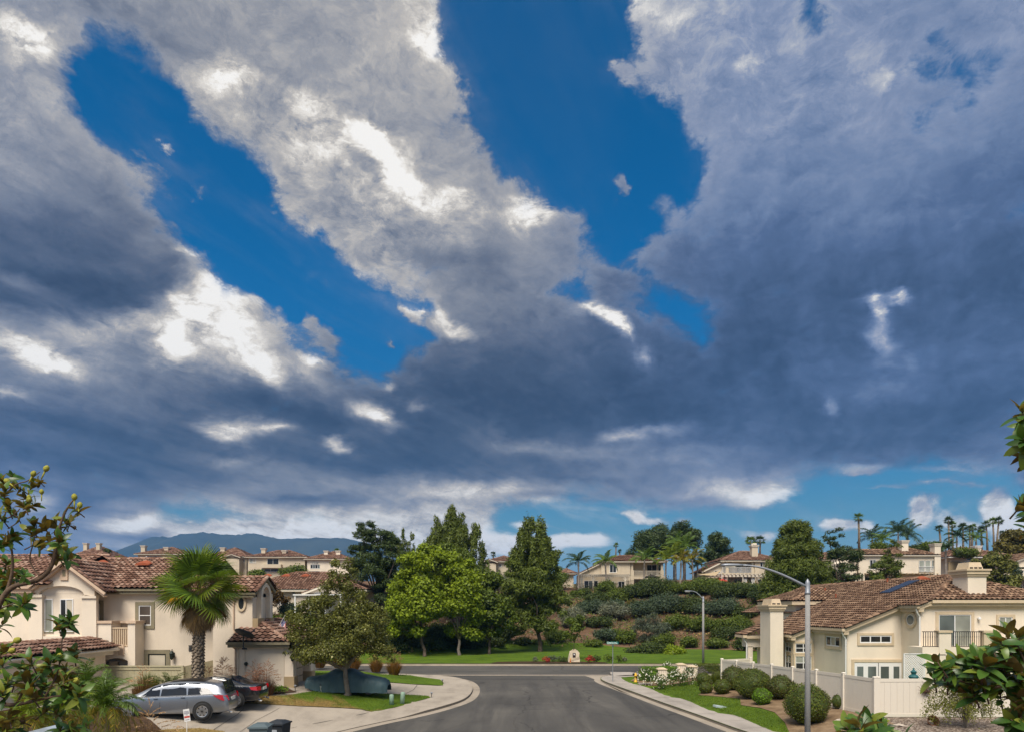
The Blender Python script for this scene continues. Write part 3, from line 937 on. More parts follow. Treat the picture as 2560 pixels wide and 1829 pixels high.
# ------------------------------------------------------------------ ground materials
def _asphalt(g, b, out):
 p = pos(g)
 big = g.noise(p, .10, 5, .6).outputs[0]
 streak = g.noise(g.v('MULTIPLY', p, (.55, .055, 1)), 1.0, 5, .62, .5).outputs[0]
 cross = g.noise(g.v('MULTIPLY', p, (.04, .9, 1)), 1.0, 4, .6, .3).outputs[0]
 w = g.step(g.n('ShaderNodeSeparateXYZ') and g.v('DOT_PRODUCT', p, (0, 1, 0)), 50, 58)
 st = g.m('ADD', g.m('MULTIPLY', streak, g.m('SUBTRACT', 1.0, w)), g.m('MULTIPLY', cross, w))
 f = g.m('ADD', g.m('MULTIPLY', st, .60), g.m('MULTIPLY', big, .42))
 col = g.ramp(f, [(.36, (.030, .028, .026)), (.47, (.056, .052, .047)), (.56, (.085, .078, .068)), (.68, (.150, .135, .112))])
 grit = g.noise(p, 42, 3, .7).outputs[0]
 col = g.mix(g.step(grit, .35, .7, .0, .38), col, (.15, .142, .128))
 vo = g.n('ShaderNodeTexVoronoi', feature='DISTANCE_TO_EDGE')
 wp = g.v('ADD', p, g.v('SCALE', g.noise(p, .8, 4, .6).outputs['Color'], 1.5))
 g.put(vo.inputs['Vector'], g.v('MULTIPLY', wp, (.18, .16, .1)))
 vo.inputs['Scale'].default_value = 1.0
 crack = g.m('MULTIPLY', g.step(vo.outputs['Distance'], .0, .011, 1, 0), g.step(g.noise(p, .23, 2, .5).outputs[0], .44, .50))
 col = g.mix(g.m('MULTIPLY', crack, .75), col, (.022, .021, .02))
 g.put(b.inputs['Base Color'], col)
 bump(g, b, grit, .35, .008)
mat('asphalt', rough=.88, build=_asphalt, spec=.25)
def _conc(c):
 def bd(g, b, out):
  p = pos(g)
  n = g.noise(p, .35, 6, .62).outputs[0]
  s = g.noise(g.v('MULTIPLY', p, (.9, .25, 1)), 1.2, 5, .65).outputs[0]
  f = g.m('ADD', g.m('MULTIPLY', n, .55), g.m('MULTIPLY', s, .45))
  col = g.ramp(f, [(.32, tuple(x * .66 for x in c)), (.5, c), (.70, tuple(min(1, x * 1.16) for x in c))])
  sp = g.noise(p, 3.0, 5, .7).outputs[0]
  col = g.mix(g.step(sp, .60, .72, 0, .35), col, tuple(x * .5 for x in c))
  g.put(b.inputs['Base Color'], col)
  bump(g, b, g.noise(p, 60, 3, .6).outputs[0], .2, .006)
 return bd
mat('concrete', rough=.9, build=_conc((.36, .31, .25)), spec=.2)
mat('sidewalk_concrete', rough=.9, build=_conc((.36, .32, .275)), spec=.2)
mat('gutter_concrete', rough=.9, build=_conc((.33, .28, .22)), spec=.2)
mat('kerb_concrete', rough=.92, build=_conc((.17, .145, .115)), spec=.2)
mat('joint', (.06, .052, .044), .95)
def _lawn(dry, stripes):
 def bd(g, b, out):
  p = pos(g)
  n = g.noise(p, .45, 6, .62).outputs[0]
  f = g.noise(p, 9, 5, .7).outputs[0]
  x = g.m('ADD', g.m('MULTIPLY', n, .5), g.m('MULTIPLY', f, .5))
  col = g.ramp(x, [(.33, (.034, .066, .005)), (.47, (.070, .120, .008)), (.58, (.105, .165, .012)), (.72, (.150, .200, .022))])
  if stripes:
   wv = g.m('SINE', g.m('MULTIPLY', g.v('DOT_PRODUCT', g.v('ADD', p, g.v('SCALE', g.noise(p, .25, 2, .5).outputs['Color'], 1.2)), (.02, 1, 0)), 4.2))
   col = g.mix(g.step(wv, -.4, .6, 0, .34), col, (.046, .088, .006))
  if dry:
   yy = g.v('DOT_PRODUCT', p, dry[:3])
   m = g.m('ADD', yy, g.m('MULTIPLY', g.m('SUBTRACT', g.noise(p, .7, 5, .65).outputs[0], .5), dry[5]))
   dcol = g.ramp(f, [(.35, (.15, .10, .030)), (.6, (.30, .21, .075)), (.75, (.36, .27, .12))])
   col = g.mix(g.step(m, dry[3], dry[4]), col, dcol)
  g.put(b.inputs['Base Color'], col)
  bump(g, b, f, .7, .05)
 return bd
mat('lawn', rough=.9, build=_lawn(None, False), spec=.15)
mat('lawn_striped', rough=.9, build=_lawn(None, True), spec=.15)
mat('lawn_dry', rough=.9, build=_lawn((-.25, -1, 0, -36.2, -34.6, 4.5), False), spec=.15)
noisy('dirt', (.12, .075, .042), (.29, .205, .125), 1.2, .95, .6, 14, .1, .04)
noisy('hill_soil', (.085, .048, .028), (.20, .125, .075), .5, .95, .7, 3, .1, .15)
noisy('mulch', (.035, .022, .014), (.10, .06, .035), 3, .95, .7, 20, .1, .05)
noisy('bark', (.055, .040, .028), (.15, .115, .085), 3, .95, .8, 18, .1, .04)
noisy('bark_pale', (.13, .105, .08), (.26, .22, .18), 3, .95, .6, 22, .1, .03)
# ------------------------------------------------------------------ terrain sheet out to the horizon
def build_ground():
 xs = np.unique(np.concatenate([np.linspace(-7000, -200, 22), np.linspace(-200, -80, 16), np.arange(-80, 100.1, 1.6), np.linspace(101, 220, 16), np.linspace(220, 7000, 22)]))
 ys = np.unique(np.concatenate([np.linspace(-3000, 0, 8), np.linspace(0, 70, 10), np.arange(71.2, 150, 1.6), np.linspace(151, 330, 46), np.linspace(340, 1000, 20), np.linspace(1100, 9000, 16)]))
 V = []
 for y in ys:
  for x in xs:
   if y < 71:
    z = -.35
   else:
    z = hf(x, y) if abs(x) < 400 else lerp(y, [71, 120, 320, 900], [0, 8, 10, 2])
   V.append((x, y, z))
 nx = len(xs)
 i = np.arange((len(ys) - 1) * nx).reshape(len(ys) - 1, nx)[:, :-1].ravel()
 F = np.stack([i, i + 1, i + nx + 1, i + nx], 1)
 o = mobj('ground', np_mesh('ground', np.array(V), F, MATS['hill_soil'], smooth=True), None, 'structure')
 # streets
 mb = MB()
 gx, gy = np.arange(-80, 80.1, 4), np.arange(8, 70.01, 3.1)
 for a in range(len(gx) - 1):
  for c in range(len(gy) - 1):
   mb.add([(gx[a], gy[c], 0), (gx[a + 1], gy[c], 0), (gx[a + 1], gy[c + 1], 0), (gx[a], gy[c + 1], 0)], [(0, 1, 2, 3)])
 mb.build('street', MATS['asphalt'], None, 'structure', fix=False)
 kl = smooth_path(KL, 6)
 kr = list(reversed(smooth_path(KR, 6)))
 # lots
 lot = kl + [(-75, 18)]
 drape('driveway', lot, hl, -.004, MATS['concrete'], 1.3, None, 'structure')
 rl = kr + [(13.6, 18), (75, 18), (75, 59.5)]
 drape('front_lawn', rl, hr, -.004, MATS['lawn'], 1.1, None, 'structure')
 z0 = lambda x, y: 0.0
 kh = lambda x, y: .04 + .11 * sst(35.5, 38.5, y) if x < 0 else .15
 mb = MB()
 for path in (kl, kr):
  strip(mb, path, -.52, 0.0, z0, .006, .010)
 strip(mb, [(80, 69.62), (-80, 69.62)], 0, .45, z0, .006, .006) if False else None
 mb.add([(-80, 69.45, .006), (80, 69.45, .006), (80, 70.0, .012), (-80, 70.0, .012)], [(0, 1, 2, 3)])
 mb.build('gutter', MATS['gutter_concrete'], None, 'structure', fix=False)
 mb = MB()
 mb.add([(-10, 59.35, .016), (9.5, 59.35, .016), (11.5, 60.05, .016), (-13, 60.05, .016)], [(0, 1, 2, 3)])
 # fan of concrete at the right-hand corner of the mouth
 fan = GP(z0, [(1462, 1688), (1500, 1702), (1512, 1712), (1580, 1738), (1560, 1732), (1508, 1703), (1513, 1693), (1540, 1688)])
 mb.poly([(x, y, .013) for x, y in fan])
 mb.build('cross_gutter', MATS['gutter_concrete'], None, 'structure', fix=False)
 mb = MB()
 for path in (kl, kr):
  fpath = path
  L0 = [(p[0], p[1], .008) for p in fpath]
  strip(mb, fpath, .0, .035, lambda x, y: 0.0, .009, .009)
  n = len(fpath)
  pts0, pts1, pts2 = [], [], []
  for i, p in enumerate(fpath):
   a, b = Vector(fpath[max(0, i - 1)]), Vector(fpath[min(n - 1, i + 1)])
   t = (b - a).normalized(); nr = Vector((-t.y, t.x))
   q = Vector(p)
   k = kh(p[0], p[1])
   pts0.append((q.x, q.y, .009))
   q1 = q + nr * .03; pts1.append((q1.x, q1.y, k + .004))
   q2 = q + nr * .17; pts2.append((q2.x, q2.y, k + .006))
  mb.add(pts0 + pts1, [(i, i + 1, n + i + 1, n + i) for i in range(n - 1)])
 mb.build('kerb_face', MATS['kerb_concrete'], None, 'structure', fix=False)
 mb = MB()
 mb.box(-80, 80, 70.0, 70.16, -.2, .155)
 mb.build('kerb', MATS['gutter_concrete'], None, 'structure', fix=False)
 # pavements
 mb = MB()
 for i in range(len(kr) - 1):
  pass
 sw = []
 for path, w, h in ((kr, 1.85, hr), ):
  strip(mb, path, .05, .6, h, .002, .004); strip(mb, path, .6, 1.2, h, .004, .004); strip(mb, path, 1.2, w, h, .004, .004)
 mb.build('sidewalk', MATS['sidewalk_concrete'], None, 'structure', fix=False)
 # joints across pavement and drive
 mb = MB()
 def seam(pts, h, w=.03, off=.012):
  pth = []
  for a, b in zip(pts[:-1], pts[1:]):
   for k in range(6):
    pth.append((a[0] + (b[0] - a[0]) * k / 6, a[1] + (b[1] - a[1]) * k / 6))
  pth.append(tuple(pts[-1]))
  strip(mb, pth, -w / 2, w / 2, h, off, off)
 for i in range(len(kr)):
  p = Vector(kr[i])
  if 26 < p.y < 58 and i % 3 == 0:
   t = (Vector(kr[i + 1]) - p).normalized(); nr = Vector((-t.y, t.x))
   seam([tuple(p + nr * .06), tuple(p + nr * 1.82)], hr, .02)
 seam(GP(hl, [(928, 1779), (860, 1793), (800, 1805), (727, 1819)]), hl, .035)
 seam(GP(hl, [(1107, 1708), (1110, 1719), (1102, 1732), (1078, 1743)]), hl, .03)
 seam(GP(hl, [(1043, 1711), (1034, 1723), (1013, 1733)]), hl, .03)
 seam(GP(hl, [(530, 1826), (560, 1806), (592, 1786), (610, 1770)]), hl, .03)
 seam(GP(hl, [(700, 1768), (640, 1800), (600, 1829)]), hl, .02)
 for a in (39.5, 43.2, 47, 51):
  x = lerp(a, _kly, _klx)
  seam([(x - .2, a), (x - 2.2, a + .25)], hl, .02)
 mb.build('joints', MATS['joint'], None, 'structure', fix=False)
 mb = MB()
 rc = random.Random(8)
 for pts in ([(1412, 1700), (1424, 1716), (1440, 1722)], [(1366, 1742), (1380, 1752), (1386, 1768)], [(1290, 1790), (1284, 1808), (1296, 1829)], [(1255, 1689), (1268, 1697)], [(1100, 1829), (1160, 1806), (1230, 1798)], [(1480, 1829), (1440, 1800), (1425, 1770), (1400, 1752)], [(1230, 1745), (1330, 1743), (1480, 1742)], [(1560, 1800), (1610, 1790)]):
  w = GP(z0, pts)
  pth = []
  for a, b in zip(w[:-1], w[1:]):
   for k in range(14):
    pth.append((a[0] + (b[0] - a[0]) * k / 14 + rc.gauss(0, .05), a[1] + (b[1] - a[1]) * k / 14 + rc.gauss(0, .05)))
  strip(mb, pth, -.014, .014, z0, .004, .004)
 mb.build('road_cracks', MATS['joint'], None, 'structure', fix=False)
 # left lawns and beds
 LA = GP(hl, [(560, 1746), (647, 1742), (718, 1738), (779, 1728), (865, 1727), (945, 1733), (1069, 1739), (1077, 1743), (1055, 1749), (1014, 1762), (953, 1776), (928, 1779), (902, 1772), (860, 1769), (764, 1765), (647, 1759), (560, 1757)])
 drape('lawn', LA, hl, .035, MATS['lawn_dry'], .6, None, 'structure')
 LB = GP(hl, [(766, 1676), (899, 1677), (1040, 1690), (1100, 1698), (1109, 1706), (1107, 1713), (1040, 1710), (973, 1705), (870, 1697), (766, 1690)])
 drape('lawn', LB, hl, .035, MATS['lawn'], .7, None, 'structure')
 LC = GP(hl, [(300, 1832), (420, 1823), (500, 1820), (560, 1828), (580, 1860), (300, 1860)])
 drape('lawn', LC, hl, .03, MATS['lawn_dry'], .5, None, 'structure')
 BD = GP(hl, [(330, 1722), (480, 1722), (600, 1722), (715, 1716), (728, 1724), (742, 1729), (700, 1733), (640, 1741), (480, 1745), (330, 1745)])
 drape('planting_bed', BD, hl, .03, MATS['mulch'], .6, None, 'structure')
 NB = [(-24, 19), (-13.6, 22.5), (-11.2, 26.5), (-12.2, 28.3), (-14.5, 28.8), (-16.5, 31), (-19.5, 33), (-24, 33)]
 drape('planting_bed', NB, hl, .03, MATS['mulch'], .8, None, 'structure')
 # far lawn
 far = [(-70, 70.16), (75, 70.16), (75, 73.5), (48, 75), (40, 86), (30, 91), (22, 93.5), (12, 97), (4, 99), (-2, 97), (-8, 90), (-14, 83), (-22, 76), (-70, 74)]
 drape('park_lawn', far, hf, .05, MATS['lawn_striped'], 1.7, None, 'structure')
 # right beds
 DB = GP(hr, [(1745, 1737), (1800, 1741), (1850, 1746), (1852, 1762), (1900, 1769), (1936, 1780), (1962, 1806), (1978, 1838)]) + [(13.4, 26.5), (16.4, 27.2), (16.8, 31.1), (15.9, 38), (14.9, 46.5), (13.6, 47)]
 drape('shrub_bed', DB, hr, .03, MATS['dirt'], .6, None, 'structure')
 def _gravel(g, b, out):
  p = pos(g)
  vo = g.n('ShaderNodeTexVoronoi')
  vo.inputs['Scale'].default_value = 14
  g.put(vo.inputs['Vector'], p)
  sp = g.n('ShaderNodeSeparateColor')
  g.put(sp.inputs[0], vo.outputs['Color'])
  g.put(b.inputs['Base Color'], g.ramp(sp.outputs[0], [(0, (.06, .045, .035)), (.5, (.20, .15, .115)), (1, (.42, .35, .29))]))
  bump(g, b, vo.outputs['Distance'], .9, .05)
 mat('gravel', rough=.95, build=_gravel, spec=.1)
 GB = [(16.75, 31.0), (15.6, 28.6), (15.9, 26.0), (30, 26.0), (30, 31.1)]
 drape('gravel_bed', GB, hr, .036, MATS['gravel'], .6, None, 'structure')
 RB = GP(hr, [(1576, 1701), (1598, 1706), (1622, 1713), (1660, 1713), (1705, 1706), (1745, 1699), (1760, 1688), (1680, 1682), (1600, 1690)])
 drape('rose_bed', RB, hr, .03, MATS['dirt'], .6, None, 'structure')
 # mulch bed around the plaque stone
 PB = [(-2.2, 70.2), (10, 70.2), (9.5, 71.3), (7, 72.2), (2, 72.4), (-1.5, 71.8)]
 drape('flower_bed', PB, hf, .09, MATS['mulch'], .7, None, 'structure')
 # grass blades on the nearer lawns
 rng = np.random.default_rng(3)
 foliage('blade', (.095, .150, .012), .5, .3)
 foliage('blade_dry', (.26, .18, .065), .4, .2)
 def blades(poly, h, n, hh, mt, name, keep=None):
  xs = [p[0] for p in poly]; ys = [p[1] for p in poly]
  pts = []
  while len(pts) < n:
   x, y = rng.uniform(min(xs), max(xs)), rng.uniform(min(ys), max(ys))
   if inside_poly(poly, x, y) and (keep is None or keep(x, y)):
    pts.append((x, y, h(x, y) + .03))
  p = np.array(pts)
  k = len(p)
  up = np.array([0, 0, 1.0]) + rng.normal(size=(k, 3)) * .45
  V, F = leaf_quads(p + up * hh * .4, rng.normal(size=(k, 3)), up, hh * rng.uniform(.6, 1.3, k), .016, 0)
  mobj(name, np_mesh(name, V, F, mt), None, 'stuff')
 wob = lambda x, y: -y - .25 * x + 1.2 * math.sin(x * 1.7) + .8 * math.sin(x * 4.1 + y * 3)
 blades(LA, hl, 9000, .07, MATS['blade'], 'grass', lambda x, y: wob(x, y) < -35.2)
 blades(LA, hl, 7000, .06, MATS['blade_dry'], 'grass', lambda x, y: wob(x, y) > -35.6)
 blades(LB, hl, 6000, .07, MATS['blade'], 'grass')
 blades(LC, hl, 2500, .07, MATS['blade_dry'], 'grass')
 RL = GP(hr, [(1622, 1719), (1690, 1711), (1740, 1702), (1752, 1738), (1850, 1748), (1850, 1764), (1934, 1782), (1960, 1808), (1974, 1836), (1925, 1826), (1880, 1804), (1752, 1763)])
 blades(RL, hr, 16000, .075, MATS['blade'], 'grass')
 # mountains
 prof = [(-200, 1480), (100, 1420), (230, 1400), (290, 1388), (330, 1362), (375, 1341), (412, 1338), (425, 1342), (450, 1333), (480, 1330), (510, 1328), (560, 1334), (600, 1334), (625, 1330), (650, 1334), (705, 1346), (740, 1343), (790, 1342), (830, 1342), (860, 1343), (885, 1348), (950, 1362), (1020, 1380), (1100, 1400), (1200, 1430), (1400, 1500)]
 D0 = 4200.0
 rg = random.Random(5)
 xs = np.linspace(-200, 1400, 220)
 rows = 9
 V = []
 for j in range(rows):
  for x in xs:
   y = lerp(x, [p[0] for p in prof], [p[1] for p in prof])
   top = (HY - y) / FPX * D0 + EYE
   top += (rg.random() - .3) * 6 * (j == 0)
   q = j / (rows - 1)
   ridge = math.sin(x * .045 + math.sin(x * .021) * 3) * 60 * q * (1 - q) * 3
   V.append(((x - CX) / FPX * D0, D0 - q * 1500 + ridge * 2, top * (1 - q) ** 1.15 + ridge - 4))
 n = len(xs)
 i = np.arange((rows - 1) * n).reshape(rows - 1, n)[:, :-1].ravel()
 F = np.stack([i, i + n, i + n + 1, i + 1], 1)
 noisy('chaparral', (.022, .030, .018), (.050, .055, .030), .004, .95, 0)
 mobj('mountains', np_mesh('mountains', np.array(V), F, MATS['chaparral'], smooth=True), None, 'structure')
build_ground()
# ================================================================== houses
stucco('stucco_cream', (.75, .645, .515), .07)
stucco('stucco_tan', (.66, .565, .445), .07)
stucco('stucco_white', (.74, .64, .505), .06)
stucco('stucco_far', (.56, .475, .35), .07)
stucco('stucco_base', (.38, .285, .165), .06)
noisy('trim_olive', (.19, .165, .105), (.25, .215, .14), 3, .8, 0)
noisy('trim_tan', (.52, .41, .27), (.60, .48, .33), 3, .8, 0)
noisy('trim_peach', (.55, .40, .28), (.63, .47, .34), 3, .8, 0)
noisy('trim_pale', (.58, .51, .40), (.66, .59, .48), 3, .75, 0)
noisy('wood_tan', (.50, .375, .245), (.58, .45, .31), 6, .8, 0)
mat('vinyl_white', (.74, .72, .68), .45)
mat('frame_white', (.72, .71, .69), .4)
mat('iron_black', (.015, .015, .016), .45, .3)
mat('vent_red', (.30, .075, .030), .85)
def _glass(base, r=.04):
 def bd(g, b, out):
  n = g.noise(pos(g), .7, 2, .5).outputs[0]
  g.put(b.inputs['Base Color'], g.ramp(n, [(.35, tuple(x * .7 for x in base)), (.65, tuple(min(1, x * 1.25) for x in base))]))
 return bd
mat('glass_dark', (.020, .022, .022), .05, spec=.5, build=_glass((.020, .022, .022)))
mat('glass_screen', (.075, .058, .046), .35, spec=.4, build=_glass((.085, .066, .052)))
mat('glass_blind', (.30, .30, .25), .12, spec=.5, build=_glass((.27, .28, .235)))
mat('glass_grey', (.11, .13, .12), .08, spec=.5, build=_glass((.105, .125, .118)))
mat('glass_curtain', (.48, .43, .34), .15, spec=.5, build=_glass((.45, .40, .31)))
tile_mat('tile_red', [(.10, .050, .034), (.20, .105, .072), (.31, .180, .128), (.43, .295, .22)])
tile_mat('tile_brown', [(.075, .044, .028), (.155, .088, .056), (.25, .155, .10), (.37, .24, .155)])
tile_mat('tile_far', [(.10, .052, .036), (.175, .092, .062), (.26, .150, .104), (.36, .225, .165)])
mat('roof_deck', (.05, .033, .024), .95)
def tile_geo(w, l, n=7, amp=.090, lift=.085):
 """One S-tile: arched across, raised at its lower end so that the gap under it stays open."""
 s = np.linspace(-.5, .5, n)
 z = amp * (.5 + .5 * np.cos(2 * np.pi * s)) ** .85
 V = []
 for yy, dz in ((0.0, lift), (l * 1.10, .0)):
  V += [(s[i] * w, yy, z[i] + dz) for i in range(n)]
 for i in range(n):
  V.append((s[i] * w, .004, z[i] + lift - .016))
 F = [(i, i + 1, n + i + 1, n + i) for i in range(n - 1)] + [(2 * n + i, 2 * n + i + 1, i + 1, i) for i in range(n - 1)]
 return np.array(V), np.array(F)
def cap_geo(l, r=.13, n=6, lift=.03):
 V = []
 for yy, rr in ((0.0, r * .55), (0.0, r), (l * 1.12, r * .86)):
  for i in range(n):
   a = math.pi * i / (n - 1)
   V.append((rr * math.cos(a), yy, rr * math.sin(a) * .85 + (lift if yy == 0 else 0) - .02))
 F = [(k * n + i, k * n + i + 1, (k + 1) * n + i + 1, (k + 1) * n + i) for k in range(2) for i in range(n - 1)]
 return np.array(V), np.array(F)
class Face:
 """One roof plane: corner points, direction along the eave (u); v runs up the slope."""
 def __init__(self, pts, u):
  self.p = [Vector(q) for q in pts]
  self.u = Vector(u).normalized()
  n = (self.p[1] - self.p[0]).cross(self.p[2] - self.p[0]).normalized()
  if n.z < 0: n = -n
  self.n = n
  self.v = n.cross(self.u).normalized()
  if self.v.z < 0:
   self.u, self.v = -self.u, -self.v
 def tiles(self, w, l, jit, holes=()):
  o = self.p[0]
  uv = [((q - o).dot(self.u), (q - o).dot(self.v)) for q in self.p]
  us = [a for a, _ in uv]; vs_ = [b for _, b in uv]
  M = Matrix((self.u, self.v, self.n)).transposed()
  out = []
  r = 0
  v = min(vs_) - .06
  while v < max(vs_) - l * .3:
   u = min(us) + w * .5
   while u < max(us):
    if inside_poly(uv, u, min(max(v + l * .5, min(vs_) + .02), max(vs_))):
     q = o + self.u * u + self.v * v + self.n * .01
     if not any(h(q) for h in holes):
      tw = R.gauss(0, .012) * jit
      Mj = M @ Matrix.Rotation(tw, 3, 'Z') @ Matrix.Rotation(R.gauss(0, .012) * jit, 3, 'X')
      out.append((q + self.n * abs(R.gauss(0, .004)) * jit, Mj))
    u += w
   v += l
   r += 1
  return out
def stamp(geo, places):
 V0, F0 = geo
 n = len(places)
 A = np.array([[list(r) for r in M] for _, M in places])
 T = np.array([list(q) for q, _ in places])
 V = np.einsum('nij,kj->nki', A, V0) + T[:, None, :]
 F = F0[None] + (np.arange(n) * len(V0))[:, None, None]
 return V.reshape(-1, 3), F.reshape(-1, 4)
def pieces(name, geo, places, matl, parent, single=0, stuffname=None, eye=Vector((0, 0, EYE))):
 """Lay alike pieces: the nearest `single` of them as objects that share one mesh, the others joined."""
 places = sorted(places, key=lambda t: (t[0] - eye).length)
 o = origin_of(parent)
 if single:
  me = np_mesh(name, geo[0], geo[1], matl)
  for q, M in places[:single]:
   ob = mobj(name, me, parent)
   ob.matrix_local = Matrix.Translation(q - o) @ M.to_4x4()
 rest = places[single:]
 if rest:
  V, F = stamp(geo, rest)
  mobj(stuffname or name + 's', np_mesh(stuffname or name + 's', V - np.array(o), F, matl), parent, 'stuff')
def line_caps(a, b, l=.40):
 """Ridge or hip caps from the low end a to the high end b."""
 a, b = Vector(a), Vector(b)
 if b.z < a.z: a, b = b, a
 d = b - a
 n = max(1, int(d.length / l))
 t = d.normalized()
 s = t.cross(Vector((0, 0, 1))).normalized()
 M = Matrix((s, t, s.cross(t))).transposed()
 return [(a + d * (i / n) + Vector((0, 0, .035)), M) for i in range(n)]
class House:
 def __init__(self, label, base, wallm, tilem, tw=.31, tl=.38, jit=1.0, group=None, cat='house', trim='trim_pale'):
  self.t = thing('house', label, cat, base, group)
  self.W = MB(); self.T = MB()
  self.wm, self.tm, self.trim = MATS[wallm], MATS[tilem], MATS[trim]
  self.tw, self.tl, self.jit = tw, tl, jit
  self.faces, self.caps, self.deck = [], [], MB()
  self.holes = []
 def face(self, pts, u, tiled=True):
  f = Face(pts, u)
  self.deck.poly(pts)
  if tiled: self.faces.append(f)
 def fascia(self, x0, x1, y0, y1, z, h=.20, gut=.0):
  self.T.box(x0, x1, y0, y1, z - h, z - .012)
 def hip(self, x0, x1, y0, y1, z, m, back=False, cornice=.20):
  A, B, C, D = (x0, y0, z), (x1, y0, z), (x1, y1, z), (x0, y1, z)
  w, d = x1 - x0, y1 - y0
  if w >= d:
   k = d / 2; h = z + m * k; ym = (y0 + y1) / 2
   E, Fp = (x0 + k, ym, h), (x1 - k, ym, h)
   self.face([A, B, Fp, E], (1, 0, 0)); self.face([D, A, E], (0, 1, 0), x0 > -2); self.face([B, C, Fp], (0, 1, 0), x1 < 2); self.face([C, D, E, Fp], (1, 0, 0), back)
  else:
   k = w / 2; h = z + m * k; xm = (x0 + x1) / 2
   E, Fp = (xm, y0 + k, h), (xm, y1 - k, h)
   self.face([A, B, E], (1, 0, 0)); self.face([D, A, E, Fp], (0, 1, 0), x0 > -2); self.face([B, C, Fp, E], (0, 1, 0), x1 < 2 or back); self.face([C, D, Fp], (1, 0, 0), back)
  self.caps += line_caps(E, Fp) + line_caps(A, E) + line_caps(B, E if w < d else Fp) + line_caps(D, Fp if w < d else E)
  if cornice: self.fascia(x0 + .02, x1 - .02, y0 + .02, y1 - .02, z, cornice)
  return h
 def gable(self, x0, x1, y0, y1, z, m, axis='x', wall_in=.4, back=False, cornice=.18, walls=True):
  if axis == 'x':
   ym = (y0 + y1) / 2; h = z + m * (y1 - y0) / 2
   A, B, C, D, E, Fp = (x0, y0, z), (x1, y0, z), (x1, y1, z), (x0, y1, z), (x0, ym, h), (x1, ym, h)
   self.face([A, B, Fp, E], (1, 0, 0)); self.face([C, D, E, Fp], (1, 0, 0), back)
   self.caps += line_caps(E, Fp)
   for x, s in ((x0, 1), (x1, -1)):
    if walls:
     self.W.extrude([(x + s * wall_in, y0 + wall_in, z - .3), (x + s * wall_in, y1 - wall_in, z - .3), (x + s * wall_in, y1 - wall_in, z + m * wall_in - .06), (x + s * wall_in, ym, h - .06), (x + s * wall_in, y0 + wall_in, z + m * wall_in - .06)], (s * .3, 0, 0))
    for a, b in ((y0, ym), (y1, ym)):
     self.T.beam((x + s * .05, a, z - .10), (x + s * .05, b, h - .10), .10, cornice)
     self.caps += line_caps((x + s * .06, a, z + .03), (x + s * .06, b, h + .03))
   self.fascia(x0 + .05, x1 - .05, y0 + .02, y0 + .30, z, cornice)
  else:
   xm = (x0 + x1) / 2; h = z + m * (x1 - x0) / 2
   A, B, C, D, E, Fp = (x0, y0, z), (x1, y0, z), (x1, y1, z), (x0, y1, z), (xm, y0, h), (xm, y1, h)
   self.face([A, D, Fp, E], (0, 1, 0)); self.face([B, C, Fp, E], (0, 1, 0))
   self.caps += line_caps(E, Fp)
   if walls:
    self.W.extrude([(x0 + wall_in, y0 + wall_in, z - .3), (x1 - wall_in, y0 + wall_in, z - .3), (x1 - wall_in, y0 + wall_in, z + m * wall_in - .06), (xm, y0 + wall_in, h - .06), (x0 + wall_in, y0 + wall_in, z + m * wall_in - .06)], (0, .3, 0))
   for a, b in ((x0, xm), (x1, xm)):
    self.T.beam((a, y0 + .05, z - .10), (b, y0 + .05, h - .10), .10, cornice)
    self.caps += line_caps((a, y0 + .06, z + .03), (b, y0 + .06, h + .03))
   self.fascia(x0 + .02, x0 + .3, y0 + .05, y1, z, cornice); self.fascia(x1 - .3, x1 - .02, y0 + .05, y1, z, cornice)
  return h
 def window(self, c, w, h, n=(0, -1, 0), cols=2, rows=1, trim=.14, panes=('glass_dark',), frame='frame_white', trimm=None, name='window', fw=.045, depth=.06, split=None, arch=False):
  """Window with surround, frame and one pane per light. c: middle of the opening on the wall."""
  n = Vector(n); up = Vector((0, 0, 1)); a = up.cross(n).normalized()      # a points to the viewer's right
  M = Matrix((a, n, up)).transposed()
  c = Vector(c)
  at = lambda x, y, z: c + a * x + n * y + up * z
  mb = MB()
  tm = MATS[trimm] if trimm else self.trim
  if trim:
   mb.obox(at(0, depth / 2, h / 2 + trim / 2), w + 2 * trim, depth, trim, M)
   mb.obox(at(0, depth / 2, -h / 2 - trim / 2), w + 2 * trim, depth, trim, M)
   mb.obox(at(-w / 2 - trim / 2, depth / 2, 0), trim, depth, h, M)
   mb.obox(at(w / 2 + trim / 2, depth / 2, 0), trim, depth, h, M)
  else:
   mb.obox(at(0, .03, -h / 2 - .03), w + .1, .06, .05, M)
  win = mb.build(name, tm, self.t)
  xs = [0] + (split if split else [i / cols for i in range(1, cols)]) + [1]
  zs = [i / rows for i in range(rows + 1)]
  mb = MB()
  mb.obox(at(0, .016, h / 2 - fw / 2), w, .032, fw, M); mb.obox(at(0, .016, -h / 2 + fw / 2), w, .032, fw, M)
  mb.obox(at(-w / 2 + fw / 2, .016, 0), fw, .032, h - 2 * fw, M); mb.obox(at(w / 2 - fw / 2, .016, 0), fw, .032, h - 2 * fw, M)
  for x in xs[1:-1]: mb.obox(at((x - .5) * w, .015, 0), fw, .030, h - 2 * fw, M)
  for z in zs[1:-1]: mb.obox(at(0, .014, (z - .5) * h), w - 2 * fw, .028, fw * .8, M)
  mb.build('frame', MATS[frame], win)
  k = 0
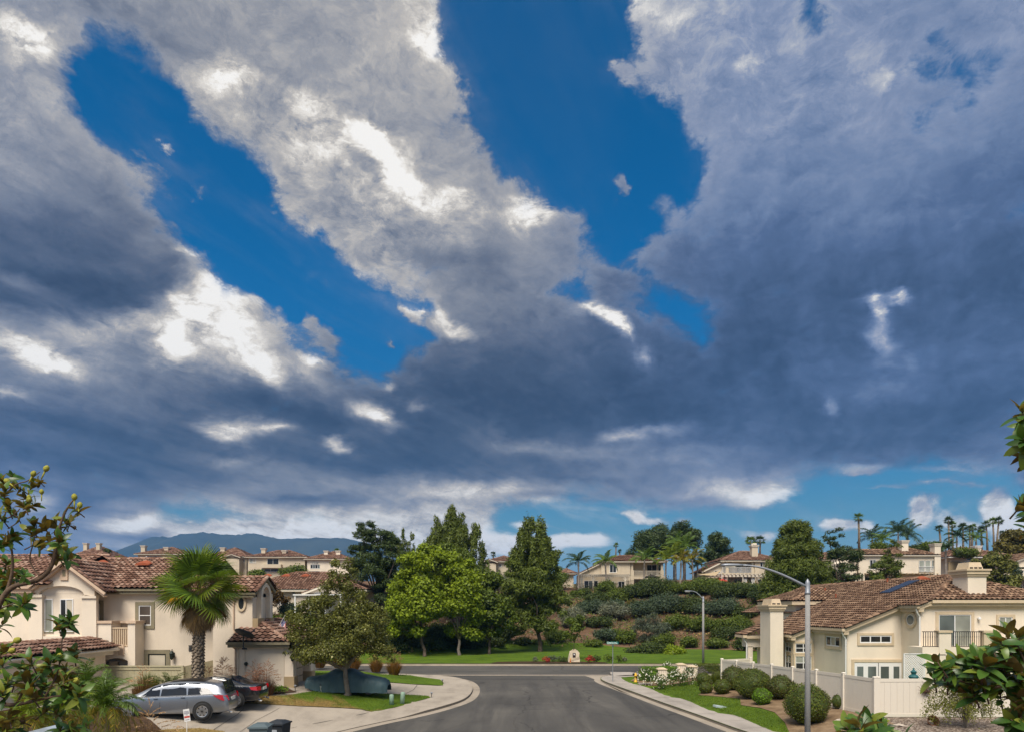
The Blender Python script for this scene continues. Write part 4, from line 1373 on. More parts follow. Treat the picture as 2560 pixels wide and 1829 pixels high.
  for i in range(len(xs) - 1):
   for j in range(rows):
    mb = MB()
    x0, x1, z0, z1 = (xs[i] - .5) * w + fw * .5, (xs[i + 1] - .5) * w - fw * .5, (zs[j] - .5) * h + fw * .4, (zs[j + 1] - .5) * h - fw * .4
    mb.obox(at((x0 + x1) / 2, .005, (z0 + z1) / 2), x1 - x0, .010, z1 - z0, M)
    mb.build('pane', MATS[panes[k % len(panes)]], win)
    k += 1
  return win
 def chimney(self, x0, x1, y0, y1, z0, z1, cap=.10, hat=True, m=None, capm=None):
  mb = MB()
  mb.box(x0, x1, y0, y1, z0, z1 - .55)
  ch = mb.build('chimney', m or self.wm, self.t)
  mb = MB()
  mb.box(x0 - cap * .5, x1 + cap * .5, y0 - cap * .5, y1 + cap * .5, z1 - .55, z1 - .42)
  mb.box(x0 - cap, x1 + cap, y0 - cap, y1 + cap, z1 - .42, z1 - .22)
  mb.box(x0 - cap * 1.5, x1 + cap * 1.5, y0 - cap * 1.5, y1 + cap * 1.5, z1 - .22, z1 - .12)
  mb.build('chimney_cap', capm or self.trim, ch)
  if hat:
   i = min(x1 - x0, y1 - y0) * .16
   mb = MB()
   mb.taper(x0 + i * .6, x1 - i * .6, y0 + i * .6, y1 - i * .6, z1 - .12, z1 + .30, i * .6)
   mb.build('spark_hat', capm or self.trim, ch)
   mb = MB()
   nx = max(2, int((x1 - x0) / .3))
   for k in range(nx):
    a = x0 + i * .9 + (x1 - x0 - 1.8 * i) * (k + .15) / nx
    b_ = x0 + i * .9 + (x1 - x0 - 1.8 * i) * (k + .85) / nx
    mb.box(a, b_, y0 + i * .6 - .004, y0 + i * .6 + .05, z1 - .08, z1 + .0)
   mb.build('vent_slot', MATS['iron_black'], ch)
  return ch
 def balusters(self, a, b, h, step=.12, matl=None, w=.035, name='baluster', rail=.07, single=True, kind=None, parent=None, knob=False):
  """Railing from a to b (feet of the rail): top and bottom rail and balusters."""
  a, b = Vector(a), Vector(b)
  par = MB()
  par.beam(a + Vector((0, 0, h)), b + Vector((0, 0, h)), rail, rail * .8)
  par.beam(a + Vector((0, 0, .08)), b + Vector((0, 0, .08)), rail * .8, rail * .7)
  r = par.build('railing', matl, self.t)
  n = max(2, int((b - a).length / step))
  if single:
   mb0 = MB(); mb0.box(-w / 2, w / 2, -w / 2, w / 2, .08, h)
   if knob: mb0.lathe([(.0, h * .62), (w * 1.1, h * .66), (w * 1.1, h * .70), (0, h * .74)], n=6); mb0.lathe([(.0, h * .18), (w * 1.0, h * .22), (0, h * .28)], n=6)
   me = mb0.mesh(name, matl)
   for i in range(n):
    o = mobj(name, me, r)
    o.location = a + (b - a) * ((i + .5) / n) - origin_of(r)
  else:
   mb = MB()
   for i in range(n):
    q = a + (b - a) * ((i + .5) / n)
    mb.box(q.x - w / 2, q.x + w / 2, q.y - w / 2, q.y + w / 2, q.z + .08, q.z + h)
   mb.build('balusters', matl, r, 'stuff')
  return r
 def done(self, single=0, caps_single=0, geo_n=7):
  self.W.build('wall', self.wm, self.t)
  if self.T.v: self.T.build('cornice', self.trim, self.t)
  r = self.deck.build('roof', MATS['roof_deck'], self.t, fix=False)
  pl = [q for f in self.faces for q in f.tiles(self.tw, self.tl, self.jit, self.holes)]
  pieces('tile', tile_geo(self.tw, self.tl, geo_n), pl, self.tm, r, single, 'tile_field')
  if self.caps:
   pieces('ridge_tile', cap_geo(.40), self.caps, self.tm, r, caps_single, 'ridge_caps')
  return r
 def roof_vent(self, q, up, sc=1.0):
  """Half-round louvred vent on the roof at q (faces the camera side), in red-painted metal."""
  mb = MB()
  q = Vector(q)
  n = 8
  for k in range(3):
   r0 = .42 * sc * (1 - .28 * k); z = .04 + .07 * k * sc
   pts = [(q.x + r0 * 1.15 * math.cos(math.pi * i / n), q.y - .12 * sc + k * .05, q.z + z + r0 * .42 * math.sin(math.pi * i / n)) for i in range(n + 1)]
   mb.extrude(pts, (0, .5 * sc, .16 * sc))
  mb.build('roof_vent', MATS['vent_red'], self.t)
 def pipe(self, q):
  mb = MB(); mb.lathe([(.11, -.1), (.11, .02), (.055, .06), (.055, .38), (.075, .38), (.075, .44)], q, 8)
  mb.build('vent_pipe', MATS['vent_red'], self.t)
def lantern(parent, c, n=(0, -1, 0), s=1.0):
 """Wall lantern: back plate, arm, caged body with a pointed roof and finial."""
 mb = MB(); c = Vector(c); n = Vector(n)
 mb.obox(c + n * .015, .12 * s if n.y else .03, .03 if n.y else .12 * s, .26 * s)
 b = c + n * .20 * s
 mb.tube([c + Vector((0, 0, .12 * s)), c + n * .12 * s + Vector((0, 0, .30 * s)), b + Vector((0, 0, .30 * s)), b + Vector((0, 0, .22 * s))], .014 * s, 5)
 mb.lathe([(.02, -.24), (.05, -.20), (.09, -.17), (.12, .08), (.14, .09), (.06, .20), (.015, .24)] if s == 1 else [(r * s, z * s) for r, z in [(.02, -.24), (.05, -.20), (.09, -.17), (.12, .08), (.14, .09), (.06, .20), (.015, .24)]], b, 6)
 return mb.build('wall_lantern', MATS['iron_green'], parent)
mat('iron_green', (.022, .03, .024), .5, .4)
# ------------------------------------------------------------------ the near house on the left
def left_house():
 zg = 1.0
 H = House('cream two-storey house with red tile roofs behind the fan palm and parked cars', (-20, 44, zg), 'stucco_tan', 'tile_red', .345, .42, 1.0, trim='trim_olive')
 t = H.t
 # main body along the street, then the small wing at its right end
 H.W.box(-31, -21.3, 44.0, 54, zg - 1, 7.05)
 H.W.box(-21.3, -18.4, 44.0, 46, zg - 1, 6.85)
 H.W.box(-18.6, -16.15, 42.3, 45.9, zg - 1, 6.84)
 H.face([(-26.5, 43.5, 7.13), (-20.8, 43.5, 7.13), (-20.8, 49.3, 9.45), (-31, 49.3, 9.45), (-31, 43.5, 7.13)], (1, 0, 0))
 H.face([(-31, 55, 7.13), (-20.8, 55, 7.13), (-20.8, 49.3, 9.45), (-31, 49.3, 9.45)], (1, 0, 0), False)
 H.W.extrude([(-21.2, 44.0, 6.6), (-21.2, 54, 6.6), (-21.2, 54, 7.0), (-21.2, 49.3, 9.35), (-21.2, 44.0, 7.0)], (-.3, 0, 0))
 H.caps += line_caps((-31, 49.3, 9.45), (-20.8, 49.3, 9.45)) + line_caps((-20.82, 43.5, 7.16), (-20.82, 49.3, 9.48))
 H.T.box(-26.6, -21.0, 43.62, 43.98, 6.78, 7.06); H.T.box(-26.6, -20.9, 43.50, 43.64, 6.98, 7.12)
 # wing roof: front slope, gabled to the right with an arched niche in the gable wall
 zr, ze = 7.86, 6.85
 H.face([(-21.6, 41.85, ze), (-15.75, 41.85, ze), (-15.75, 43.95, zr), (-21.6, 43.95, zr)], (1, 0, 0))
 H.face([(-21.6, 45.6, ze + .2), (-15.75, 45.6, ze + .2), (-15.75, 43.95, zr), (-21.6, 43.95, zr)], (1, 0, 0), False)
 H.caps += line_caps((-21.6, 43.95, zr), (-15.75, 43.95, zr)) + line_caps((-15.8, 41.85, ze + .03), (-15.8, 43.95, zr + .03)) + line_caps((-15.8, 45.6, ze + .23), (-15.8, 43.95, zr + .03))
 H.T.box(-21.4, -15.95, 41.95, 42.29, 6.55, 6.80); H.T.box(-21.4, -15.8, 41.86, 41.98, 6.72, 6.86)
 H.T.beam((-15.86, 41.9, ze - .12), (-15.86, 43.95, zr - .12), .10, .2); H.T.beam((-15.86, 45.5, ze + .08), (-15.86, 43.95, zr - .12), .10, .2)
 H.W.extrude([(-16.15, 42.3, 6.6), (-16.15, 45.4, 6.6), (-16.15, 45.3, 6.95), (-16.15, 43.95, zr - .12), (-16.15, 42.3, 6.95)], (-.25, 0, 0))
 # arched niche on the right-hand gable: a proud surround with a curved head, and its plinths
 mb = MB()
 y0, y1, zb, zs = 42.95, 45.05, 5.05, 6.55
 arc = [(-16.145, (y0 + y1) / 2 - .62 * math.cos(a), zs + .72 * math.sin(a)) for a in np.linspace(0, math.pi, 11)]
 outer = [(-16.145, (y0 + y1) / 2 - .95 * math.cos(a), min(zs + .98 * math.sin(a), 7.6)) for a in np.linspace(0, math.pi, 11)]
 for i in range(10):
  mb.extrude([outer[i], outer[i + 1], arc[i + 1], arc[i]], (.26, 0, 0))
 mb.box(-16.145, -15.885, 43.05, 43.38, zb - .35, zs); mb.box(-16.145, -15.885, 44.62, 44.95, zb - .35, zs)
 mb.build('arch_surround', MATS['stucco_white'], t)
 for ya, yb in ((42.28, 43.44), (44.55, 45.2)):
  mb = MB(); mb.box(-16.14, -15.8, ya, yb, 4.55, 5.25); mb.build('plinth', MATS['stucco_base'], t)
 # garage, one storey, with a hipped roof
 gm = MB()
 gm.box(-16.7, -13.75, 41.0, 47.5, zg - 1, 3.72)
 gm.build('garage_wall', MATS['stucco_tan'], t)
 e, m = 3.86, .42
 H.face([(-17.0, 40.5, e), (-13.25, 40.5, e), (-15.9, 43.15, e + m * 2.65), (-17.0, 43.15, e + m * 2.65)], (1, 0, 0))
 H.face([(-13.25, 40.5, e), (-13.25, 47.6, e), (-16.2, 47.6, e + m * 2.95), (-16.2, 43.45, e + m * 2.95)], (0, 1, 0))
 H.caps += line_caps((-13.25, 40.5, e), (-16.0, 43.25, e + m * 2.75))
 H.T.box(-17.0, -13.3, 40.62, 40.98, e - .34, e - .10); H.T.box(-17.05, -13.24, 40.48, 40.64, e - .16, e)
 H.T.box(-13.74, -13.3, 40.64, 47.5, e - .34, e - .10)
 # garage front: pillars, brown base, roller doors
 for y in (41.35, 44.9):
  mb = MB(); mb.box(-13.74, -13.2, y - .32, y + .30, zg + .75, 3.5)
  pl = mb.build('garage_pillar', MATS['stucco_cream'], t)
  mb = MB(); mb.box(-13.745, -13.12, y - .40, y + .38, zg - .6, zg + .75)
  mb.build('pillar_base', MATS['stucco_base'], pl)
 mb = MB(); mb.box(-13.76, -13.70, 41.75, 44.5, zg - .2, 3.2)
 gd = mb.build('garage_door', MATS['trim_olive'], t)
 for k in range(4):
  for j in range(4):
   mb = MB(); mb.box(-13.70, -13.665, 41.8 + j * .68, 42.4 + j * .68, zg + .05 + k * .52, zg + .5 + k * .52)
   mb.build('door_panel', MATS['wood_tan'], gd)
 lantern(t, (-13.2, 41.05, 2.9), (0, -1, 0), 1.0)
 # electricity meter, conduit and service panel on the garage wall
 mb = MB()
 q = P(616, 1658, 40.96); mb.tube([(q.x, 40.99, q.z), (q.x, 40.86, q.z)], [.12, .11], 12)
 mb.build('meter', MATS['iron_green'], t)
 mb = MB()
 mb.box(q.x + .06, q.x + .38, 40.93, 40.995, q.z - .62, q.z + .22); mb.box(q.x - .45, q.x - .05, 40.95, 40.995, q.z - .9, q.z - .35)
 mb.box(q.x - .14, q.x - .10, 40.93, 40.995, 1.2, 3.5); mb.box(q.x - .52, q.x - .48, 40.93, 40.995, 1.2, 3.5)
 mb.build('service_panel', MATS['stucco_tan'], t)
 # windows of the main wall
 for px0, px1, py0, py1 in ((347, 378, 1512, 1562), (218, 250, 1508, 1556)):
  c = (P(px0, py0, 43.98) + P(px1, py1, 43.98)) / 2
  w, h = (px1 - px0) * 43.98 / FPX, (py1 - py0) * 43.98 / FPX
  H.window((c.x, 44.0, c.z), w, h, cols=1, rows=2, trim=.22, panes=('glass_screen',), trimm='trim_olive', fw=.06)
 c = P(393, 1657, 43.98)
 H.window((c.x, 44.0, c.z), 1.15, 1.25, cols=1, rows=1, trim=.26, panes=('glass_curtain',), trimm='trim_olive', frame='iron_green', fw=.07)
 lantern(t, P(434, 1636, 43.98), s=1.25)
 mb = MB()
 for k in range(5):
  z = P(480, 1612, 44).z - k * .085
  mb.box(P(472, 1600, 44).x, P(487, 1600, 44).x, 43.94, 43.998, z - .02, z + .015)
 mb.build('wall_vent', MATS['iron_black'], t)
 mb = MB(); q = P(342, 1613, 44); mb.extrude([(q.x - .3, 43.99, q.z - .14), (q.x + .14, 43.99, q.z - .14), (q.x + .24, 43.99, q.z + .14), (q.x - .3, 43.99, q.z + .14)], (0, -.3, 0))
 mb.build('corbel', MATS['stucco_cream'], t)
 # oval window on the wing
 mb = MB()
 c = P(604, 1507, 42.28)
 ring = lambda rx, rz, y: [(c.x + rx * math.cos(a), y, c.z + rz * math.sin(a)) for a in np.linspace(0, 2 * math.pi, 20, endpoint=False)]
 o1, o2, i1 = ring(.30, .50, 42.2), ring(.30, .50, 42.3), ring(.17, .36, 42.2)
 for k in range(20):
  j = (k + 1) % 20
  mb.add([o1[k], o1[j], i1[j], i1[k]], [(0, 1, 2, 3)]); mb.add([o1[k], o2[k], o2[j], o1[j]], [(0, 1, 2, 3)])
 ov = mb.build('oval_window', MATS['trim_tan'], t, fix=False)
 mb = MB(); mb.poly(ring(.19, .38, 42.24)); mb.build('pane', MATS['glass_dark'], ov)
 # downspouts
 mb = MB(); mb.tube([(-17.4, 41.9, 6.7), (-17.3, 42.22, 6.5), (-17.3, 42.24, 6.3), (-17.3, 42.24, 4.5), (-17.2, 42.2, 4.3)], .05, 6)
 mb.build('downspout', MATS['trim_peach'], t)
 mb = MB(); mb.tube([(-16.75, 40.7, 3.6), (-16.66, 40.94, 3.4), (-16.66, 40.94, .9)], .05, 6)
 mb.build('downspout', MATS['trim_peach'], t)
 # gabled front wing with two tall windows under an arch
 YW = 43.0
 fw = MB()
 fw.box(-42, -26.7, YW, 49, zg - 1, 7.05)
 fw.build('front_wall', MATS['stucco_cream'], t)
 pk = (-28.0, 8.87)
 H.face([(-43, 42.3, 7.32), (-28.9, 42.3, 7.32), (-28.9, 48, 9.58), (-43, 48, 9.58)], (1, 0, 0))
 H.face([(-43, 53.7, 7.32), (-28.9, 53.7, 7.32), (-28.9, 48, 9.58), (-43, 48, 9.58)], (1, 0, 0), False)
 H.caps += line_caps((-43, 48, 9.58), (-28.4, 48, 9.58))
 H.face([(-25.35, 42.26, 6.87), (-25.35, 48.5, 6.87), (pk[0], 48.5, pk[1]), (pk[0], 42.26, pk[1])], (0, 1, 0))
 H.face([(-30.1, 42.26, 7.30), (-30.1, 47.5, 7.30), (pk[0], 47.5, pk[1]), (pk[0], 42.26, pk[1])], (0, 1, 0))
 H.caps += line_caps((-25.32, 42.34, 6.92), (pk[0], 42.34, pk[1] + .06)) + line_caps((-30.1, 42.34, 7.35), (pk[0], 42.34, pk[1] + .06)) + line_caps((pk[0], 42.3, pk[1] + .04), (pk[0], 48.3, pk[1] + .04))
 mb = MB()
 mb.extrude([(-30.2, YW - .01, 6.8), (-26.7, YW - .01, 6.8), (-26.7, YW - .01, 7.7), (pk[0], YW - .01, pk[1] - .18), (-29.7, YW - .01, 7.5), (-30.2, YW - .01, 7.15)], (0, .3, 0))
 mb.extrude([(-30.25, YW - .25, 7.0), (-29.95, YW - .25, 7.35), (pk[0], YW - .25, pk[1] - .22), (-26.25, YW - .25, 7.45), (-26.25, YW - .25, 6.62)] + [(-28.35 + 1.45 * math.cos(q), YW - .25, 6.70 + .58 * math.sin(q)) for q in np.linspace(.05, math.pi - .05, 12)], (0, .235, 0))
 mb.build('gable_wall', MATS['stucco_cream'], t)
 mb = MB()
 for p0, p1 in (((-25.33, 42.32, 6.77), (pk[0], 42.32, pk[1] - .09)), ((-30.12, 42.32, 7.20), (pk[0], 42.32, pk[1] - .09))):
  mb.beam(p0, p1, .12, .17)
  sx = .1 if p0[0] < -27 else -.1
  mb.beam((p0[0] + sx, 42.58, p0[2] - .15), (p1[0], 42.58, p1[2] - .15), .34, .12)
 mb.box(-43, -30.0, 42.32, 42.5, 7.10, 7.30); mb.box(-43, -30.05, 42.5, 42.98, 6.84, 7.10)
 mb.build('barge_board', MATS['trim_peach'], t)
 for x0, x1, z0, z1 in ((-30.5, -29.5, 6.56, 6.74), (-27.1, -26.1, 6.50, 6.66)):
  mb = MB(); mb.box(x0, x1, YW - .34, YW - .004, z0, z1); mb.build('capital', MATS['stucco_cream'], t)
 q = P(161, 1432, YW - .26); mb = MB(); mb.box(q.x - .24, q.x + .24, YW - .34, YW - .252, q.z - .42, q.z + .38); v = mb.build('gable_vent', MATS['trim_peach'], t)
 mb = MB(); mb.box(q.x - .06, q.x + .12, YW - .36, YW - .342, q.z - .18, q.z + .22); mb.build('slot', MATS['trim_olive'], v)
 for x0, x1, z0, z1 in ((-30.4, -29.55, zg, 6.56), (-27.05, -26.15, 3.0, 6.5)):
  mb = MB(); mb.box(x0, x1, YW - .24, YW - .003, z0, z1); mb.build('pilaster', MATS['stucco_cream'], t)
 for px0, px1, sp, pn in ((102, 132, [.34], ('glass_dark', 'glass_blind')), (150, 183, [.46], ('glass_dark', 'glass_curtain'))):
  c = (P(px0, 1496, YW - .02) + P(px1, 1578, YW - .02)) / 2
  H.window((c.x, YW, c.z), (px1 - px0) * YW / FPX, 82 * YW / FPX, split=sp, cols=2, trim=0, panes=pn, fw=.06)
 mb = MB(); q = P(150, 1585, YW); mb.box(P(85, 0, YW).x, P(222, 0, YW).x, YW - .18, YW - .005, q.z - .42, q.z - .1)
 mb.build('sill_band', MATS['stucco_cream'], t)
 # porch with a balcony on top
 yp = 42.9
 mb = MB()
 mb.box(-26.86, -25.29, yp, 44, 3.0, 4.92); mb.box(-24.24, -23.78, yp, 44, zg - 1, 4.92)
 mb.box(-26.86, -23.80, yp + .02, 43.98, 3.02, 3.41)
 arch = [(-24.94 - .9 * math.cos(q), yp + .01, 2.25 + .48 * math.sin(q)) for q in np.linspace(0, math.pi, 12)]
 mb.extrude([(-26.2, yp + .01, zg - 1), (-26.2, yp + .01, 3.1), (-23.9, yp + .01, 3.1), (-23.9, yp + .01, zg - 1), (-24.04, yp + .01, zg - 1)] + list(reversed(arch)) + [(-25.84, yp + .01, zg - 1)], (0, .3, 0))
 mb.build('porch', MATS['stucco_cream'], t)
 mb = MB(); mb.box(-26.96, -25.21, yp - .09, 44, 4.92, 5.08); mb.box(-24.32, -23.70, yp - .09, 43.99, 4.92, 5.08); mb.box(-25.21, -24.32, 43.7, 43.99, 4.92, 5.07)
 mb.build('parapet_cap', MATS['trim_peach'], t)
 q = P(304, 1622, yp); mb = MB(); mb.box(q.x - .17, q.x + .17, yp - .08, yp - .003, q.z - .34, q.z + .32)
 mb.build('wall_plaque', MATS['trim_peach'], t)
 mb = MB(); mb.box(-25.6, -25.1, yp + .3, yp + .5, zg - .5, 2.5); mb.build('entry_door', MATS['wood_tan'], t)
 mb = MB(); mb.box(-26.2, -23.9, 43.7, 43.9, zg - .5, 3.0); mb.build('porch_back', MATS['stucco_tan'], t)
 H.balusters((-25.29, yp + .15, 3.44), (-24.25, yp + .15, 3.44), 1.18, .122, MATS['wood_tan'], .07, rail=.12)
 # lower garage roof that runs towards the camera along the left edge
 e, m = 3.43, .40
 H.face([(-24.6, 26.5, e), (-24.6, 42.6, e), (-26.2, 42.6, e + .56), (-26.2, 26.5, e + .56)], (0, 1, 0)); H.face([(-30, 26.5, 2.6), (-30, 42.6, 2.6), (-26.2, 42.6, e + .56), (-26.2, 26.5, e + .56)], (0, 1, 0), False)
 H.caps += line_caps((-26.2, 26.5, e + .58), (-26.2, 42.4, e + .58))
 mb = MB()
 mb.box(-29.5, -25.28, 26.6, 42.3, zg - 1, 2.6); mb.box(-27.0, -25.282, 26.62, 42.28, 2.5, 3.2)
 mb.build('side_garage_wall', MATS['stucco_cream'], t)
 mb = MB(); mb.box(-25.27, -24.85, 26.5, 42.4, 3.0, 3.28); mb.tube([(-24.58, 26.5, 3.30), (-24.58, 42.5, 3.30)], .08, 6)
 mb.build('eaves_gutter', MATS['trim_pale'], t)
 mb = MB(); mb.box(-25.30, -25.24, 34.5, 40.3, zg - .6, 2.53)
 gd = mb.build('garage_door', MATS['wood_tan'], t)
 for j in range(5):
  for k in range(3):
   mb = MB(); mb.box(-25.245, -25.205, 34.7 + j * 1.12, 35.6 + j * 1.12, zg - .5 + k * .52, zg - .05 + k * .52)
   mb.build('door_panel', MATS['wood_tan'], gd)
 for j in range(5):
  mb = MB()
  for k in range(4):
   a0, a1 = math.pi * (k + .12) / 4, math.pi * (k + .88) / 4
   cy, cz = 35.15 + j * 1.12, 2.08
   mb.poly([(-25.215, cy + .36 * math.cos(a0), cz + .36 * math.sin(a0)), (-25.215, cy + .36 * math.cos(a1), cz + .36 * math.sin(a1)), (-25.215, cy + .08 * math.cos(a1), cz + .08 * math.sin(a1)), (-25.215, cy + .08 * math.cos(a0), cz + .08 * math.sin(a0))])
  mb.build('fan_light', MATS['glass_dark'], gd)
 H.roof_vent(P(247, 1412, 47.2), 0, 1.0); H.roof_vent(P(356, 1413, 47.2), 0, 1.0)
 mb = MB(); q = P(366, 1397, 49.3); mb.lathe([(.05, -.1), (.05, .22)], q, 6); mb.build('flue', MATS['frame_white'], t)
 H.done(single=300, caps_single=110)
 # satellite dish on the garage eave
 d = thing('satellite_dish', 'dark grey satellite dish on a bent mast at the garage eave', 'satellite dish', P(612, 1606, 40.4))
 c = P(609, 1586, 39.9)
 mb = MB(); mb.smooth = True
 prof = [(r, .30 * r * r) for r in np.linspace(0.001, .62, 7)]
 vs, n = [], 22
 ax = Vector((.20, .52, .80)).normalized(); sx = Vector((1, .3, 0)); sx = (sx - ax * sx.dot(ax)).normalized(); sy = ax.cross(sx)
 for r, z in prof:
  for k in range(n):
   a = 2 * math.pi * k / n
   vs.append(c + sx * r * math.cos(a) * .95 + sy * r * math.sin(a) * .74 + ax * z)
 mb.add(vs, [(i * n + k, i * n + (k + 1) % n, (i + 1) * n + (k + 1) % n, (i + 1) * n + k) for i in range(6) for k in range(n)])
 mat('dish_grey', (.022, .030, .036), .5)
 o = mb.build('reflector', MATS['dish_grey'], d, fix=False)
 s = o.modifiers.new('thick', 'SOLIDIFY'); s.thickness = .03
 mb = MB(); b0 = P(612, 1620, 40.5)
 mb.tube([b0, (b0.x, 40.3, b0.z + .1), (b0.x, 40.25, b0.z + .55), c - ax * .02], [.035, .035, .04, .05], 7)
 mb.box(b0.x - .14, b0.x + .14, 40.42, 40.5, b0.z - .05, b0.z + .05)
 mb.tube([(b0.x, 40.28, b0.z + .5), (b0.x + .1, 40.1, b0.z + .45), (b0.x + .06, 40.1, b0.z + .3), (b0.x, 40.28, b0.z + .25)], .014, 5)
 mb.build('mast', MATS['dish_grey'], d)
 mb = MB(); mb.tube([c - ax * .02, c + sx * .40 + ax * .45], .018, 5); mb.obox(c + sx * .42 + ax * .47, .10, .09, .14)
 mb.build('feed_arm', MATS['dish_grey'], d)
left_house()
# ------------------------------------------------------------------ the house on the right
def right_house():
 zg = 1.0
 H = House('white stucco house with a brown tile roof stepping down behind the vinyl fence', (25, 46, zg), 'stucco_white', 'tile_brown', .30, .36, .8, trim='trim_tan')
 t = H.t
 zr = lambda x: 4.69 + .417 * (x - 20.55)
 xr, dr = 28.4, zr(28.4)
 e3 = 24.75
 # roof: one long slope that falls to the left, cut back in steps, and a hip towards the camera
 H.face([(19.0, 46.3, zr(19.0)), (20.35, 46.3, zr(20.35)), (20.35, 41.7, zr(20.35)), (23.75, 41.7, zr(23.75)), (23.75, 39.7, zr(23.75)), (24.5, 39.7, zr(24.5)), (xr, 43.6, dr), (xr, 66, dr), (22.4, 66, zr(22.4)), (22.4, 53.8, zr(22.4)), (19.0, 50.2, zr(19.0))], (0, 1, 0))
 zh = zr(24.5)
 H.face([(24.5, 39.7, zh), (32.3, 39.7, zh), (xr, 43.6, dr)], (1, 0, 0))
 H.face([(32.3, 39.7, zh), (32.3, 66, zh), (xr, 66, dr), (xr, 43.6, dr)], (0, 1, 0), False)
 cap_main = line_caps((24.5, 39.7, zh), (xr, 43.6, dr)) + line_caps((32.3, 39.7, zh), (xr, 43.6, dr)) + line_caps((xr, 43.6, dr), (xr, 66, dr))
 for a, b, y in ((19.05, 20.35, 46.28), (20.4, 23.75, 41.68), (23.8, 24.5, 39.68)):
  cap_main += line_caps((a, y, zr(a) + .02), (b, y, zr(b) + .02), .42)
 H.caps += cap_main
 # walls under it
 for x0, x1, y in ((19.35, 20.7, 46.6), (20.7, 24.05, 42.0), (24.05, 32.0, 40.0)):
  top0, top1 = zr(x0) - .10, min(zr(x1), zr(24.5)) - .10
  H.W.extrude([(x0, y, zg - 1.2), (x1 if x1 < 30 else 32.0, y, zg - 1.2), (x1 if x1 < 30 else 32.0, y, top1)] + ([(24.5, y, top1)] if x1 > 30 else []) + [(x0, y, top0)], (0, (49.6 if x0 < 20 else 53.5 if x0 < 22 else 65) - y, 0))
 # cornices: level under the eaves, sloping under the rakes
 for x, y0, y1 in ((19.0, 46.3, 49.6), (20.35, 41.7, 46.6), (23.75, 39.7, 42.0)):
  z = zr(x)
  H.T.box(x + .04, x + .34, y0 + .05, y1, z - .36, z - .14); H.T.box(x - .10, x + .08, y0, y1, z - .16, z + .015)
 for a, b, y in ((19.05, 20.7, 46.3), (20.4, 24.05, 41.7), (23.8, 24.6, 39.7)):
  H.T.beam((a, y + .16, zr(a) - .20), (b, y + .16, zr(b) - .20), .26, .16); H.T.beam((a, y + .06, zr(a) - .09), (b, y + .06, zr(b) - .09), .12, .10)
 H.T.box(24.5, 32.3, 39.60, 39.76, zh - .16, zh + .015); H.T.box(24.4, 32.2, 39.74, 39.99, zh - .34, zh - .15); H.T.box(24.3, 32.2, 39.86, 39.995, zh - .46, zh - .34)
 # raised block behind, with its own hipped roof
 H.W.box(22.5, 27.6, 54, 60.5, 0, 6.35)
 H.hip(22.0, 28.6, 53.4, 61, 6.45, .36, cornice=.30)
 # porch at the far left corner
 H.W.box(17.45, 19.5, 50.4, 51.6, 3.0, 3.86); H.W.box(17.5, 17.85, 50.4, 50.9, zg - 1, 3.05); H.W.box(18.6, 19.4, 50.4, 51.6, zg - 1, 3.05)
 H.face([(17.1, 50.0, 3.88), (17.1, 51.9, 3.88), (19.1, 51.9, 4.7), (19.1, 50.0, 4.7)], (0, 1, 0))
 H.T.box(17.0, 17.3, 50.0, 51.9, 3.7, 3.89); H.T.box(17.3, 19.4, 50.1, 50.39, 3.64, 3.86)
 # downspouts
 for x, y, z in ((19.30, 47.9, zr(19) - .2), (20.62, 41.94, zr(20.35) - .2), (23.98, 39.94, zr(23.75) - .2), (17.4, 50.3, 3.7)):
  mb = MB(); mb.tube([(x - .3, y - .1, z), (x - .22, y - .06, z - .2), (x - .04, y - .02, z - .45), (x - .04, y - .02, zg - .5)], .045, 6)
  mb.build('downspout', MATS['vinyl_white'], t)
 # windows
 def px_window(px0, px1, py0, py1, y, **k):
  a, b = P(px0, py0, y), P(px1, py1, y)
  return H.window(((a.x + b.x) / 2, y, (a.z + b.z) / 2), b.x - a.x, a.z - b.z, **k)
 px_window(2149, 2228, 1587, 1606, 42.0, cols=3, trim=.15, panes=('glass_dark',), trimm='trim_tan', fw=.07)
 px_window(1988, 2028, 1607, 1630, 46.6, cols=2, rows=2, trim=.14, panes=('glass_dark',), trimm='trim_tan', fw=.05)
 px_window(1988, 2028, 1639, 1672, 46.6, cols=2, rows=2, trim=.12, panes=('glass_dark', 'glass_blind'), trimm='trim_tan', fw=.05)
 for z0, z1 in ((2.85, 3.5), (1.6, 2.6)):
  H.window((19.35, 47.55, (z0 + z1) / 2), 1.0, z1 - z0, n=(-1, 0, 0), cols=2, rows=2, trim=.13, panes=('glass_dark', 'glass_curtain'), trimm='trim_tan', fw=.05)
 H.window((20.7, 43.8, 3.75), 1.85, .62, n=(-1, 0, 0), cols=3, trim=.20, panes=('glass_dark', 'glass_curtain'), trimm='trim_tan', fw=.06)
 # French doors
 mb = MB()
 a, b = P(2135, 1654, 42), P(2253, 1700, 42)
 for x0, x1, z0, z1 in ((a.x - .16, a.x, zg - .3, a.z + .18), (b.x, b.x + .16, zg - .3, a.z + .18), (a.x, b.x, a.z, a.z + .18)):
  mb.box(x0, x1, 41.93, 41.998, z0, z1)
 fd = mb.build('french_door', MATS['trim_tan'], t)
 mb = MB(); mb.box(a.x, b.x, 41.96, 41.997, zg - .3, a.z)
 mb.build('leaf', MATS['frame_white'], fd)
 w = b.x - a.x
 for f0, f1 in ((.06, .19), (.29, .46), (.56, .73), (.83, .95)):
  mb = MB(); mb.box(a.x + w * f0, a.x + w * f1, 41.945, 41.965, zg + .2, a.z - .26)
  mb.build('pane', MATS['glass_grey'], fd)
 mb = MB(); mb.box(a.x + w * .505, a.x + w * .515, 41.945, 41.965, zg - .2, a.z - .04); mb.build('meeting_gap', MATS['iron_black'], fd)
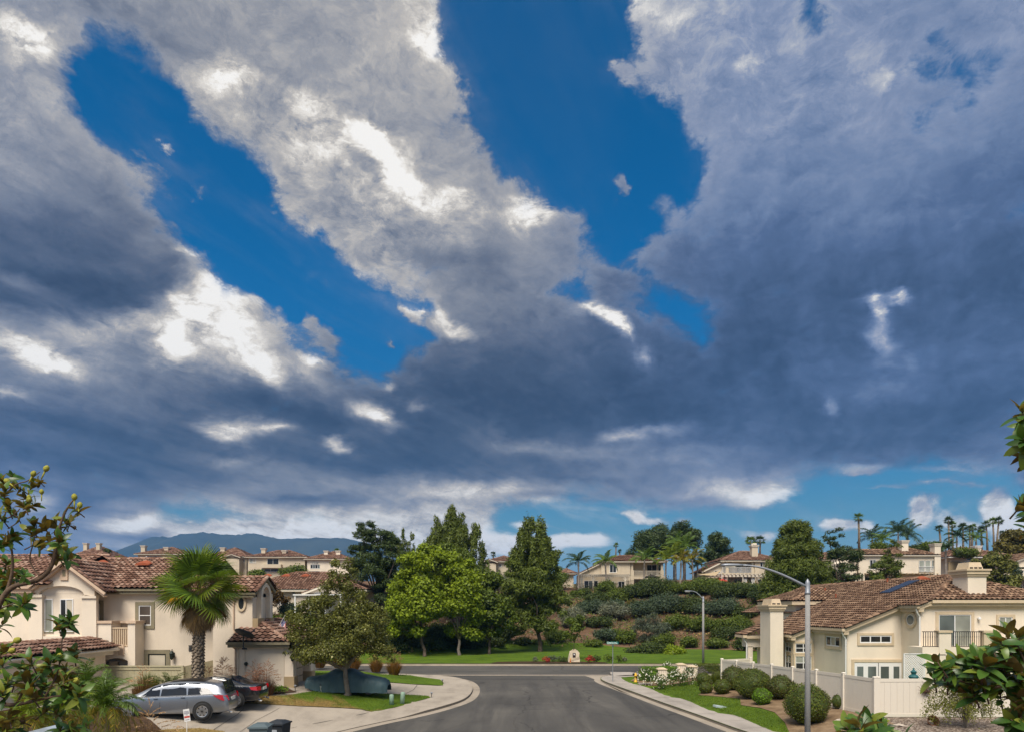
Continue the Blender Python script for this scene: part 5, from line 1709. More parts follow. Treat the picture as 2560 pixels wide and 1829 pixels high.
 # oval window on the short return wall
 c = Vector((24.05, 40.95, P(2287, 1548, 40.9).z))
 ring = lambda ry, rz, x: [(x, c.y + ry * math.cos(q), c.z + rz * math.sin(q)) for q in np.linspace(0, 2 * math.pi, 24, endpoint=False)]
 mb = MB()
 o1, o2, i1 = ring(.58, .50, 23.97), ring(.58, .50, 24.05), ring(.40, .33, 23.97)
 for k in range(24):
  j = (k + 1) % 24
  mb.add([o1[k], o1[j], i1[j], i1[k]], [(0, 1, 2, 3)]); mb.add([o1[k], o2[k], o2[j], o1[j]], [(0, 1, 2, 3)])
 ov = mb.build('oval_window', MATS['trim_tan'], t, fix=False)
 mb = MB()
 o1, i1 = ring(.42, .35, 23.985), ring(.35, .285, 23.985)
 for k in range(24):
  j = (k + 1) % 24
  mb.add([o1[k], o1[j], i1[j], i1[k]], [(0, 1, 2, 3)])
 mb.build('frame', MATS['frame_white'], ov, fix=False)
 mb = MB(); mb.poly(ring(.36, .295, 23.995)); mb.build('pane', MATS['glass_grey'], ov)
 # upper front: sliding door, window, light
 px_window(2346, 2427, 1535, 1625, 40.0, split=[.5], cols=2, trim=.17, panes=('glass_grey', 'glass_blind'), trimm='trim_tan', fw=.05, name='sliding_door')
 px_window(2497, 2530, 1541, 1571, 40.0, split=[.5], cols=2, trim=.15, panes=('glass_blind',), trimm='trim_tan', fw=.05)
 mb = MB(); q = P(2446, 1544, 39.96); mb.lathe([(.03, -.09), (.09, -.06), (.07, .06), (.02, .08)], q + Vector((0, -.1, 0)), 8); mb.box(q.x - .06, q.x + .06, 39.88, 39.995, q.z - .04, q.z + .04)
 mb.build('wall_light', MATS['frame_white'], t)
 # balcony
 zf = 3.66
 mb = MB(); mb.box(23.3, 32, 38.6, 39.98, 3.2, zf); mb.box(23.3, 24.6, 38.56, 39.97, zg - 1, 3.25); mb.box(26.0, 32, 38.9, 39.9, zg - 1, 3.25)
 a, b = P(2347, 1580, 38.6), P(2377, 1580, 38.6)
 mb.box(a.x, b.x, 38.56, 38.9, 3.2, a.z)
 mb.build('balcony', H.wm, t)
 mb = MB(); mb.box(a.x - .05, b.x + .05, 38.50, 38.96, a.z, a.z + .12); q = P(2470, 1580, 38.6); mb.box(q.x - .3, q.x + .5, 38.50, 38.96, a.z, a.z + .12); mb.box(q.x - .25, q.x + .45, 38.56, 38.9, 3.6, a.z)
 mb.build('parapet_cap', MATS['trim_tan'], t)
 H.balusters((23.32, 38.65, zf - .04), (a.x, 38.65, zf - .04), .92, .118, MATS['iron_black'], .026, rail=.05, knob=True)
 H.balusters((b.x, 38.65, zf - .04), (q.x - .3, 38.65, zf - .04), .92, .118, MATS['iron_black'], .026, rail=.05, knob=True)
 # chimneys
 H.chimney(17.85, 18.75, 47.0, 48.9, zg - 1, P(1920, 1519, 47).z + .35, .14)
 H.chimney(27.05, 28.15, 40.35, 41.75, 6.2, P(2440, 1424, 40.5).z + .18, .13)
 # things on the roof
 mb = MB()
 nrm = Vector((-.417, 0, 1)).normalized()
 sl = Vector((1, 0, .417)).normalized()
 c = Vector((26.6, 46.6, zr(26.6))) + nrm * .14
 M = Matrix((sl, Vector((0, 1, 0)), nrm)).transposed()
 mat('solar_blue', (.035, .042, .062), .25, .2)
 mb.obox(c, 2.2, 1.25, .09, M)
 mb.build('solar_panel', MATS['solar_blue'], t)
 mb = MB(); mb.obox(c - nrm * .05, 2.28, 1.33, .06, M); mb.build('panel_frame', MATS['iron_black'], t)
 for px, py, dd in ((2312, 1449, 44.5), ):
  H.roof_vent(P(px, py, dd) + Vector((0, 0, .0)), 0, .7)
 q = Vector((28.9, 42.6, zh + (42.6 - 39.7) * .462)); H.roof_vent(q + Vector((0, 0, -.02)), 0, .6)
 for x, y in ((25.0, 52.5), (27.6, 50)):
  H.pipe((x, y, zr(x)))
 H.pipe((25.6, 55.6, 7.1))
 H.done(single=0, caps_single=120)
right_house()
# ================================================================== houses on the hill
def pw(H, px0, px1, py0, py1, d, **k):
 a, b = P(px0, py0, d), P(px1, py1, d)
 k.setdefault('trim', .10); k.setdefault('fw', .07)
 return H.window(((a.x + b.x) / 2, d, (a.z + b.z) / 2), b.x - a.x, a.z - b.z, **k)
def pbox(mb, px0, px1, py0, py1, d0, d1):
 a, b = P(px0, py0, d0), P(px1, py1, d0)
 mb.box(a.x, b.x, d0, d1, b.z, a.z)
 return mb
def pchim(H, px0, px1, py0, py1, d, dep=1.2, cap=.14, hat=False):
 a, b = P(px0, py0, d), P(px1, py1, d)
 H.chimney(a.x, b.x, d, d + dep, b.z, a.z, cap, hat)
def iron_fence(label, a, b, h, n, matl, group=None, hfun=hf, post_every=12):
 t = thing('fence', label, 'fence', (a[0], a[1], hfun(*a)), group)
 a, b = Vector(a), Vector(b)
 mb, mp = MB(), MB()
 pts = [a + (b - a) * (i / n) for i in range(n + 1)]
 for i, q in enumerate(pts):
  z = hfun(q.x, q.y)
  if i % post_every == 0:
   mp.box(q.x - .05, q.x + .05, q.y - .05, q.y + .05, z - .3, z + h + .06)
  else:
   mb.box(q.x - .018, q.x + .018, q.y - .018, q.y + .018, z + .08, z + h)
 mr = MB()
 for i in range(n):
  q0, q1 = pts[i], pts[i + 1]
  for k in (.1, h - .08):
   mr.beam((q0.x, q0.y, hfun(q0.x, q0.y) + k), (q1.x, q1.y, hfun(q1.x, q1.y) + k), .04, .04)
 mr.build('rail', matl, t)
 p = mp.build('posts', matl, t, 'stuff')
 mb.build('pickets', matl, t, 'stuff')
 return t
def far_houses():
 far = dict(tw=.42, tl=.46, jit=1.0)
 # --- A: cream house with a pergola, in the middle of the hill crest
 d = 138
 H = House('cream hillside house with a long white pergola and corner balcony among palms', P(1570, 1475, d), 'stucco_far', 'tile_far', **far)
 W = H.W
 zt = P(0, 1402, d).z
 a, b = P(1503, 0, d).x, P(1576, 0, d).x; c = P(1662, 0, d).x
 W.box(a, b, d, d + 9, 7, zt); W.box(b, c, d + 2.0, d + 9, 7, zt)
 W.box(b, c, d + .1, d + 2, P(0, 1446, d).z, P(0, 1439, d).z)
 for px in (1578, 1653):
  W.box(P(px, 0, d).x, P(px + 5, 0, d).x, d + .05, d + .5, 9, zt); W.box(P(px - 1, 0, d).x, P(px + 7, 0, d).x, d + .0, d + .55, 9, P(0, 1424, d).z)
 H.hip(a - .6, c + .6, d - .6, d + 9.6, zt, .30)
 lx = P(1451, 0, d).x
 zl, zm = P(0, 1433, d).z, P(0, 1407, d).z
 W.extrude([(lx, d + .4, 7), (a, d + .4, 7), (a, d + .4, zm), (lx, d + .4, zl)], (0, 8, 0))
 H.face([(lx - .6, d - .1, zl - .1), (lx - .6, d + 9, zl - .1), (a, d + 9, zm + .15), (a, d - .1, zm + .15)], (0, 1, 0))
 H.T.beam((lx - .6, d - .05, zl - .2), (a, d - .05, zm + .02), .2, .22)
 pw(H, 1524, 1541, 1410, 1430, d, panes=('glass_dark',))
 pw(H, 1617, 1642, 1410, 1438, d + 2, panes=('glass_dark',), trim=.06)
 pw(H, 1645, 1652, 1410, 1428, d + 2, panes=('glass_dark',), cols=1, trim=.06)
 pw(H, 1545, 1563, 1452, 1473, d, panes=('glass_dark',), trim=.08); pw(H, 1530, 1536, 1452, 1473, d, panes=('glass_dark',), cols=1, trim=.06)
 pw(H, 1460, 1495, 1450, 1470, d + .4, panes=('glass_dark', 'glass_grey'), cols=3, trim=.06)
 pw(H, 1600, 1640, 1452, 1474, d + 2, panes=('glass_dark', 'glass_curtain'), cols=3, trim=.06)
 H.balusters(P(1584, 1438, d) + Vector((0, .2, 0)), P(1653, 1438, d) + Vector((0, .2, 0)), 1.0, .22, MATS['trim_pale'], .06, single=False)
 pchim(H, 1590, 1599, 1389, 1400, d + 3, 1.0)
 pg = MB()
 for px in (1454, 1483, 1522, 1563):
  p0, p1 = P(px, 1476, d - 3.2), P(px, 1441, d - 3.2)
  pg.box(p0.x - .16, p0.x + .16, d - 3.35, d - 3.05, p0.z - 1, p1.z)
  for s in (-1, 1):
   pg.beam((p1.x, d - 3.2, p1.z - .75), (p1.x + s * .7, d - 3.2, p1.z), .12, .14)
 z = P(0, 1440, d - 3.2).z
 pg.box(P(1450, 0, d - 3.2).x, P(1574, 0, d - 3.2).x, d - 3.4, d - 3.0, z, z + .28)
 for k in range(26):
  x = P(1450 + k * 4.9, 0, d - 3.2).x
  pg.box(x, x + .12, d - 3.8, d + .4, z + .285, z + .48)
 pg.build('pergola', MATS['trim_pale'], H.t)
 H.done(geo_n=5)
 iron_fence('black iron fence along the crest below the pergola house', (P(1440, 0, 134).x, 133.6), (P(1700, 0, 134).x, 133.6), 1.5, 96, MATS['iron_black'])
 # --- B: house with the red umbrella
 d = 130
 H = House('beige hillside house with a tall chimney, white balcony rail and curtained patio', P(1850, 1475, d), 'stucco_far', 'tile_far', **far)
 W = H.W
 zt = P(0, 1400, d).z
 a, c = P(1811, 0, d).x, P(1950, 0, d).x
 bb = P(1887, 0, d).x
 W.box(bb, c, d, d + 10, 7, zt); W.box(a, bb, d + 2.2, d + 10, 7, zt)
 H.hip(a - .9, c + 1.0, d - .5, d + 10.5, zt, .40)
 lx = P(1765, 0, d).x
 zl, zm = P(0, 1427, d).z, P(0, 1402, d).z
 W.extrude([(lx, d + .6, 7), (a, d + .6, 7), (a, d + .6, zm), (lx, d + .6, zl)], (0, 8, 0))
 H.face([(lx - .8, d + .1, zl - .1), (lx - .8, d + 9, zl - .1), (a, d + 9, zm + .15), (a, d + .1, zm + .15)], (0, 1, 0))
 H.T.beam((lx - .8, d + .15, zl - .2), (a, d + .15, zm + .02), .2, .24)
 zc = P(0, 1431, d)
 W.box(a - .2, bb, d, d + 2.2, P(0, 1437, d).z, P(0, 1431, d).z)
 for px in (1816, 1880):
  W.box(P(px, 0, d).x, P(px + 4, 0, d).x, d + .05, d + .4, 9, zt)
  W.box(P(px - 1, 0, d).x, P(px + 6, 0, d).x, d - .02, d + .5, P(0, 1436, d).z, P(0, 1419, d).z)
 pw(H, 1841, 1876, 1407, 1430, d + 2.2, panes=('glass_dark', 'glass_curtain'), cols=3, trim=.06)
 pw(H, 1900, 1913, 1404, 1416, d, panes=('glass_dark', 'glass_curtain'), trim=.18, trimm='trim_tan')
 pw(H, 1786, 1800, 1425, 1433, d + .6, panes=('glass_dark',), trim=.1)
 H.balusters(P(1806, 1430, d) + Vector((0, .15, 0)), P(1880, 1430, d) + Vector((0, .15, 0)), 1.0, .22, MATS['frame_white'], .06, single=False)
 pchim(H, 1880, 1895, 1360, 1392, d + 1.5, 1.3, .14, True); pchim(H, 1852, 1862, 1375, 1392, d + 7, 1.0)
 pg = MB()
 z = P(0, 1441, d - 3).z
 pg.box(P(1756, 0, d - 3).x, P(1910, 0, d - 3).x, d - 3.2, d - 2.8, z, z + .35)
 for k in range(16):
  x = P(1760 + k * 9.6, 0, d - 3).x
  pg.box(x, x + .22, d - 3.7, d + 1, z + .36, z + .58)
 for px in (1760, 1806, 1857, 1905, 1930):
  x = P(px, 0, d - 3).x
  pg.box(x - .13, x + .13, d - 3.15, d - 2.85, 8.5, z)
 pg.build('pergola', MATS['trim_pale'], H.t)
 for px0, px1 in ((1860, 1868), (1878, 1888), (1811, 1818), (1770, 1782)):
  mb = MB()
  n = 12
  p0, p1 = P(px0, 1443, d - 2.9), P(px1, 1474, d - 2.9)
  vs = [(p0.x + (p1.x - p0.x) * i / n * (.75 if zz else 1), d - 2.9 + (.06 if i % 2 else 0), p1.z if zz else p0.z) for zz in (0, 1) for i in range(n + 1)]
  mb.add(vs, [(i, i + 1, n + 2 + i, n + 1 + i) for i in range(n)])
  mb.build('curtain', MATS['vinyl_white'], H.t, fix=False)
 pw(H, 1835, 1860, 1446, 1474, d + 2.2, panes=('glass_dark', 'glass_grey'), cols=3, trim=0); pw(H, 1895, 1925, 1446, 1474, d, panes=('glass_dark',), cols=3, trim=0)
 H.done(geo_n=5)
 iron_fence('black iron fence on the crest in front of the curtained patio', (P(1750, 0, 126).x, 126), (P(1960, 0, 126).x, 126), 1.5, 84, MATS['iron_black'])
 # --- C: white house above the big roof
 d = 100
 H = House('white flat-fronted hillside house with two chimneys and french windows', P(2250, 1478, d), 'stucco_white', 'tile_brown', **far)
 W = H.W
 zt = P(0, 1386, d).z
 a, c = P(2147, 0, d).x, P(2340, 0, d).x
 W.box(a, c, d, d + 9, P(0, 1432, d).z, zt); W.box(a + .5, c, d + 1.8, d + 9, 5, P(0, 1432, d).z)
 for px in (2149, 2158):
  W.box(P(px, 0, d).x, P(px + 4, 0, d).x, d, d + .4, 5, P(0, 1432, d).z)
 H.hip(a + 4.0, c + .5, d - .4, d + 9.4, zt, .40); H.gable(a - .3, a + 5.2, d - .4, d + 5.0, zt, .36, 'x', .3)
 W.extrude([(P(2119, 0, d).x, d + .6, 5), (a, d + .6, 5), (a, d + .6, P(0, 1394, d).z), (P(2119, 0, d).x, d + .6, P(0, 1404, d).z)], (0, 6, 0))
 pw(H, 2297, 2311, 1400, 1428, d, panes=('glass_blind',), cols=1, trim=.08); pw(H, 2313, 2326, 1400, 1428, d, panes=('glass_blind',), cols=1, trim=.08); pw(H, 2329, 2344, 1399, 1421, d, panes=('glass_grey',), cols=1, trim=.06)
 pw(H, 2174, 2190, 1398, 1422, d, panes=('glass_dark', 'glass_grey'), trim=.08)
 pw(H, 2158, 2186, 1442, 1470, d + 1.8, panes=('glass_dark',), cols=3, trim=.06); pw(H, 2200, 2230, 1442, 1470, d + 1.8, panes=('glass_dark',), cols=2, trim=.06)
 H.balusters(P(2297, 1428, d - .1), P(2344, 1428, d - .1), .75, .14, MATS['frame_white'], .035, single=False)
 pchim(H, 2255, 2271, 1347, 1380, d + 1, 1.1, .10); pchim(H, 2337, 2352, 1355, 1475, d - .3, 1.2, .10)
 mb = MB()
 for k in range(14):
  x = a + (c - a) * k / 13
  mb.box(x - .08, x + .08, d - .45, d, P(0, 1434, d).z, P(0, 1431, d).z)
 mb.build('rafter_ends', MATS['trim_tan'], H.t, 'stuff')
 H.done(geo_n=5)
 # --- D and E: at the right edge
 d = 120
 H = House('tan hillside house half hidden behind a shaggy tree, small white chimney', P(2460, 1470, d), 'stucco_tan', 'tile_far', trim='vinyl_white', **far)
 zt = P(0, 1391, d).z
 a, c = P(2378, 0, d).x, P(2530, 0, d).x
 H.W.box(a, c, d, d + 10, 5, zt)
 H.hip(a - 1.0, c + .8, d - .9, d + 11, zt, .36)
 pw(H, 2416, 2433, 1392, 1399, d, panes=('glass_dark',), cols=1, trim=.06); pw(H, 2411, 2430, 1402, 1419, d, panes=('glass_dark', 'glass_grey'), cols=3, rows=2, trim=.1, trimm='vinyl_white')
 mb = MB(); pbox(mb, 2372, 2400, 1402, 1440, d - .25, d); mb.build('side_panel', MATS['stucco_base'], H.t)
 pchim(H, 2439, 2453, 1361, 1381, d + 2, 1.1, .12)
 H.done(geo_n=5)
 d = 106
 H = House('white gabled house at the hill edge beside a dark column cypress', P(2545, 1470, d), 'stucco_white', 'tile_brown', **far)
 x0, x1 = P(2500, 0, d).x, P(2680, 0, d).x
 H.gable(x0, x1, d - .4, d + 10, P(0, 1416, d).z, .40, 'y', .4)
 H.W.box(x0 + .4, x1 - .4, d, d + 9, 5, P(0, 1416, d).z)
 pw(H, 2522, 2532, 1424, 1431, d, cols=1, panes=('glass_grey',), trim=.06); pw(H, 2550, 2560, 1424, 1431, d, cols=1, panes=('glass_dark',), trim=.06)
 H.T.box(x0 + .3, x1, d - 1.6, d, P(0, 1440, d).z, P(0, 1437, d).z)
 H.done(geo_n=5)
 iron_fence('dark iron fence on the slope behind the nearest chimney', (P(2470, 0, 100).x, 99), (P(2600, 0, 100).x, 99), 1.4, 60, MATS['iron_black'])
 # --- the house just behind the near left one
 d = 88.0
 H = House('white house with a long red-brown roof behind the gabled garage', P(740, 1512, d), 'stucco_white', 'tile_far', .36, .42, 1.0)
 z = P(0, 1472, d - .8).z
 a, c = P(600, 0, d).x, P(905, 0, d).x
 H.W.box(a, c, d, d + 11, 4, z)
 hh = H.hip(a - .8, c + .8, d - .8, d + 11.8, z, .40, cornice=.28)
 gx0, gx1 = P(757, 0, d - 4).x, P(880, 0, d - 4).x
 H.gable(gx0, gx1, d - 4.4, d + 4, P(0, 1482, d - 4).z, .38, 'y', .5, cornice=.24)
 H.W.box(gx0 + .5, gx1 - .5, d - 3.9, d + 3, 4, P(0, 1482, d - 4).z)
 pw(H, 786, 816, 1480, 1484, d - 3.92, cols=1, panes=('glass_dark',), trim=0); pw(H, 730, 738, 1478, 1484, d - .01, cols=1, panes=('glass_dark',), trim=0)
 pw(H, 690, 722, 1494, 1511, d, cols=3, panes=('glass_dark',), trim=.06)
 mb = MB(); pbox(mb, 732, 852, 1484, 1487, d - 7, d - 3.9)
 for px in (736, 770, 812, 850):
  pbox(mb, px, px + 3, 1487, 1530, d - 6.9, d - 6.7)
 mb.build('patio_cover', MATS['vinyl_white'], H.t)
 for px, py in ((668, 1440), (714, 1441), (762, 1444)):
  q = P(px, py, d + 3.6); q.z = z + .40 * 4.4 + .05
  H.roof_vent(q, 0, 1.1)
 q = P(776, 1446, d + 3.4); q.z = z + .4 * 4.2; H.pipe(q)
 H.done(geo_n=5)
 iron_fence('white iron railing on the bank above the blue-green hedge', (P(672, 0, 82).x, 82), (P(770, 0, 82).x, 82), 1.35, 54, MATS['frame_white'])
 # --- the row in the distance, left
 def row(label, px0, px1, pe, pr, d, dep, chims, wins, gab=None, wm='stucco_far', pb=1452):
  H = House(label, P((px0 + px1) / 2, pb, d), wm, 'tile_far', tw=.55, tl=.55, jit=1.0, group='houses in a row on the far left ridge')
  z = P(0, pe, d).z
  a, c = P(px0, 0, d).x, P(px1, 0, d).x
  H.W.box(a, c, d, d + dep, 4, z)
  m = (P(0, pr, d + dep / 2).z - z) / (min(dep, c - a) / 2 + .7)
  H.hip(a - .8, c + .8, d - .8, d + dep + .8, z, max(.22, m), back=True)
  for (x0, x1, y0, y1) in chims:
   pchim(H, x0, x1, y0, y1 + 5, d + 2.4, 1.1, .14)
  for w in wins:
   k = dict(w[5]) if len(w) > 5 else {}
   pw(H, w[0], w[1], w[2], w[3], d + (w[4] if len(w) > 4 else 0), trim=.08, **k)
  if gab:
   x0, x1, ze, dd = gab
   ga, gc = P(x0, 0, d - dd).x, P(x1, 0, d - dd).x
   H.gable(ga - .5, gc + .5, d - dd - .5, d + 3, P(0, ze, d - dd).z, .36, 'y', .5)
   H.W.box(ga, gc, d - dd, d + 3, 4, P(0, ze, d - dd).z)
  return H
 D = (('panes', ('glass_dark',)),)
 row('far house with two small chimneys over the gabled wing', 180, 262, 1390, 1366, 192, 12, [(208, 217, 1355, 1372), (240, 249, 1355, 1372)], []).done(geo_n=5)
 row('far low roof in front of the twin-chimney house', 192, 270, 1402, 1380, 160, 9, [], []).done(geo_n=5)
 row('far house with a wide dark window and two square chimneys', 345, 460, 1384, 1367, 186, 12, [(352, 362, 1361, 1378), (410, 420, 1365, 1381)], [(366, 399, 1389, 1396, 0, D)]).done(geo_n=5)
 row('far house with a front gable and a black square window', 520, 616, 1390, 1369, 190, 12, [(551, 561, 1366, 1376)], [(608, 612, 1396, 1404, 0, D)], (562, 598, 1392, 2.5)).done(geo_n=5)
 H = row('far house with a recessed black balcony and twin chimneys', 620, 762, 1391, 1375, 184, 12, [(653, 663, 1368, 1386), (705, 715, 1373, 1389)], [(624, 640, 1395, 1406, 0, (('panes', ('glass_blind', 'glass_curtain')),)), (668, 697, 1395, 1410, 0, D), (652, 700, 1420, 1428, 0, D)])
 mb = MB(); pbox(mb, 650, 702, 1409, 1418, 182.6, 184); mb.build('balcony', MATS['stucco_far'], H.t)
 H.done(geo_n=5)
 H = row('far house with a railed window, beside the tall dark pine', 768, 872, 1396, 1378, 182, 12, [(810, 819, 1374, 1388), (840, 850, 1374, 1388)], [(778, 796, 1403, 1409, 0, (('panes', ('glass_curtain',)), ('cols', 3))), (776, 800, 1410, 1420, 0, (('panes', ('glass_dark', 'glass_grey')), ('cols', 4))), (778, 799, 1426, 1440, 0, D), (826, 834, 1402, 1416, 0, D)], wm='stucco_white')
 H.done(geo_n=5)
 H = row('far house peeping out between the round trees and the tall conifer', 1218, 1300, 1402, 1390, 172, 12, [], [(1246, 1254, 1408, 1416, 0, D)], (1208, 1240, 1404, 2.5), 'stucco_far', 1440)
 H.done(geo_n=5)
 H = row('low pinkish far roof among the palms left of the pergola house', 1402, 1434, 1432, 1422, 150, 6, [], [(1412, 1420, 1436, 1442, 0, D)], None, 'stucco_far', 1450)
 H.done(geo_n=5)
 H = row('red far roof half hidden by the big pines', 2052, 2100, 1398, 1382, 150, 8, [], [(2070, 2080, 1402, 1412, 0, D)], None, 'stucco_far', 1450)
 H.done(geo_n=5)
far_houses()
# ================================================================== air: one box of thin haze round the whole scene
def haze():
 m = bpy.data.materials.new('haze')
 m.use_nodes = True
 g = NT(m.node_tree)
 out = g.n('ShaderNodeOutputMaterial')
 v = g.n('ShaderNodeVolumePrincipled')
 v.inputs['Color'].default_value = (.13, .42, .92, 1)
 v.inputs['Density'].default_value = HAZE
 v.inputs['Anisotropy'].default_value = 0.0
 g.t.links.new(v.outputs[0], out.inputs['Volume'])
 mb = MB()
 mb.box(-7500, 7500, -3500, 9500, -8, 500)
 mb.build('haze', m, None, 'stuff')
HAZE = .50 / 4200
haze()
# ================================================================== trees and plants
foliage('leaf_lime', (.185, .250, .014), .45, .32)
foliage('leaf_mid', (.092, .130, .016), .45, .28)
foliage('leaf_dark', (.052, .076, .015), .45, .22)
foliage('leaf_pine', (.050, .078, .022), .45, .20)
foliage('leaf_pine_light', (.100, .132, .022), .45, .25)
foliage('leaf_olive', (.112, .122, .026), .50, .22, tip=(.50, .46, .22), tipf=.028)
foliage('leaf_grey', (.085, .105, .070), .40, .22)
foliage('leaf_silver', (.150, .165, .115), .40, .22)
foliage('leaf_bluegreen', (.060, .088, .048), .40, .22)
foliage('leaf_copper', (.100, .060, .018), .50, .25)
foliage('leaf_yellow', (.125, .110, .022), .50, .28)
foliage('leaf_box', (.095, .120, .014), .50, .22, tip=(.075, .055, .018), tipf=.16)
foliage('leaf_box_dark', (.075, .085, .015), .50, .20, tip=(.080, .052, .020), tipf=.22)
foliage('leaf_box_bright', (.110, .210, .010), .45, .28)
foliage('leaf_rose', (.055, .100, .016), .45, .25)
foliage('leaf_birch', (.150, .165, .030), .45, .35)
foliage('frond_green', (.090, .155, .020), .60, .28, rough=.42, spec=.45)
foliage('frond_lime', (.140, .190, .016), .50, .32, rough=.45)
foliage('frond_blue', (.038, .075, .030), .40, .25, rough=.45)
foliage('frond_gold', (.52, .27, .018), .35, .35)
foliage('frond_yellowing', (.160, .165, .014), .60, .32, tip=(.42, .28, .03), tipf=.2)
foliage('frond_dead', (.26, .175, .085), .55, .15, rough=.9)
foliage('straw', (.30, .20, .095), .50, .2, rough=.9)
foliage('grass_brown', (.150, .082, .030), .65, .2, rough=.9)
foliage('grass_gold', (.21, .115, .035), .65, .25, rough=.9)
foliage('grass_green', (.110, .135, .028), .50, .3)
foliage('grass_purple', (.105, .055, .038), .50, .2)
foliage('plume_pink', (.30, .17, .12), .45, .25, rough=.95)
foliage('plume_tan', (.46, .31, .19), .35, .25, rough=.95)
foliage('petal_white', (.78, .76, .70), .10, .25)
foliage('petal_red', (.32, .035, .025), .35, .2)
foliage('petal_lilac', (.30, .24, .33), .30, .2)
noisy('palm_trunk', (.15, .115, .08), (.32, .26, .195), 5, .95, .8, 14, .1, .05)
noisy('queen_trunk', (.16, .13, .105), (.33, .29, .25), 2.5, .9, .4, 12, .1, .03)
def ellip(px, py, rpx, rpy, d, depth=None):
 """Crown ellipsoid read off the picture at distance d."""
 c = P(px, py, d)
 s = d / FPX
 return (c.x, c.y, c.z), (rpx * s, (depth or rpx) * s, rpy * s)
def foot(px, d, h=hf):
 x = (px - CX) / FPX * d
 return Vector((x, d, h(x, d)))
def crown_px(seed, d, parts, k, s0=.26, s1=.46, **kw):
 rng = np.random.default_rng(seed)
 out = []
 for px, py, rx, ry, share in parts:
  c, r = ellip(px, py, rx, ry, d)
  out += subclumps(rng, c, r, max(2, int(k * share)), s0, s1, **kw)
 return out
def big_trees():
 # the round lime-green trees on the park lawn
 G_ = 'round lime-green trees on the park lawn'
 cl = crown_px(11, 80, [(1042, 1500, 76, 92, .62), (1060, 1400, 58, 42, .25), (1010, 1455, 40, 45, .15), (1020, 1570, 62, 26, .18)], 84, .20, .34)
 tree('broadleaf_tree', 'left one of the round lime-green trees, with a leaning pale trunk', 'tree', foot(1062, 79.5), cl, MATS['leaf_lime'], MATS['bark'], 17, .30, .20, .20, 11, group=G_, up=.5)
 cl = crown_px(12, 82, [(1145, 1500, 72, 90, .65), (1135, 1425, 55, 45, .25), (1165, 1575, 55, 26, .15)], 80, .20, .34)
 tree('broadleaf_tree', 'middle one of the round lime-green trees, over a bare pale trunk', 'tree', foot(1148, 81.5), cl, MATS['leaf_lime'], MATS['bark_pale'], 17, .30, .20, .20, 12, group=G_, up=.5)
 cl = crown_px(13, 84, [(1225, 1525, 58, 62, .7), (1265, 1545, 36, 40, .3), (1215, 1580, 50, 24, .2)], 56, .22, .36)
 tree('broadleaf_tree', 'lowest and darkest of the round green trees, at the right end of the group', 'tree', foot(1222, 83.5), cl, MATS['leaf_mid'], MATS['bark'], 16, .30, .19, .18, 13, group=G_, up=.45)
 cl = crown_px(27, 92, [(1195, 1455, 60, 50, .7), (1120, 1400, 70, 40, .5)], 50, .24, .38)
 tree('broadleaf_tree', 'dark green tree filling the gap behind the lime-green trees', 'tree', foot(1180, 92), cl, MATS['leaf_mid'], MATS['bark'], 13, .34, .22, .18, 27)
 # conifers behind them
 def spire(px, py, d, h, w, seed, k=46, up=1.2, lean=0.0):
  """Clumps for a tree of upswept branches: px, py the tip."""
  rng = np.random.default_rng(seed)
  s = d / FPX
  out = []
  for i in range(k):
   q = rng.random() ** .75
   rr = w * (q ** .62) * rng.uniform(.1, 1) ** .7
   a = rng.random() * 2 * math.pi
   c = P(px + lean * q, py + q * h, d)
   out.append((np.array([c.x + math.cos(a) * rr * s, d + math.sin(a) * rr * s, c.z]), (w * s * rng.uniform(.08, .20), w * s * rng.uniform(.08, .20), w * s * rng.uniform(.22, .50))))
  return out
 cl = spire(1128, 1276, 98, 190, 60, 21, 90) + spire(1150, 1282, 98, 150, 44, 29, 50) + spire(1090, 1300, 98, 150, 46, 22, 54) + spire(1190, 1312, 98, 150, 42, 23, 46) + spire(1075, 1335, 98, 110, 40, 30, 30)
 tree('conifer', 'tall feathery dark green conifer with three tips above the lime-green trees', 'tree', foot(1130, 98), cl, MATS['leaf_pine_light'], MATS['bark'], 15, .52, .10, .25, 21, up=.2, droop=-.9, outward=.7)
 cl = spire(1010, 1316, 96, 140, 30, 24, 30) + spire(985, 1330, 96, 120, 26, 25, 24) + spire(1030, 1322, 96, 130, 26, 26, 24) + spire(965, 1345, 96, 110, 22, 28, 18)
 tree('conifer', 'slender yellowish-green conifer cluster between the dark pine and the lime-green trees', 'tree', foot(1000, 96), cl, MATS['leaf_pine_light'], MATS['bark'], 17, .48, .10, .2, 24, up=.2, droop=-.9, outward=.7)
 # dark pine, open crown
 cl = crown_px(31, 90, [(915, 1325, 34, 30, .3), (950, 1350, 50, 40, .4), (900, 1375, 34, 22, .2), (935, 1420, 62, 50, .5), (975, 1470, 45, 60, .35), (990, 1400, 40, 40, .25)], 74, .18, .32, flat=.6)
 tree('pine_tree', 'tall dark open-crowned pine in front of the blue mountain', 'tree', foot(948, 90), cl, MATS['leaf_pine'], MATS['bark'], 17, .44, .085, .28, 31, up=.5, outward=.9, nl=16)
 # conifer in the middle
 cl = spire(1332, 1300, 88, 130, 66, 41, 54) + crown_px(42, 88, [(1330, 1470, 78, 60, .5), (1335, 1540, 66, 60, .45), (1295, 1420, 40, 30, .15), (1375, 1400, 45, 45, .2), (1395, 1500, 40, 50, .2)], 74, .18, .34, flat=.75)
 tree('conifer', 'broad shaggy yellow-green conifer with a thin leading tip, left of the bushy slope', 'tree', foot(1350, 88), cl, MATS['leaf_pine_light'], MATS['bark'], 15, .50, .11, .30, 41, up=.35, droop=.3, outward=.9, nl=12)
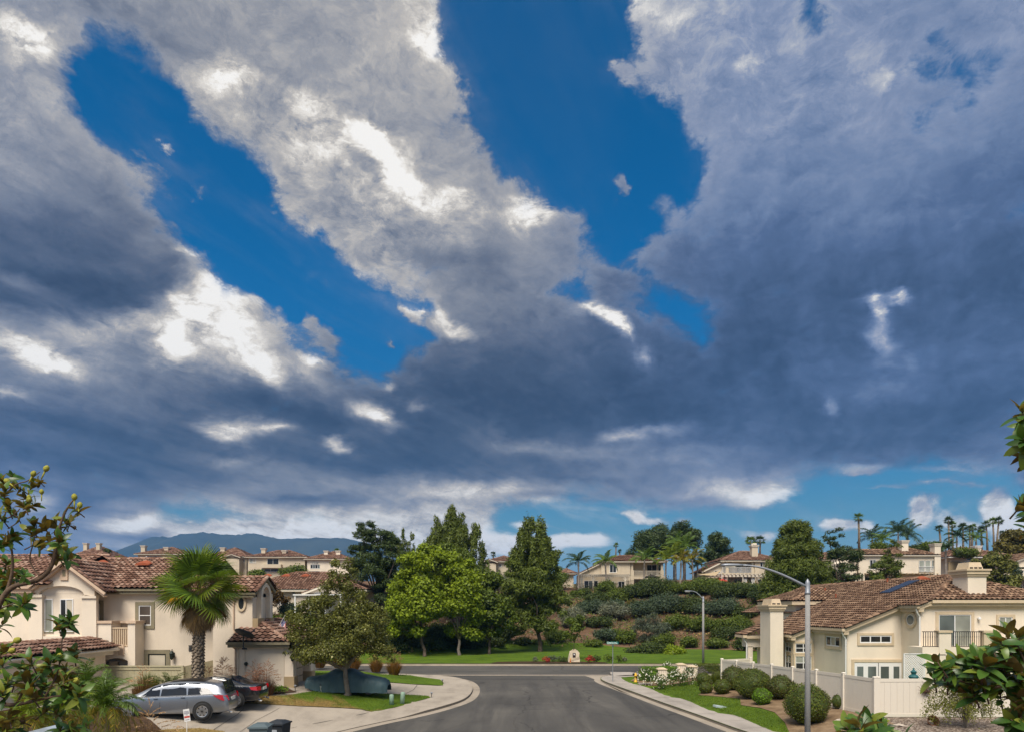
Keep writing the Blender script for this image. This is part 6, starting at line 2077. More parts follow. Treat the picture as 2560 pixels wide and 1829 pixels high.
 # tree mass above the pergola house
 cl = crown_px(51, 162, [(1640, 1350, 52, 42, .4), (1610, 1375, 40, 34, .3), (1580, 1395, 30, 26, .2)], 60, .24, .4)
 tree('pine_tree', 'dark spreading pine behind the pergola house roof', 'tree', foot(1630, 162), cl, MATS['leaf_pine'], MATS['bark'], 5, .8, .16, .3, 51)
 cl = crown_px(52, 165, [(1715, 1345, 40, 48, .6), (1680, 1370, 30, 40, .3)], 56, .24, .4)
 tree('pine_tree', 'second dark pine, directly behind the cluster of drooping palms', 'tree', foot(1712, 165), cl, MATS['leaf_pine'], MATS['bark'], 5, .8, .16, .3, 52)
 cl = crown_px(53, 150, [(1790, 1358, 34, 32, .4), (1805, 1388, 32, 30, .4), (1775, 1390, 26, 34, .3)], 54, .24, .42)
 tree('pine_tree', 'small dark rounded pine left of the tall-chimney house', 'tree', foot(1795, 150), cl, MATS['leaf_pine'], MATS['bark'], 6, .7, .14, .3, 53)
 # the two big pines above the near roof
 cl = crown_px(61, 92, [(1990, 1335, 40, 40, .22), (1985, 1375, 56, 45, .3), (1985, 1425, 72, 50, .42), (1955, 1465, 56, 34, .25), (2045, 1445, 44, 50, .28), (2025, 1370, 34, 44, .2), (1985, 1490, 84, 26, .22)], 130, .20, .36, flat=.95)
 tree('pine_tree', 'huge bushy green pine filling the slope behind the curved lamp arm', 'tree', foot(2000, 92), cl, MATS['leaf_pine_light'], MATS['bark'], 15, .50, .095, .35, 61, up=.4, outward=.9, nl=14)
 cl = crown_px(62, 96, [(2085, 1340, 26, 30, .2), (2110, 1385, 45, 40, .4), (2105, 1440, 50, 40, .4), (2130, 1470, 40, 24, .2)], 64, .18, .32, flat=.6)
 tree('pine_tree', 'darker open pine to the right of the huge bushy one', 'tree', foot(2100, 96), cl, MATS['leaf_pine'], MATS['bark'], 16, .44, .09, .28, 62, up=.5, outward=.9, nl=14)
 cl = crown_px(63, 88, [(2225, 1415, 44, 30, .5), (2215, 1445, 50, 24, .4), (2235, 1375, 22, 34, .25), (2190, 1425, 22, 20, .15)], 44, .2, .34, flat=.55)
 tree('pine_tree', 'small loose pine in front of the white flat-fronted house', 'tree', foot(2222, 88), cl, MATS['leaf_pine_light'], MATS['bark'], 14, .42, .10, .14, 63, up=.5, outward=.8, nl=12)
 # street magnolia by the covered car
 b = G(868, 1738, hl)
 cl = crown_px(71, b.y, [(860, 1430, 44, 46, .16), (855, 1480, 70, 55, .22), (800, 1560, 95, 70, .42), (900, 1560, 85, 70, .38), (850, 1620, 120, 46, .42), (935, 1610, 60, 46, .2), (770, 1630, 60, 36, .18), (960, 1640, 36, 30, .1)], 120, .14, .26)
 tree('magnolia_tree', 'olive-leaved street tree speckled with pale buds, trunk before the covered car', 'tree', b, cl, MATS['leaf_olive'], MATS['bark_pale'], 40, .155, .068, .17, 71, up=.35, jit=.9, nl=18, fork=.42, cap=70000)
 # small trees
 b = foot(1434, 74.5)
 cl = crown_px(81, 74.5, [(1434, 1560, 30, 26, .6), (1425, 1590, 24, 18, .3), (1445, 1545, 18, 18, .2)], 26, .24, .4)
 tree('young_tree', 'slim young tree on a thin stem behind the plaque stone', 'tree', b, cl, MATS['leaf_mid'], MATS['bark'], 22, .22, .12, .05, 81)
 cl = crown_px(82, 99, [(1620, 1560, 40, 30, .4), (1585, 1580, 28, 30, .25), (1655, 1575, 34, 32, .3), (1630, 1600, 40, 20, .2)], 40, .22, .36)
 tree('willow_tree', 'grey-green weeping willow-like tree at the foot of the slope', 'tree', foot(1622, 99), cl, MATS['leaf_grey'], MATS['bark'], 17, .42, .07, .13, 82, droop=1.6, up=.1)
 cl = crown_px(83, 84, [(672, 1480, 34, 34, .5), (650, 1455, 22, 22, .2), (700, 1500, 30, 20, .25)], 34, .24, .4)
 tree('plum_tree', 'coppery bronze-leaved tree in front of the long red-brown roof', 'tree', foot(668, 84), cl, MATS['leaf_copper'], MATS['bark'], 20, .26, .13, .09, 83)
 cl = crown_px(84, 140, [(2540, 1355, 50, 38, .6), (2515, 1385, 40, 22, .3), (2580, 1375, 40, 30, .3)], 40, .24, .4)
 tree('broadleaf_tree', 'yellowish tree on the skyline at the right edge', 'tree', foot(2545, 140), cl, MATS['leaf_yellow'], MATS['bark'], 7, .6, .3, .2, 84)
 cl = crown_px(85, 96, [(2490, 1410, 40, 32, .5), (2510, 1455, 50, 24, .3), (2470, 1440, 34, 24, .25), (2450, 1405, 24, 18, .15)], 46, .22, .36)
 tree('broadleaf_tree', 'shaggy dark tree in front of the tan house, above the near chimney', 'tree', foot(2495, 96), cl, MATS['leaf_olive'], MATS['bark'], 15, .36, .18, .12, 85)
 cl = [(np.array(P(2540, 1425 + i * 7.5, 100)), (.62 + .1 * math.sin(i), .62, .7)) for i in range(9)] + [(np.array(P(2540, 1416, 100)), (.3, .3, .7))]
 tree('cypress', 'narrow dark column cypress beside the white gabled house', 'tree', foot(2540, 100), cl, MATS['leaf_bluegreen'], MATS['bark'], 60, .24, .07, .08, 86, up=.9, shell=.7)
 # shrubs along the far roofs
 for i, (px, py, rx, ry, d, m, lb) in enumerate([
  (735, 1418, 42, 20, 170, 'leaf_mid', 'broad dark green round bush below the far recessed balcony'),
  (300, 1392, 16, 9, 140, 'leaf_lime', 'bright green low bush on the roofline left of the wide-window house'),
  (270, 1372, 12, 8, 175, 'leaf_dark', 'small dark bush beside the far twin chimneys'),
  (640, 1430, 30, 8, 150, 'leaf_mid', 'low green bush under the far railed house row'),
  (470, 1396, 16, 8, 140, 'leaf_yellow', 'yellow-green bush behind the roof ridge left of the fan palm'),
  (850, 1455, 30, 20, 120, 'leaf_dark', 'dark bush under the far house beside the pine')]):
  c, r = ellip(px, py, rx, ry * 1.4, d)
  bush('bush', lb, (c[0], c[1], c[2] - r[2]), r, MATS[m], 7, .5, .26, 300 + i, k=14)
big_trees()
# ------------------------------------------------------------------ palms
def queen_palm(base, top, label, seed, matl, L=3.0, n=15, group=None, leafw=.055, nl=34):
 rng = np.random.default_rng(seed)
 base, top = Vector(base), Vector(top)
 t = thing('queen_palm', label, 'palm', base, group)
 mb = MB(); mb.smooth = True
 hgt = top.z - base.z
 pts = [base + (top - base) * q + Vector((math.sin(q * 3 + seed) * .06, 0, 0)) for q in (-.02, .2, .5, .8, .9, 1)]
 mb.tube(pts, [.24, .19, .17, .15, .19, .10], 8)
 mb.build('trunk', MATS['queen_trunk'], t, fix=False)
 me = [feather_frond(rng, L * s, nl, L * .27, leafw, a, MATS[matl]) for s, a in ((1.0, 1.0), (.95, 1.3), (.9, .75))]
 up = top - base
 for i in range(n):
  az = i * 2.399 + rng.random() * .4
  el = math.radians(72 - 82 * (i / (n - 1)) + rng.normal() * 7)
  place_frond(me[i % 3], t, up, az, el, rng.normal() * .2, rng.uniform(.88, 1.1))
 return t
def sky_palm(px, pt, pb, d, label, seed, rpx=10, matl='frond_blue', group=None):
 """Mexican fan palm far off: thin trunk, small round head of fans with a dry skirt."""
 rng = np.random.default_rng(seed)
 top = P(px, pt, d); x = P(pb[0], pb[1], d)
 base = Vector((x.x, d, x.z))
 t = thing('fan_palm', label, 'palm', base, group)
 mb = MB(); mb.smooth = True
 mb.tube([base - Vector((0, 0, 2)), base + (top - base) * .5 + Vector((.05, 0, 0)), top], [.26, .20, .17], 7)
 mb.build('trunk', MATS['palm_trunk'], t, fix=False)
 r = rpx * d / FPX
 me = fan_frond(rng, r * .45, r * .75, 12, MATS[matl], spread=1.5, droop=.35)
 up = top - base
 for i in range(22):
  az = i * 2.399; el = math.radians(78 - 110 * i / 21 + rng.normal() * 8)
  place_frond(me, t, up, az, el, rng.normal() * .3, rng.uniform(.85, 1.1))
 return t
def palms():
 G1 = 'feathery queen palms on the hill crest'
 spots = [
  (1362, 1386, 1478, 108, 'frond_blue', 'ragged queen palm just right of the shaggy conifer', 2.6),
  (1446, 1404, 1480, 131, 'frond_blue', 'queen palm at the left end of the pergola', 3.3),
  (1514, 1405, 1478, 131, 'frond_green', 'queen palm with high drooping fronds in the middle of the pergola', 3.3),
  (1612, 1398, 1478, 130, 'frond_green', 'queen palm standing before the corner balcony', 3.4),
  (1665, 1398, 1475, 129, 'frond_lime', 'lime-yellow queen palm at the left of the palm cluster', 3.4),
  (1684, 1385, 1475, 131, 'frond_lime', 'tallest bright lime queen palm in the palm cluster', 3.6),
  (1702, 1402, 1474, 128, 'frond_yellowing', 'yellowing queen palm in the palm cluster', 3.0),
  (1712, 1370, 1472, 134, 'frond_green', 'high dark green queen palm at the back of the palm cluster', 4.0),
  (1731, 1398, 1474, 129, 'frond_yellowing', 'queen palm with pale trunk and gold-tipped fronds, right in the cluster', 3.4),
  (1745, 1412, 1474, 132, 'frond_blue', 'low blue-green queen palm at the right of the cluster', 2.8),
  (1690, 1360, 1472, 140, 'frond_green', 'queen palm rising behind the lime ones against the dark pine', 3.8),
  (2245, 1330, 1400, 150, 'frond_blue', 'feathery palm with arching fronds behind the white house chimney', 4.2),
  (2268, 1340, 1400, 152, 'frond_blue', 'second arching feathery palm right of the first behind that chimney', 4.6),
  (2180, 1342, 1400, 146, 'frond_blue', 'shaggy palm at the left of the white house roof', 3.6),
  (2205, 1350, 1400, 142, 'frond_green', 'low feathery palm among shrubs left of the tall single fan palm roofline', 3.2),
  (2393, 1340, 1420, 128, 'frond_blue', 'small feathery palm among the tall fan palm trunks', 2.6),
  (2365, 1372, 1460, 112, 'frond_blue', 'slim palm right of the white house side chimney', 2.6),
  (2440, 1345, 1390, 150, 'frond_green', 'round-headed palm below the tall fan palms', 3.0),
 ]
 for i, (px, pt, pb, d, m, lb, L) in enumerate(spots):
  b = P(px + (i % 3 - 1) * 2, pb, d)
  gz = hf(b.x, d)
  b.z = min(b.z, gz) if b.z < gz + 4 else gz
  queen_palm(b, P(px, pt, d), lb, 100 + i, m, L, 15 if L < 4 else 16, G1, leafw=.085)
 G2 = 'tall thin fan palms on the skyline'
 sk = [(2146, 1294, (2148, 1352), 130, 'lone tallest fan palm left of the white hillside house', 14), (2348, 1321, (2352, 1365), 150, 'short leftmost fan palm of the right-hand skyline group', 11),
          (2371, 1300, (2373, 1395), 150, 'tallest fan palm at the left of the skyline group', 12), (2380, 1312, (2382, 1385), 151, 'fan palm close against the tallest one of the skyline group', 11),
          (2407, 1316, (2408, 1372), 155, 'straight fan palm in the middle of the skyline group', 12), (2424, 1320, (2425, 1370), 158, 'fan palm with a double head in the skyline group', 10),
          (2432, 1318, (2429, 1370), 160, 'fan palm leaning against the double-headed one', 10), (2453, 1323, (2454, 1360), 160, 'small fan palm above the tan house chimney', 10),
          (2465, 1311, (2469, 1365), 158, 'fan palm with a bowed trunk right of the tan house chimney', 11), (2482, 1303, (2485, 1365), 160, 'second highest fan palm near the right end of the skyline group', 11),
          (2497, 1301, (2490, 1365), 160, 'slightly tilted fan palm at the right end of the skyline group', 12), (2506, 1332, (2507, 1350), 175, 'tiny fan palm half behind the yellowish skyline tree', 8),
          (1876, 1352, (1878, 1372), 170, 'left of the two fan palms behind the tall chimney', 14), (1900, 1350, (1900, 1370), 170, 'right of the two fan palms behind the tall chimney', 13), (1886, 1362, (1888, 1380), 172, 'shorter fan palm hidden between the two behind the tall chimney', 10),
          (1540, 1362, (1539, 1385), 210, 'tiny distant fan palm above the pergola house roof', 7), (1549, 1377, (1549, 1388), 200, 'tiny low fan palm right of the distant one over the pergola house', 6),
          (1233, 1385, (1232, 1398), 200, 'tiny distant palm over the roof between the round trees and the conifer', 8), (842, 1376, (842, 1392), 205, 'tiny palm head behind the twin chimneys near the dark pine', 8)]
 for i, (px, pt, pb, d, lb, r) in enumerate(sk):
  sky_palm(px, pt, pb, d, lb, 200 + i, r, 'frond_blue' if i % 3 else 'frond_green', G2)
 # the big fan palm by the left house
 rng = np.random.default_rng(77)
 d = 37.2
 x = (493 - CX) / FPX * d
 base = Vector((x, d, hl(x, d)))
 top = P(500, 1490, d)
 t = thing('fan_palm', 'big fan palm with a skirt of dead fronds in front of the cream left house', 'palm', base)
 mb = MB(); mb.smooth = True
 mb.tube([base - Vector((0, 0, .2)), base + Vector((0, 0, .5)), base + (top - base) * .6, top], [.36, .27, .235, .215], 14)
 mb.build('trunk', MATS['palm_trunk'], t, fix=False)
 places = []
 H_ = top.z - base.z
 for ring in range(int(H_ / .16)):
  z = ring * .16
  for k in range(8):
   a = k * math.pi / 4 + (ring % 2) * math.pi / 8 + rng.normal() * .05
   q = base + (top - base) * (z / H_)
   r = .262 - .04 * z / H_
   u = Vector((-math.sin(a), math.cos(a), 0)); n = Vector((math.cos(a), math.sin(a), .5)).normalized()
   M = Matrix((u, n.cross(u) * -1, n)).transposed()
   M = M @ Matrix.Rotation(.55 if k % 2 else -.55, 3, 'Z')
   places.append((q + Vector((math.cos(a), math.sin(a), 0)) * r, M))
 mb2 = MB(); mb2.extrude([(-.075, -.10, 0), (.075, -.10, 0), (.05, .12, 0), (-.05, .12, 0)], (0, 0, .055))
 gV = np.array(mb2.v); gF = np.array([f for f in mb2.f if len(f) == 4])
 V, F = stamp((gV, gF), places)
 mobj('leaf_scars', np_mesh('leaf_scars', V - np.array(base), F, MATS['palm_trunk']), t, 'stuff')
 green = [fan_frond(rng, 1.15, 1.42, 36, MATS['frond_green'], spread=s, droop=.34, rach=MATS['leaf_lime'], cup=.12) for s in (2.5, 2.2, 2.7)]
 lime = [fan_frond(rng, 1.15, 1.35, 32, MATS['frond_lime'], spread=2.2, droop=.5, rach=MATS['leaf_lime'])]
 crown = top - base + Vector((0, 0, .35))
 for i in range(30):
  f = i / 29
  az = i * 2.399 + rng.normal() * .1
  el = math.radians(78 - 112 * f ** .80 + rng.normal() * 9)
  m = green[i % 3] if (f < .5 and i % 4) or i % 2 else lime[0]
  place_frond(m, t, crown + Vector((0, 0, .25 * (1 - f))), az, el, rng.normal() * .55, rng.uniform(.90, 1.12))
 gold = fan_frond(rng, .9, .8, 22, MATS['frond_gold'], spread=1.5, droop=.6, rach=MATS['frond_gold'])
 place_frond(gold, t, crown + Vector((-.2, -.35, -.15)), math.radians(-118), math.radians(-14), .3, 1.0, label='golden yellow dying frond')
 dead = [fan_frond(rng, .75, 1.15, 20, MATS['frond_dead'], spread=.85, droop=.15, rach=MATS['frond_dead'], cup=0) for _ in range(2)]
 for i in range(60):
  az = i * 2.399
  el = math.radians(-80 + rng.normal() * 7 + (i % 5 == 0) * 14)
  q = Vector((math.cos(az), math.sin(az), 0)) * .22
  place_frond(dead[i % 2], t, crown + q + Vector((0, 0, -.15 - .55 * rng.random())), az, el, rng.normal() * .5, rng.uniform(.75, 1.1), name='dead_frond')
 # dry flower stalks hanging in the crown
 st = []
 for i in range(9):
  a = -math.pi / 2 + (i - 4) * .33
  o = crown + Vector((math.cos(a) * 1.1, math.sin(a) * 1.1, .35 + .2 * (i % 3)))
  pts = []
  nn = 260
  q = rng.random(nn)
  p = np.stack([o.x + rng.normal(size=nn) * .07 * (1 + q), o.y + rng.normal(size=nn) * .07, o.z - q * .95], 1)
  V, F = leaf_quads(p, rng.normal(size=(nn, 3)), np.array([0, 0, 1.0]) + rng.normal(size=(nn, 3)) * .5, .15, .035)
  mobj('flower_stalk', np_mesh('flower_stalk', V, F, MATS['straw']), t)
 # sago-like fronds at its foot
 t = thing('sago_palm', 'low dark sago palm at the foot of the fan palm', 'palm', base + Vector((-.9, -1.2, 0)))
 me = feather_frond(rng, 1.35, 34, .22, .03, .8, MATS['leaf_dark'], droop=.1)
 for i in range(16):
  place_frond(me, t, Vector((0, 0, .5)), i * 2.399, math.radians(50 - 3 * i), 0, 1.0)
 mb = MB(); mb.tube([(base.x - .9, base.y - 1.2, base.z - .1), (base.x - .9, base.y - 1.2, base.z + .5)], .18, 8); mb.build('trunk', MATS['palm_trunk'], t)
 # pygmy date palms bottom left
 def pygmy(base, h, label, seed, mt, L=1.15, n=46, nl=34):
  rng = np.random.default_rng(seed)
  t = thing('date_palm', label, 'palm', base)
  mb = MB(); mb.smooth = True
  mb.tube([Vector(base) - Vector((0, 0, .2)), Vector(base) + Vector((.03, 0, h * .5)), Vector(base) + Vector((0, 0, h))], [.13, .10, .12], 8)
  mb.build('trunk', MATS['palm_trunk'], t, fix=False)
  ms = [feather_frond(rng, L * s, nl, L * .24, .022, a, MATS[m]) for s, a, m in ((1, 1.0, mt[0]), (.9, 1.2, mt[0]), (1, 1.35, mt[1]))]
  for i in range(n):
   f = i / (n - 1)
   el = math.radians(82 - 112 * f + rng.normal() * 6)
   place_frond(ms[2] if f > .66 else ms[i % 2], t, Vector((0, 0, h)), i * 2.399, el, rng.normal() * .2, rng.uniform(.85, 1.1))
  return t
 d = 23.5
 q = P(262, 1700, d)
 x, y = q.x, d
 pygmy(Vector((x, y, hl(x, y))), max(.5, P(0, 1772, d).z - hl(x, y)), 'bushy pygmy date palm with yellow lower fronds beside the brown grass', 91, ('frond_green', 'frond_yellowing'), 1.5, 54)
 for i, (px, py, d, lb) in enumerate([(150, 1790, 21.5, 'yellow-green pygmy palm below the magnolia branch'), (215, 1712, 25.5, 'pale green pygmy palm behind the bushy one'), (60, 1800, 20.5, 'half hidden pygmy palm under the left magnolia leaves')]):
  q = P(px, py, d); x, y = q.x, d
  g0 = hl(x, y)
  pygmy(Vector((x, y, g0)), max(.4, q.z - g0), lb, 92 + i, ('frond_lime' if i != 1 else 'frond_green', 'frond_yellowing'), 1.25, 36)
palms()
# ------------------------------------------------------------------ the bushy slope, hedges and flower beds
def hillside():
 rows = [  # px, py of the middle, half width, half height, leaf, label
  (1505, 1470, 30, 17, 'leaf_mid', 'rounded green bush under the pergola posts'), (1462, 1482, 20, 10, 'leaf_dark', 'dark bush left of the pergola posts bush'),
  (1530, 1490, 34, 16, 'leaf_mid', 'bright green bush below the pergola, right of the bare soil'), (1500, 1497, 30, 14, 'leaf_dark', 'dark half of the bush pair below the pergola'),
  (1440, 1484, 16, 10, 'leaf_mid', 'small round bush on bare soil beside the shaggy conifer'),
  (1590, 1478, 40, 14, 'leaf_dark', 'dark green wide bush below the corner balcony'), (1645, 1470, 44, 17, 'leaf_dark', 'broad dark bush below the palm cluster'),
  (1700, 1470, 40, 17, 'leaf_mid', 'green bush at the foot of the palm cluster'), (1760, 1468, 44, 17, 'leaf_mid', 'mid green hedge-like bush left of the red umbrella'),
  (1818, 1478, 40, 17, 'leaf_dark', 'dark bush straight below the red umbrella'), (1862, 1476, 34, 16, 'leaf_dark', 'dark bush below the curtained patio'), (1910, 1490, 34, 18, 'leaf_pine', 'dense bush right of the curtained patio'),
  (1480, 1520, 34, 16, 'leaf_bluegreen', 'blue-green low bush in the upper middle of the slope'), (1540, 1518, 34, 15, 'leaf_bluegreen', 'blue-green bush right of its twin in the upper slope'),
  (1545, 1530, 32, 19, 'leaf_silver', 'silvery grey bush in the middle of the slope'), (1588, 1508, 15, 10, 'leaf_yellow', 'small yellowish bush in the middle of the slope'),
  (1610, 1520, 40, 16, 'leaf_bluegreen', 'blue-green bush right of the yellowish one'), (1668, 1510, 46, 18, 'leaf_bluegreen', 'broad blue-green bush left of the far lamp head'),
  (1720, 1515, 42, 16, 'leaf_dark', 'dark low bush directly right of the far lamp head'), (1790, 1520, 46, 16, 'leaf_bluegreen', 'wide dark bush across the slope right of the lamp'), (1826, 1508, 14, 9, 'leaf_mid', 'small bright round bush on the right of the slope'),
  (1850, 1530, 34, 16, 'leaf_dark', 'dark bush beside the near house chimney top'),
  (1440, 1545, 30, 24, 'leaf_silver', 'silvery olive-like bush beside the young tree crown'), (1410, 1555, 20, 20, 'leaf_silver', 'smaller silvery bush left of the olive-like one'),
  (1500, 1555, 36, 18, 'leaf_dark', 'dark spreading bush left of the willow-like tree'), (1500, 1590, 34, 16, 'leaf_bluegreen', 'blue-green bush at the lawn edge left of the street sign'), (1545, 1590, 34, 16, 'leaf_mid', 'green bush behind the street sign plate'),
  (1480, 1608, 26, 8, 'leaf_mid', 'low green bush at the lawn edge behind the young tree'),
  (1700, 1555, 40, 16, 'leaf_mid', 'green bush right of the willow-like tree'), (1760, 1560, 46, 16, 'leaf_mid', 'wide green bush behind the far lamp post'), (1820, 1560, 40, 16, 'leaf_mid', 'green bush on the lower right of the slope'), (1800, 1585, 36, 12, 'leaf_dark', 'low dark bush right of the far lamp post'), (1850, 1580, 30, 12, 'leaf_dark', 'dark bush left of the near chimney shaft'),
  (1722, 1605, 26, 18, 'leaf_mid', 'rounded green bush near the lamp foot'), (1790, 1610, 40, 16, 'leaf_mid', 'green bush right of the lamp foot at the lawn edge'), (1860, 1612, 30, 20, 'leaf_dark', 'dark bush beside the small porch'), (1700, 1628, 34, 6, 'leaf_lime', 'bright low clipped strip at the lawn edge'), (1620, 1625, 46, 7, 'leaf_dark', 'dark low planting under the willow-like tree'), (1660, 1600, 30, 16, 'leaf_mid', 'bush tucked right of the willow trunk'),
  (1300, 1603, 26, 13, 'leaf_dark', 'clipped dark round bush under the shaggy conifer'), (1345, 1605, 18, 8, 'leaf_mid', 'small bush right of the clipped round one'), (1240, 1605, 30, 12, 'leaf_dark', 'dark bush under the right round tree'), (1160, 1608, 40, 12, 'leaf_dark', 'dark undergrowth bush behind the pale trunks'), (1080, 1612, 46, 13, 'leaf_dark', 'dark undergrowth bush behind the leaning trunk'), (1005, 1610, 46, 16, 'leaf_dark', 'dark undergrowth bush right of the street tree'),
  (1095, 1590, 50, 22, 'leaf_dark', 'taller dark shrub behind the two lime-green tree trunks'), (1185, 1588, 44, 22, 'leaf_mid', 'shrub in the shade between the round trees'), (1265, 1585, 44, 22, 'leaf_dark', 'shaded shrub left of the shaggy conifer trunk'), (1020, 1585, 44, 26, 'leaf_dark', 'shaded shrub at the left end under the lime-green trees'), (1390, 1590, 30, 16, 'leaf_mid', 'shrub right of the shaggy conifer trunk'), (935, 1560, 50, 40, 'leaf_dark', 'tall dark shrub behind the street tree crown'), (720, 1527, 36, 18, 'leaf_bluegreen', 'blue-green hedge bush below the white railing'), (700, 1555, 44, 20, 'leaf_mid', 'green bush behind the flag'), (775, 1560, 40, 26, 'leaf_mid', 'green bush left of the street tree behind the flag'), (1260, 1465, 34, 26, 'leaf_silver', 'grey-green shrub in the gap right of the round trees'), (1230, 1435, 34, 18, 'leaf_mid', 'green shrub below the far house between trees'), (1290, 1440, 22, 20, 'leaf_lime', 'lime shrub beside the shaggy conifer'), (1345, 1420, 20, 20, 'leaf_mid', 'shrub at the conifer shoulder'),
  (1400, 1450, 24, 24, 'leaf_mid', 'leafy shrub between the conifer and the pergola'), (1880, 1425, 10, 10, 'leaf_dark', 'little pot-like shrub in front of the patio'), (2330, 1470, 30, 16, 'leaf_mid', 'shrub at the right of the white house'), (2385, 1445, 24, 18, 'leaf_mid', 'dense green shrub left of the tan house'), (2400, 1470, 34, 16, 'leaf_dark', 'dark shrub behind the long roof'), (2150, 1465, 30, 20, 'leaf_dark', 'dark shrub at the left porch of the white house'),
  (2330, 1365, 30, 14, 'leaf_mid', 'olive-green tree-like shrub behind the white house roof'), (2290, 1372, 26, 12, 'leaf_dark', 'dark shrub behind the hip roof'), (2410, 1380, 26, 14, 'leaf_mid', 'green shrub under the skyline palms'), (2200, 1365, 30, 14, 'leaf_mid', 'green shrub over the white house left roof'),
 ]
 for i, (px, py, rx, ry, m, lb) in enumerate(rows):
  far_up = py < 1400
  rg_ = random.Random(900 + i); px += rg_.uniform(-10, 10) * (not far_up); rx *= rg_.uniform(.8, 1.25); ry *= rg_.uniform(.75, 1.2)
  b = G(px, py + ry * .8, hf, 71) if not far_up else Vector((P(px, py, 118).x, 118, P(px, py + ry, 118).z))
  s = b.y / FPX
  dens = min(26, 1500 / max(30, (rx * s) * (ry * s) * 12) + 6)
  bush('bush', lb, b, (rx * s * 1.2, rx * s * .95, ry * s * 1.55), MATS[m], dens * 1.5, .30 if m != 'leaf_silver' else .26, .13, 400 + i, k=14, up=.5, outward=.7, s=(.28, .72), shell=.3, rough=.16)
 # ground cover on the slope between the bushes
 rng = np.random.default_rng(5)
 pts = []
 while len(pts) < 26000:
  x, y = rng.uniform(-45, 70), rng.uniform(73, 140)
  s = lerp(x, _hx, [75, 75, 82, 93, 96, 90, 74, 74])
  if y < s + 1: continue
  q = math.sin(x * .35 + math.sin(y * .3) * 2) + math.sin(y * .5 + x * .12) + rng.normal() * .5
  if q < -.35: continue
  pts.append((x, y, hf(x, y) + rng.random() * .35))
 p = np.array(pts)
 for k, (mt, lo, hi) in enumerate((('leaf_dark', 0, .34), ('leaf_mid', .34, .62), ('leaf_silver', .62, .74), ('leaf_yellow', .74, .86), ('straw', .86, 1.01))):
  q = .5 + .5 * np.sin(p[:, 0] * .22 + np.sin(p[:, 1] * .17 + k) * 2.2 + p[:, 1] * .31) * .75 + rng.normal(size=len(p)) * .16
  q = np.argsort(np.argsort(q)) / len(q)
  m = p[(q >= lo) & (q < hi)]
  m = m + np.stack([rng.normal(size=len(m)) * .5, rng.normal(size=len(m)) * .5, np.abs(rng.normal(size=len(m))) * .28], 1)
  V, F = leaf_quads(m, np.array([0, -.4, 1.0]) + rng.normal(size=m.shape) * .7, rng.normal(size=m.shape) + np.array([0, 0, .6]), .42 * rng.uniform(.5, 1.5, len(m)), .17)
  mobj('ground_cover', np_mesh('ground_cover', V, F, MATS[mt]), None, 'stuff')
 # flower bed round the stone
 for i, (px, py, rx, m, lb, ht) in enumerate([(1365, 1648, 14, 'petal_red', 'red flowers at the left of the stone bed', .5), (1410, 1650, 16, 'leaf_dark', 'dark low plants left of the plaque stone', .5), (1385, 1640, 20, 'leaf_grey', 'pale seed-head grass left of the plaque stone', .7), (1470, 1643, 18, 'petal_red', 'red-tinged flowers right of the plaque stone', .7), (1490, 1648, 18, 'leaf_dark', 'dark low plants right of the plaque stone', .6), (1520, 1648, 16, 'leaf_mid', 'green low plants behind the street sign post', .7), (1545, 1648, 14, 'leaf_mid', 'green plants near the right end of the stone bed', .7), (1563, 1650, 8, 'leaf_silver', 'pale silvery tuft at the right end of the stone bed', .6), (1338, 1652, 8, 'leaf_silver', 'pale tuft at the left end of the stone bed', .5)]):
  b = Vector((P(px, 0, 71.4).x, 71.3 + (i % 3) * .25, .2))
  bush('flower_clump', lb, b, (rx * .042, .5, ht), MATS[m], 70, .14, .07, 500 + i, k=7, cat='flowers')
hillside()
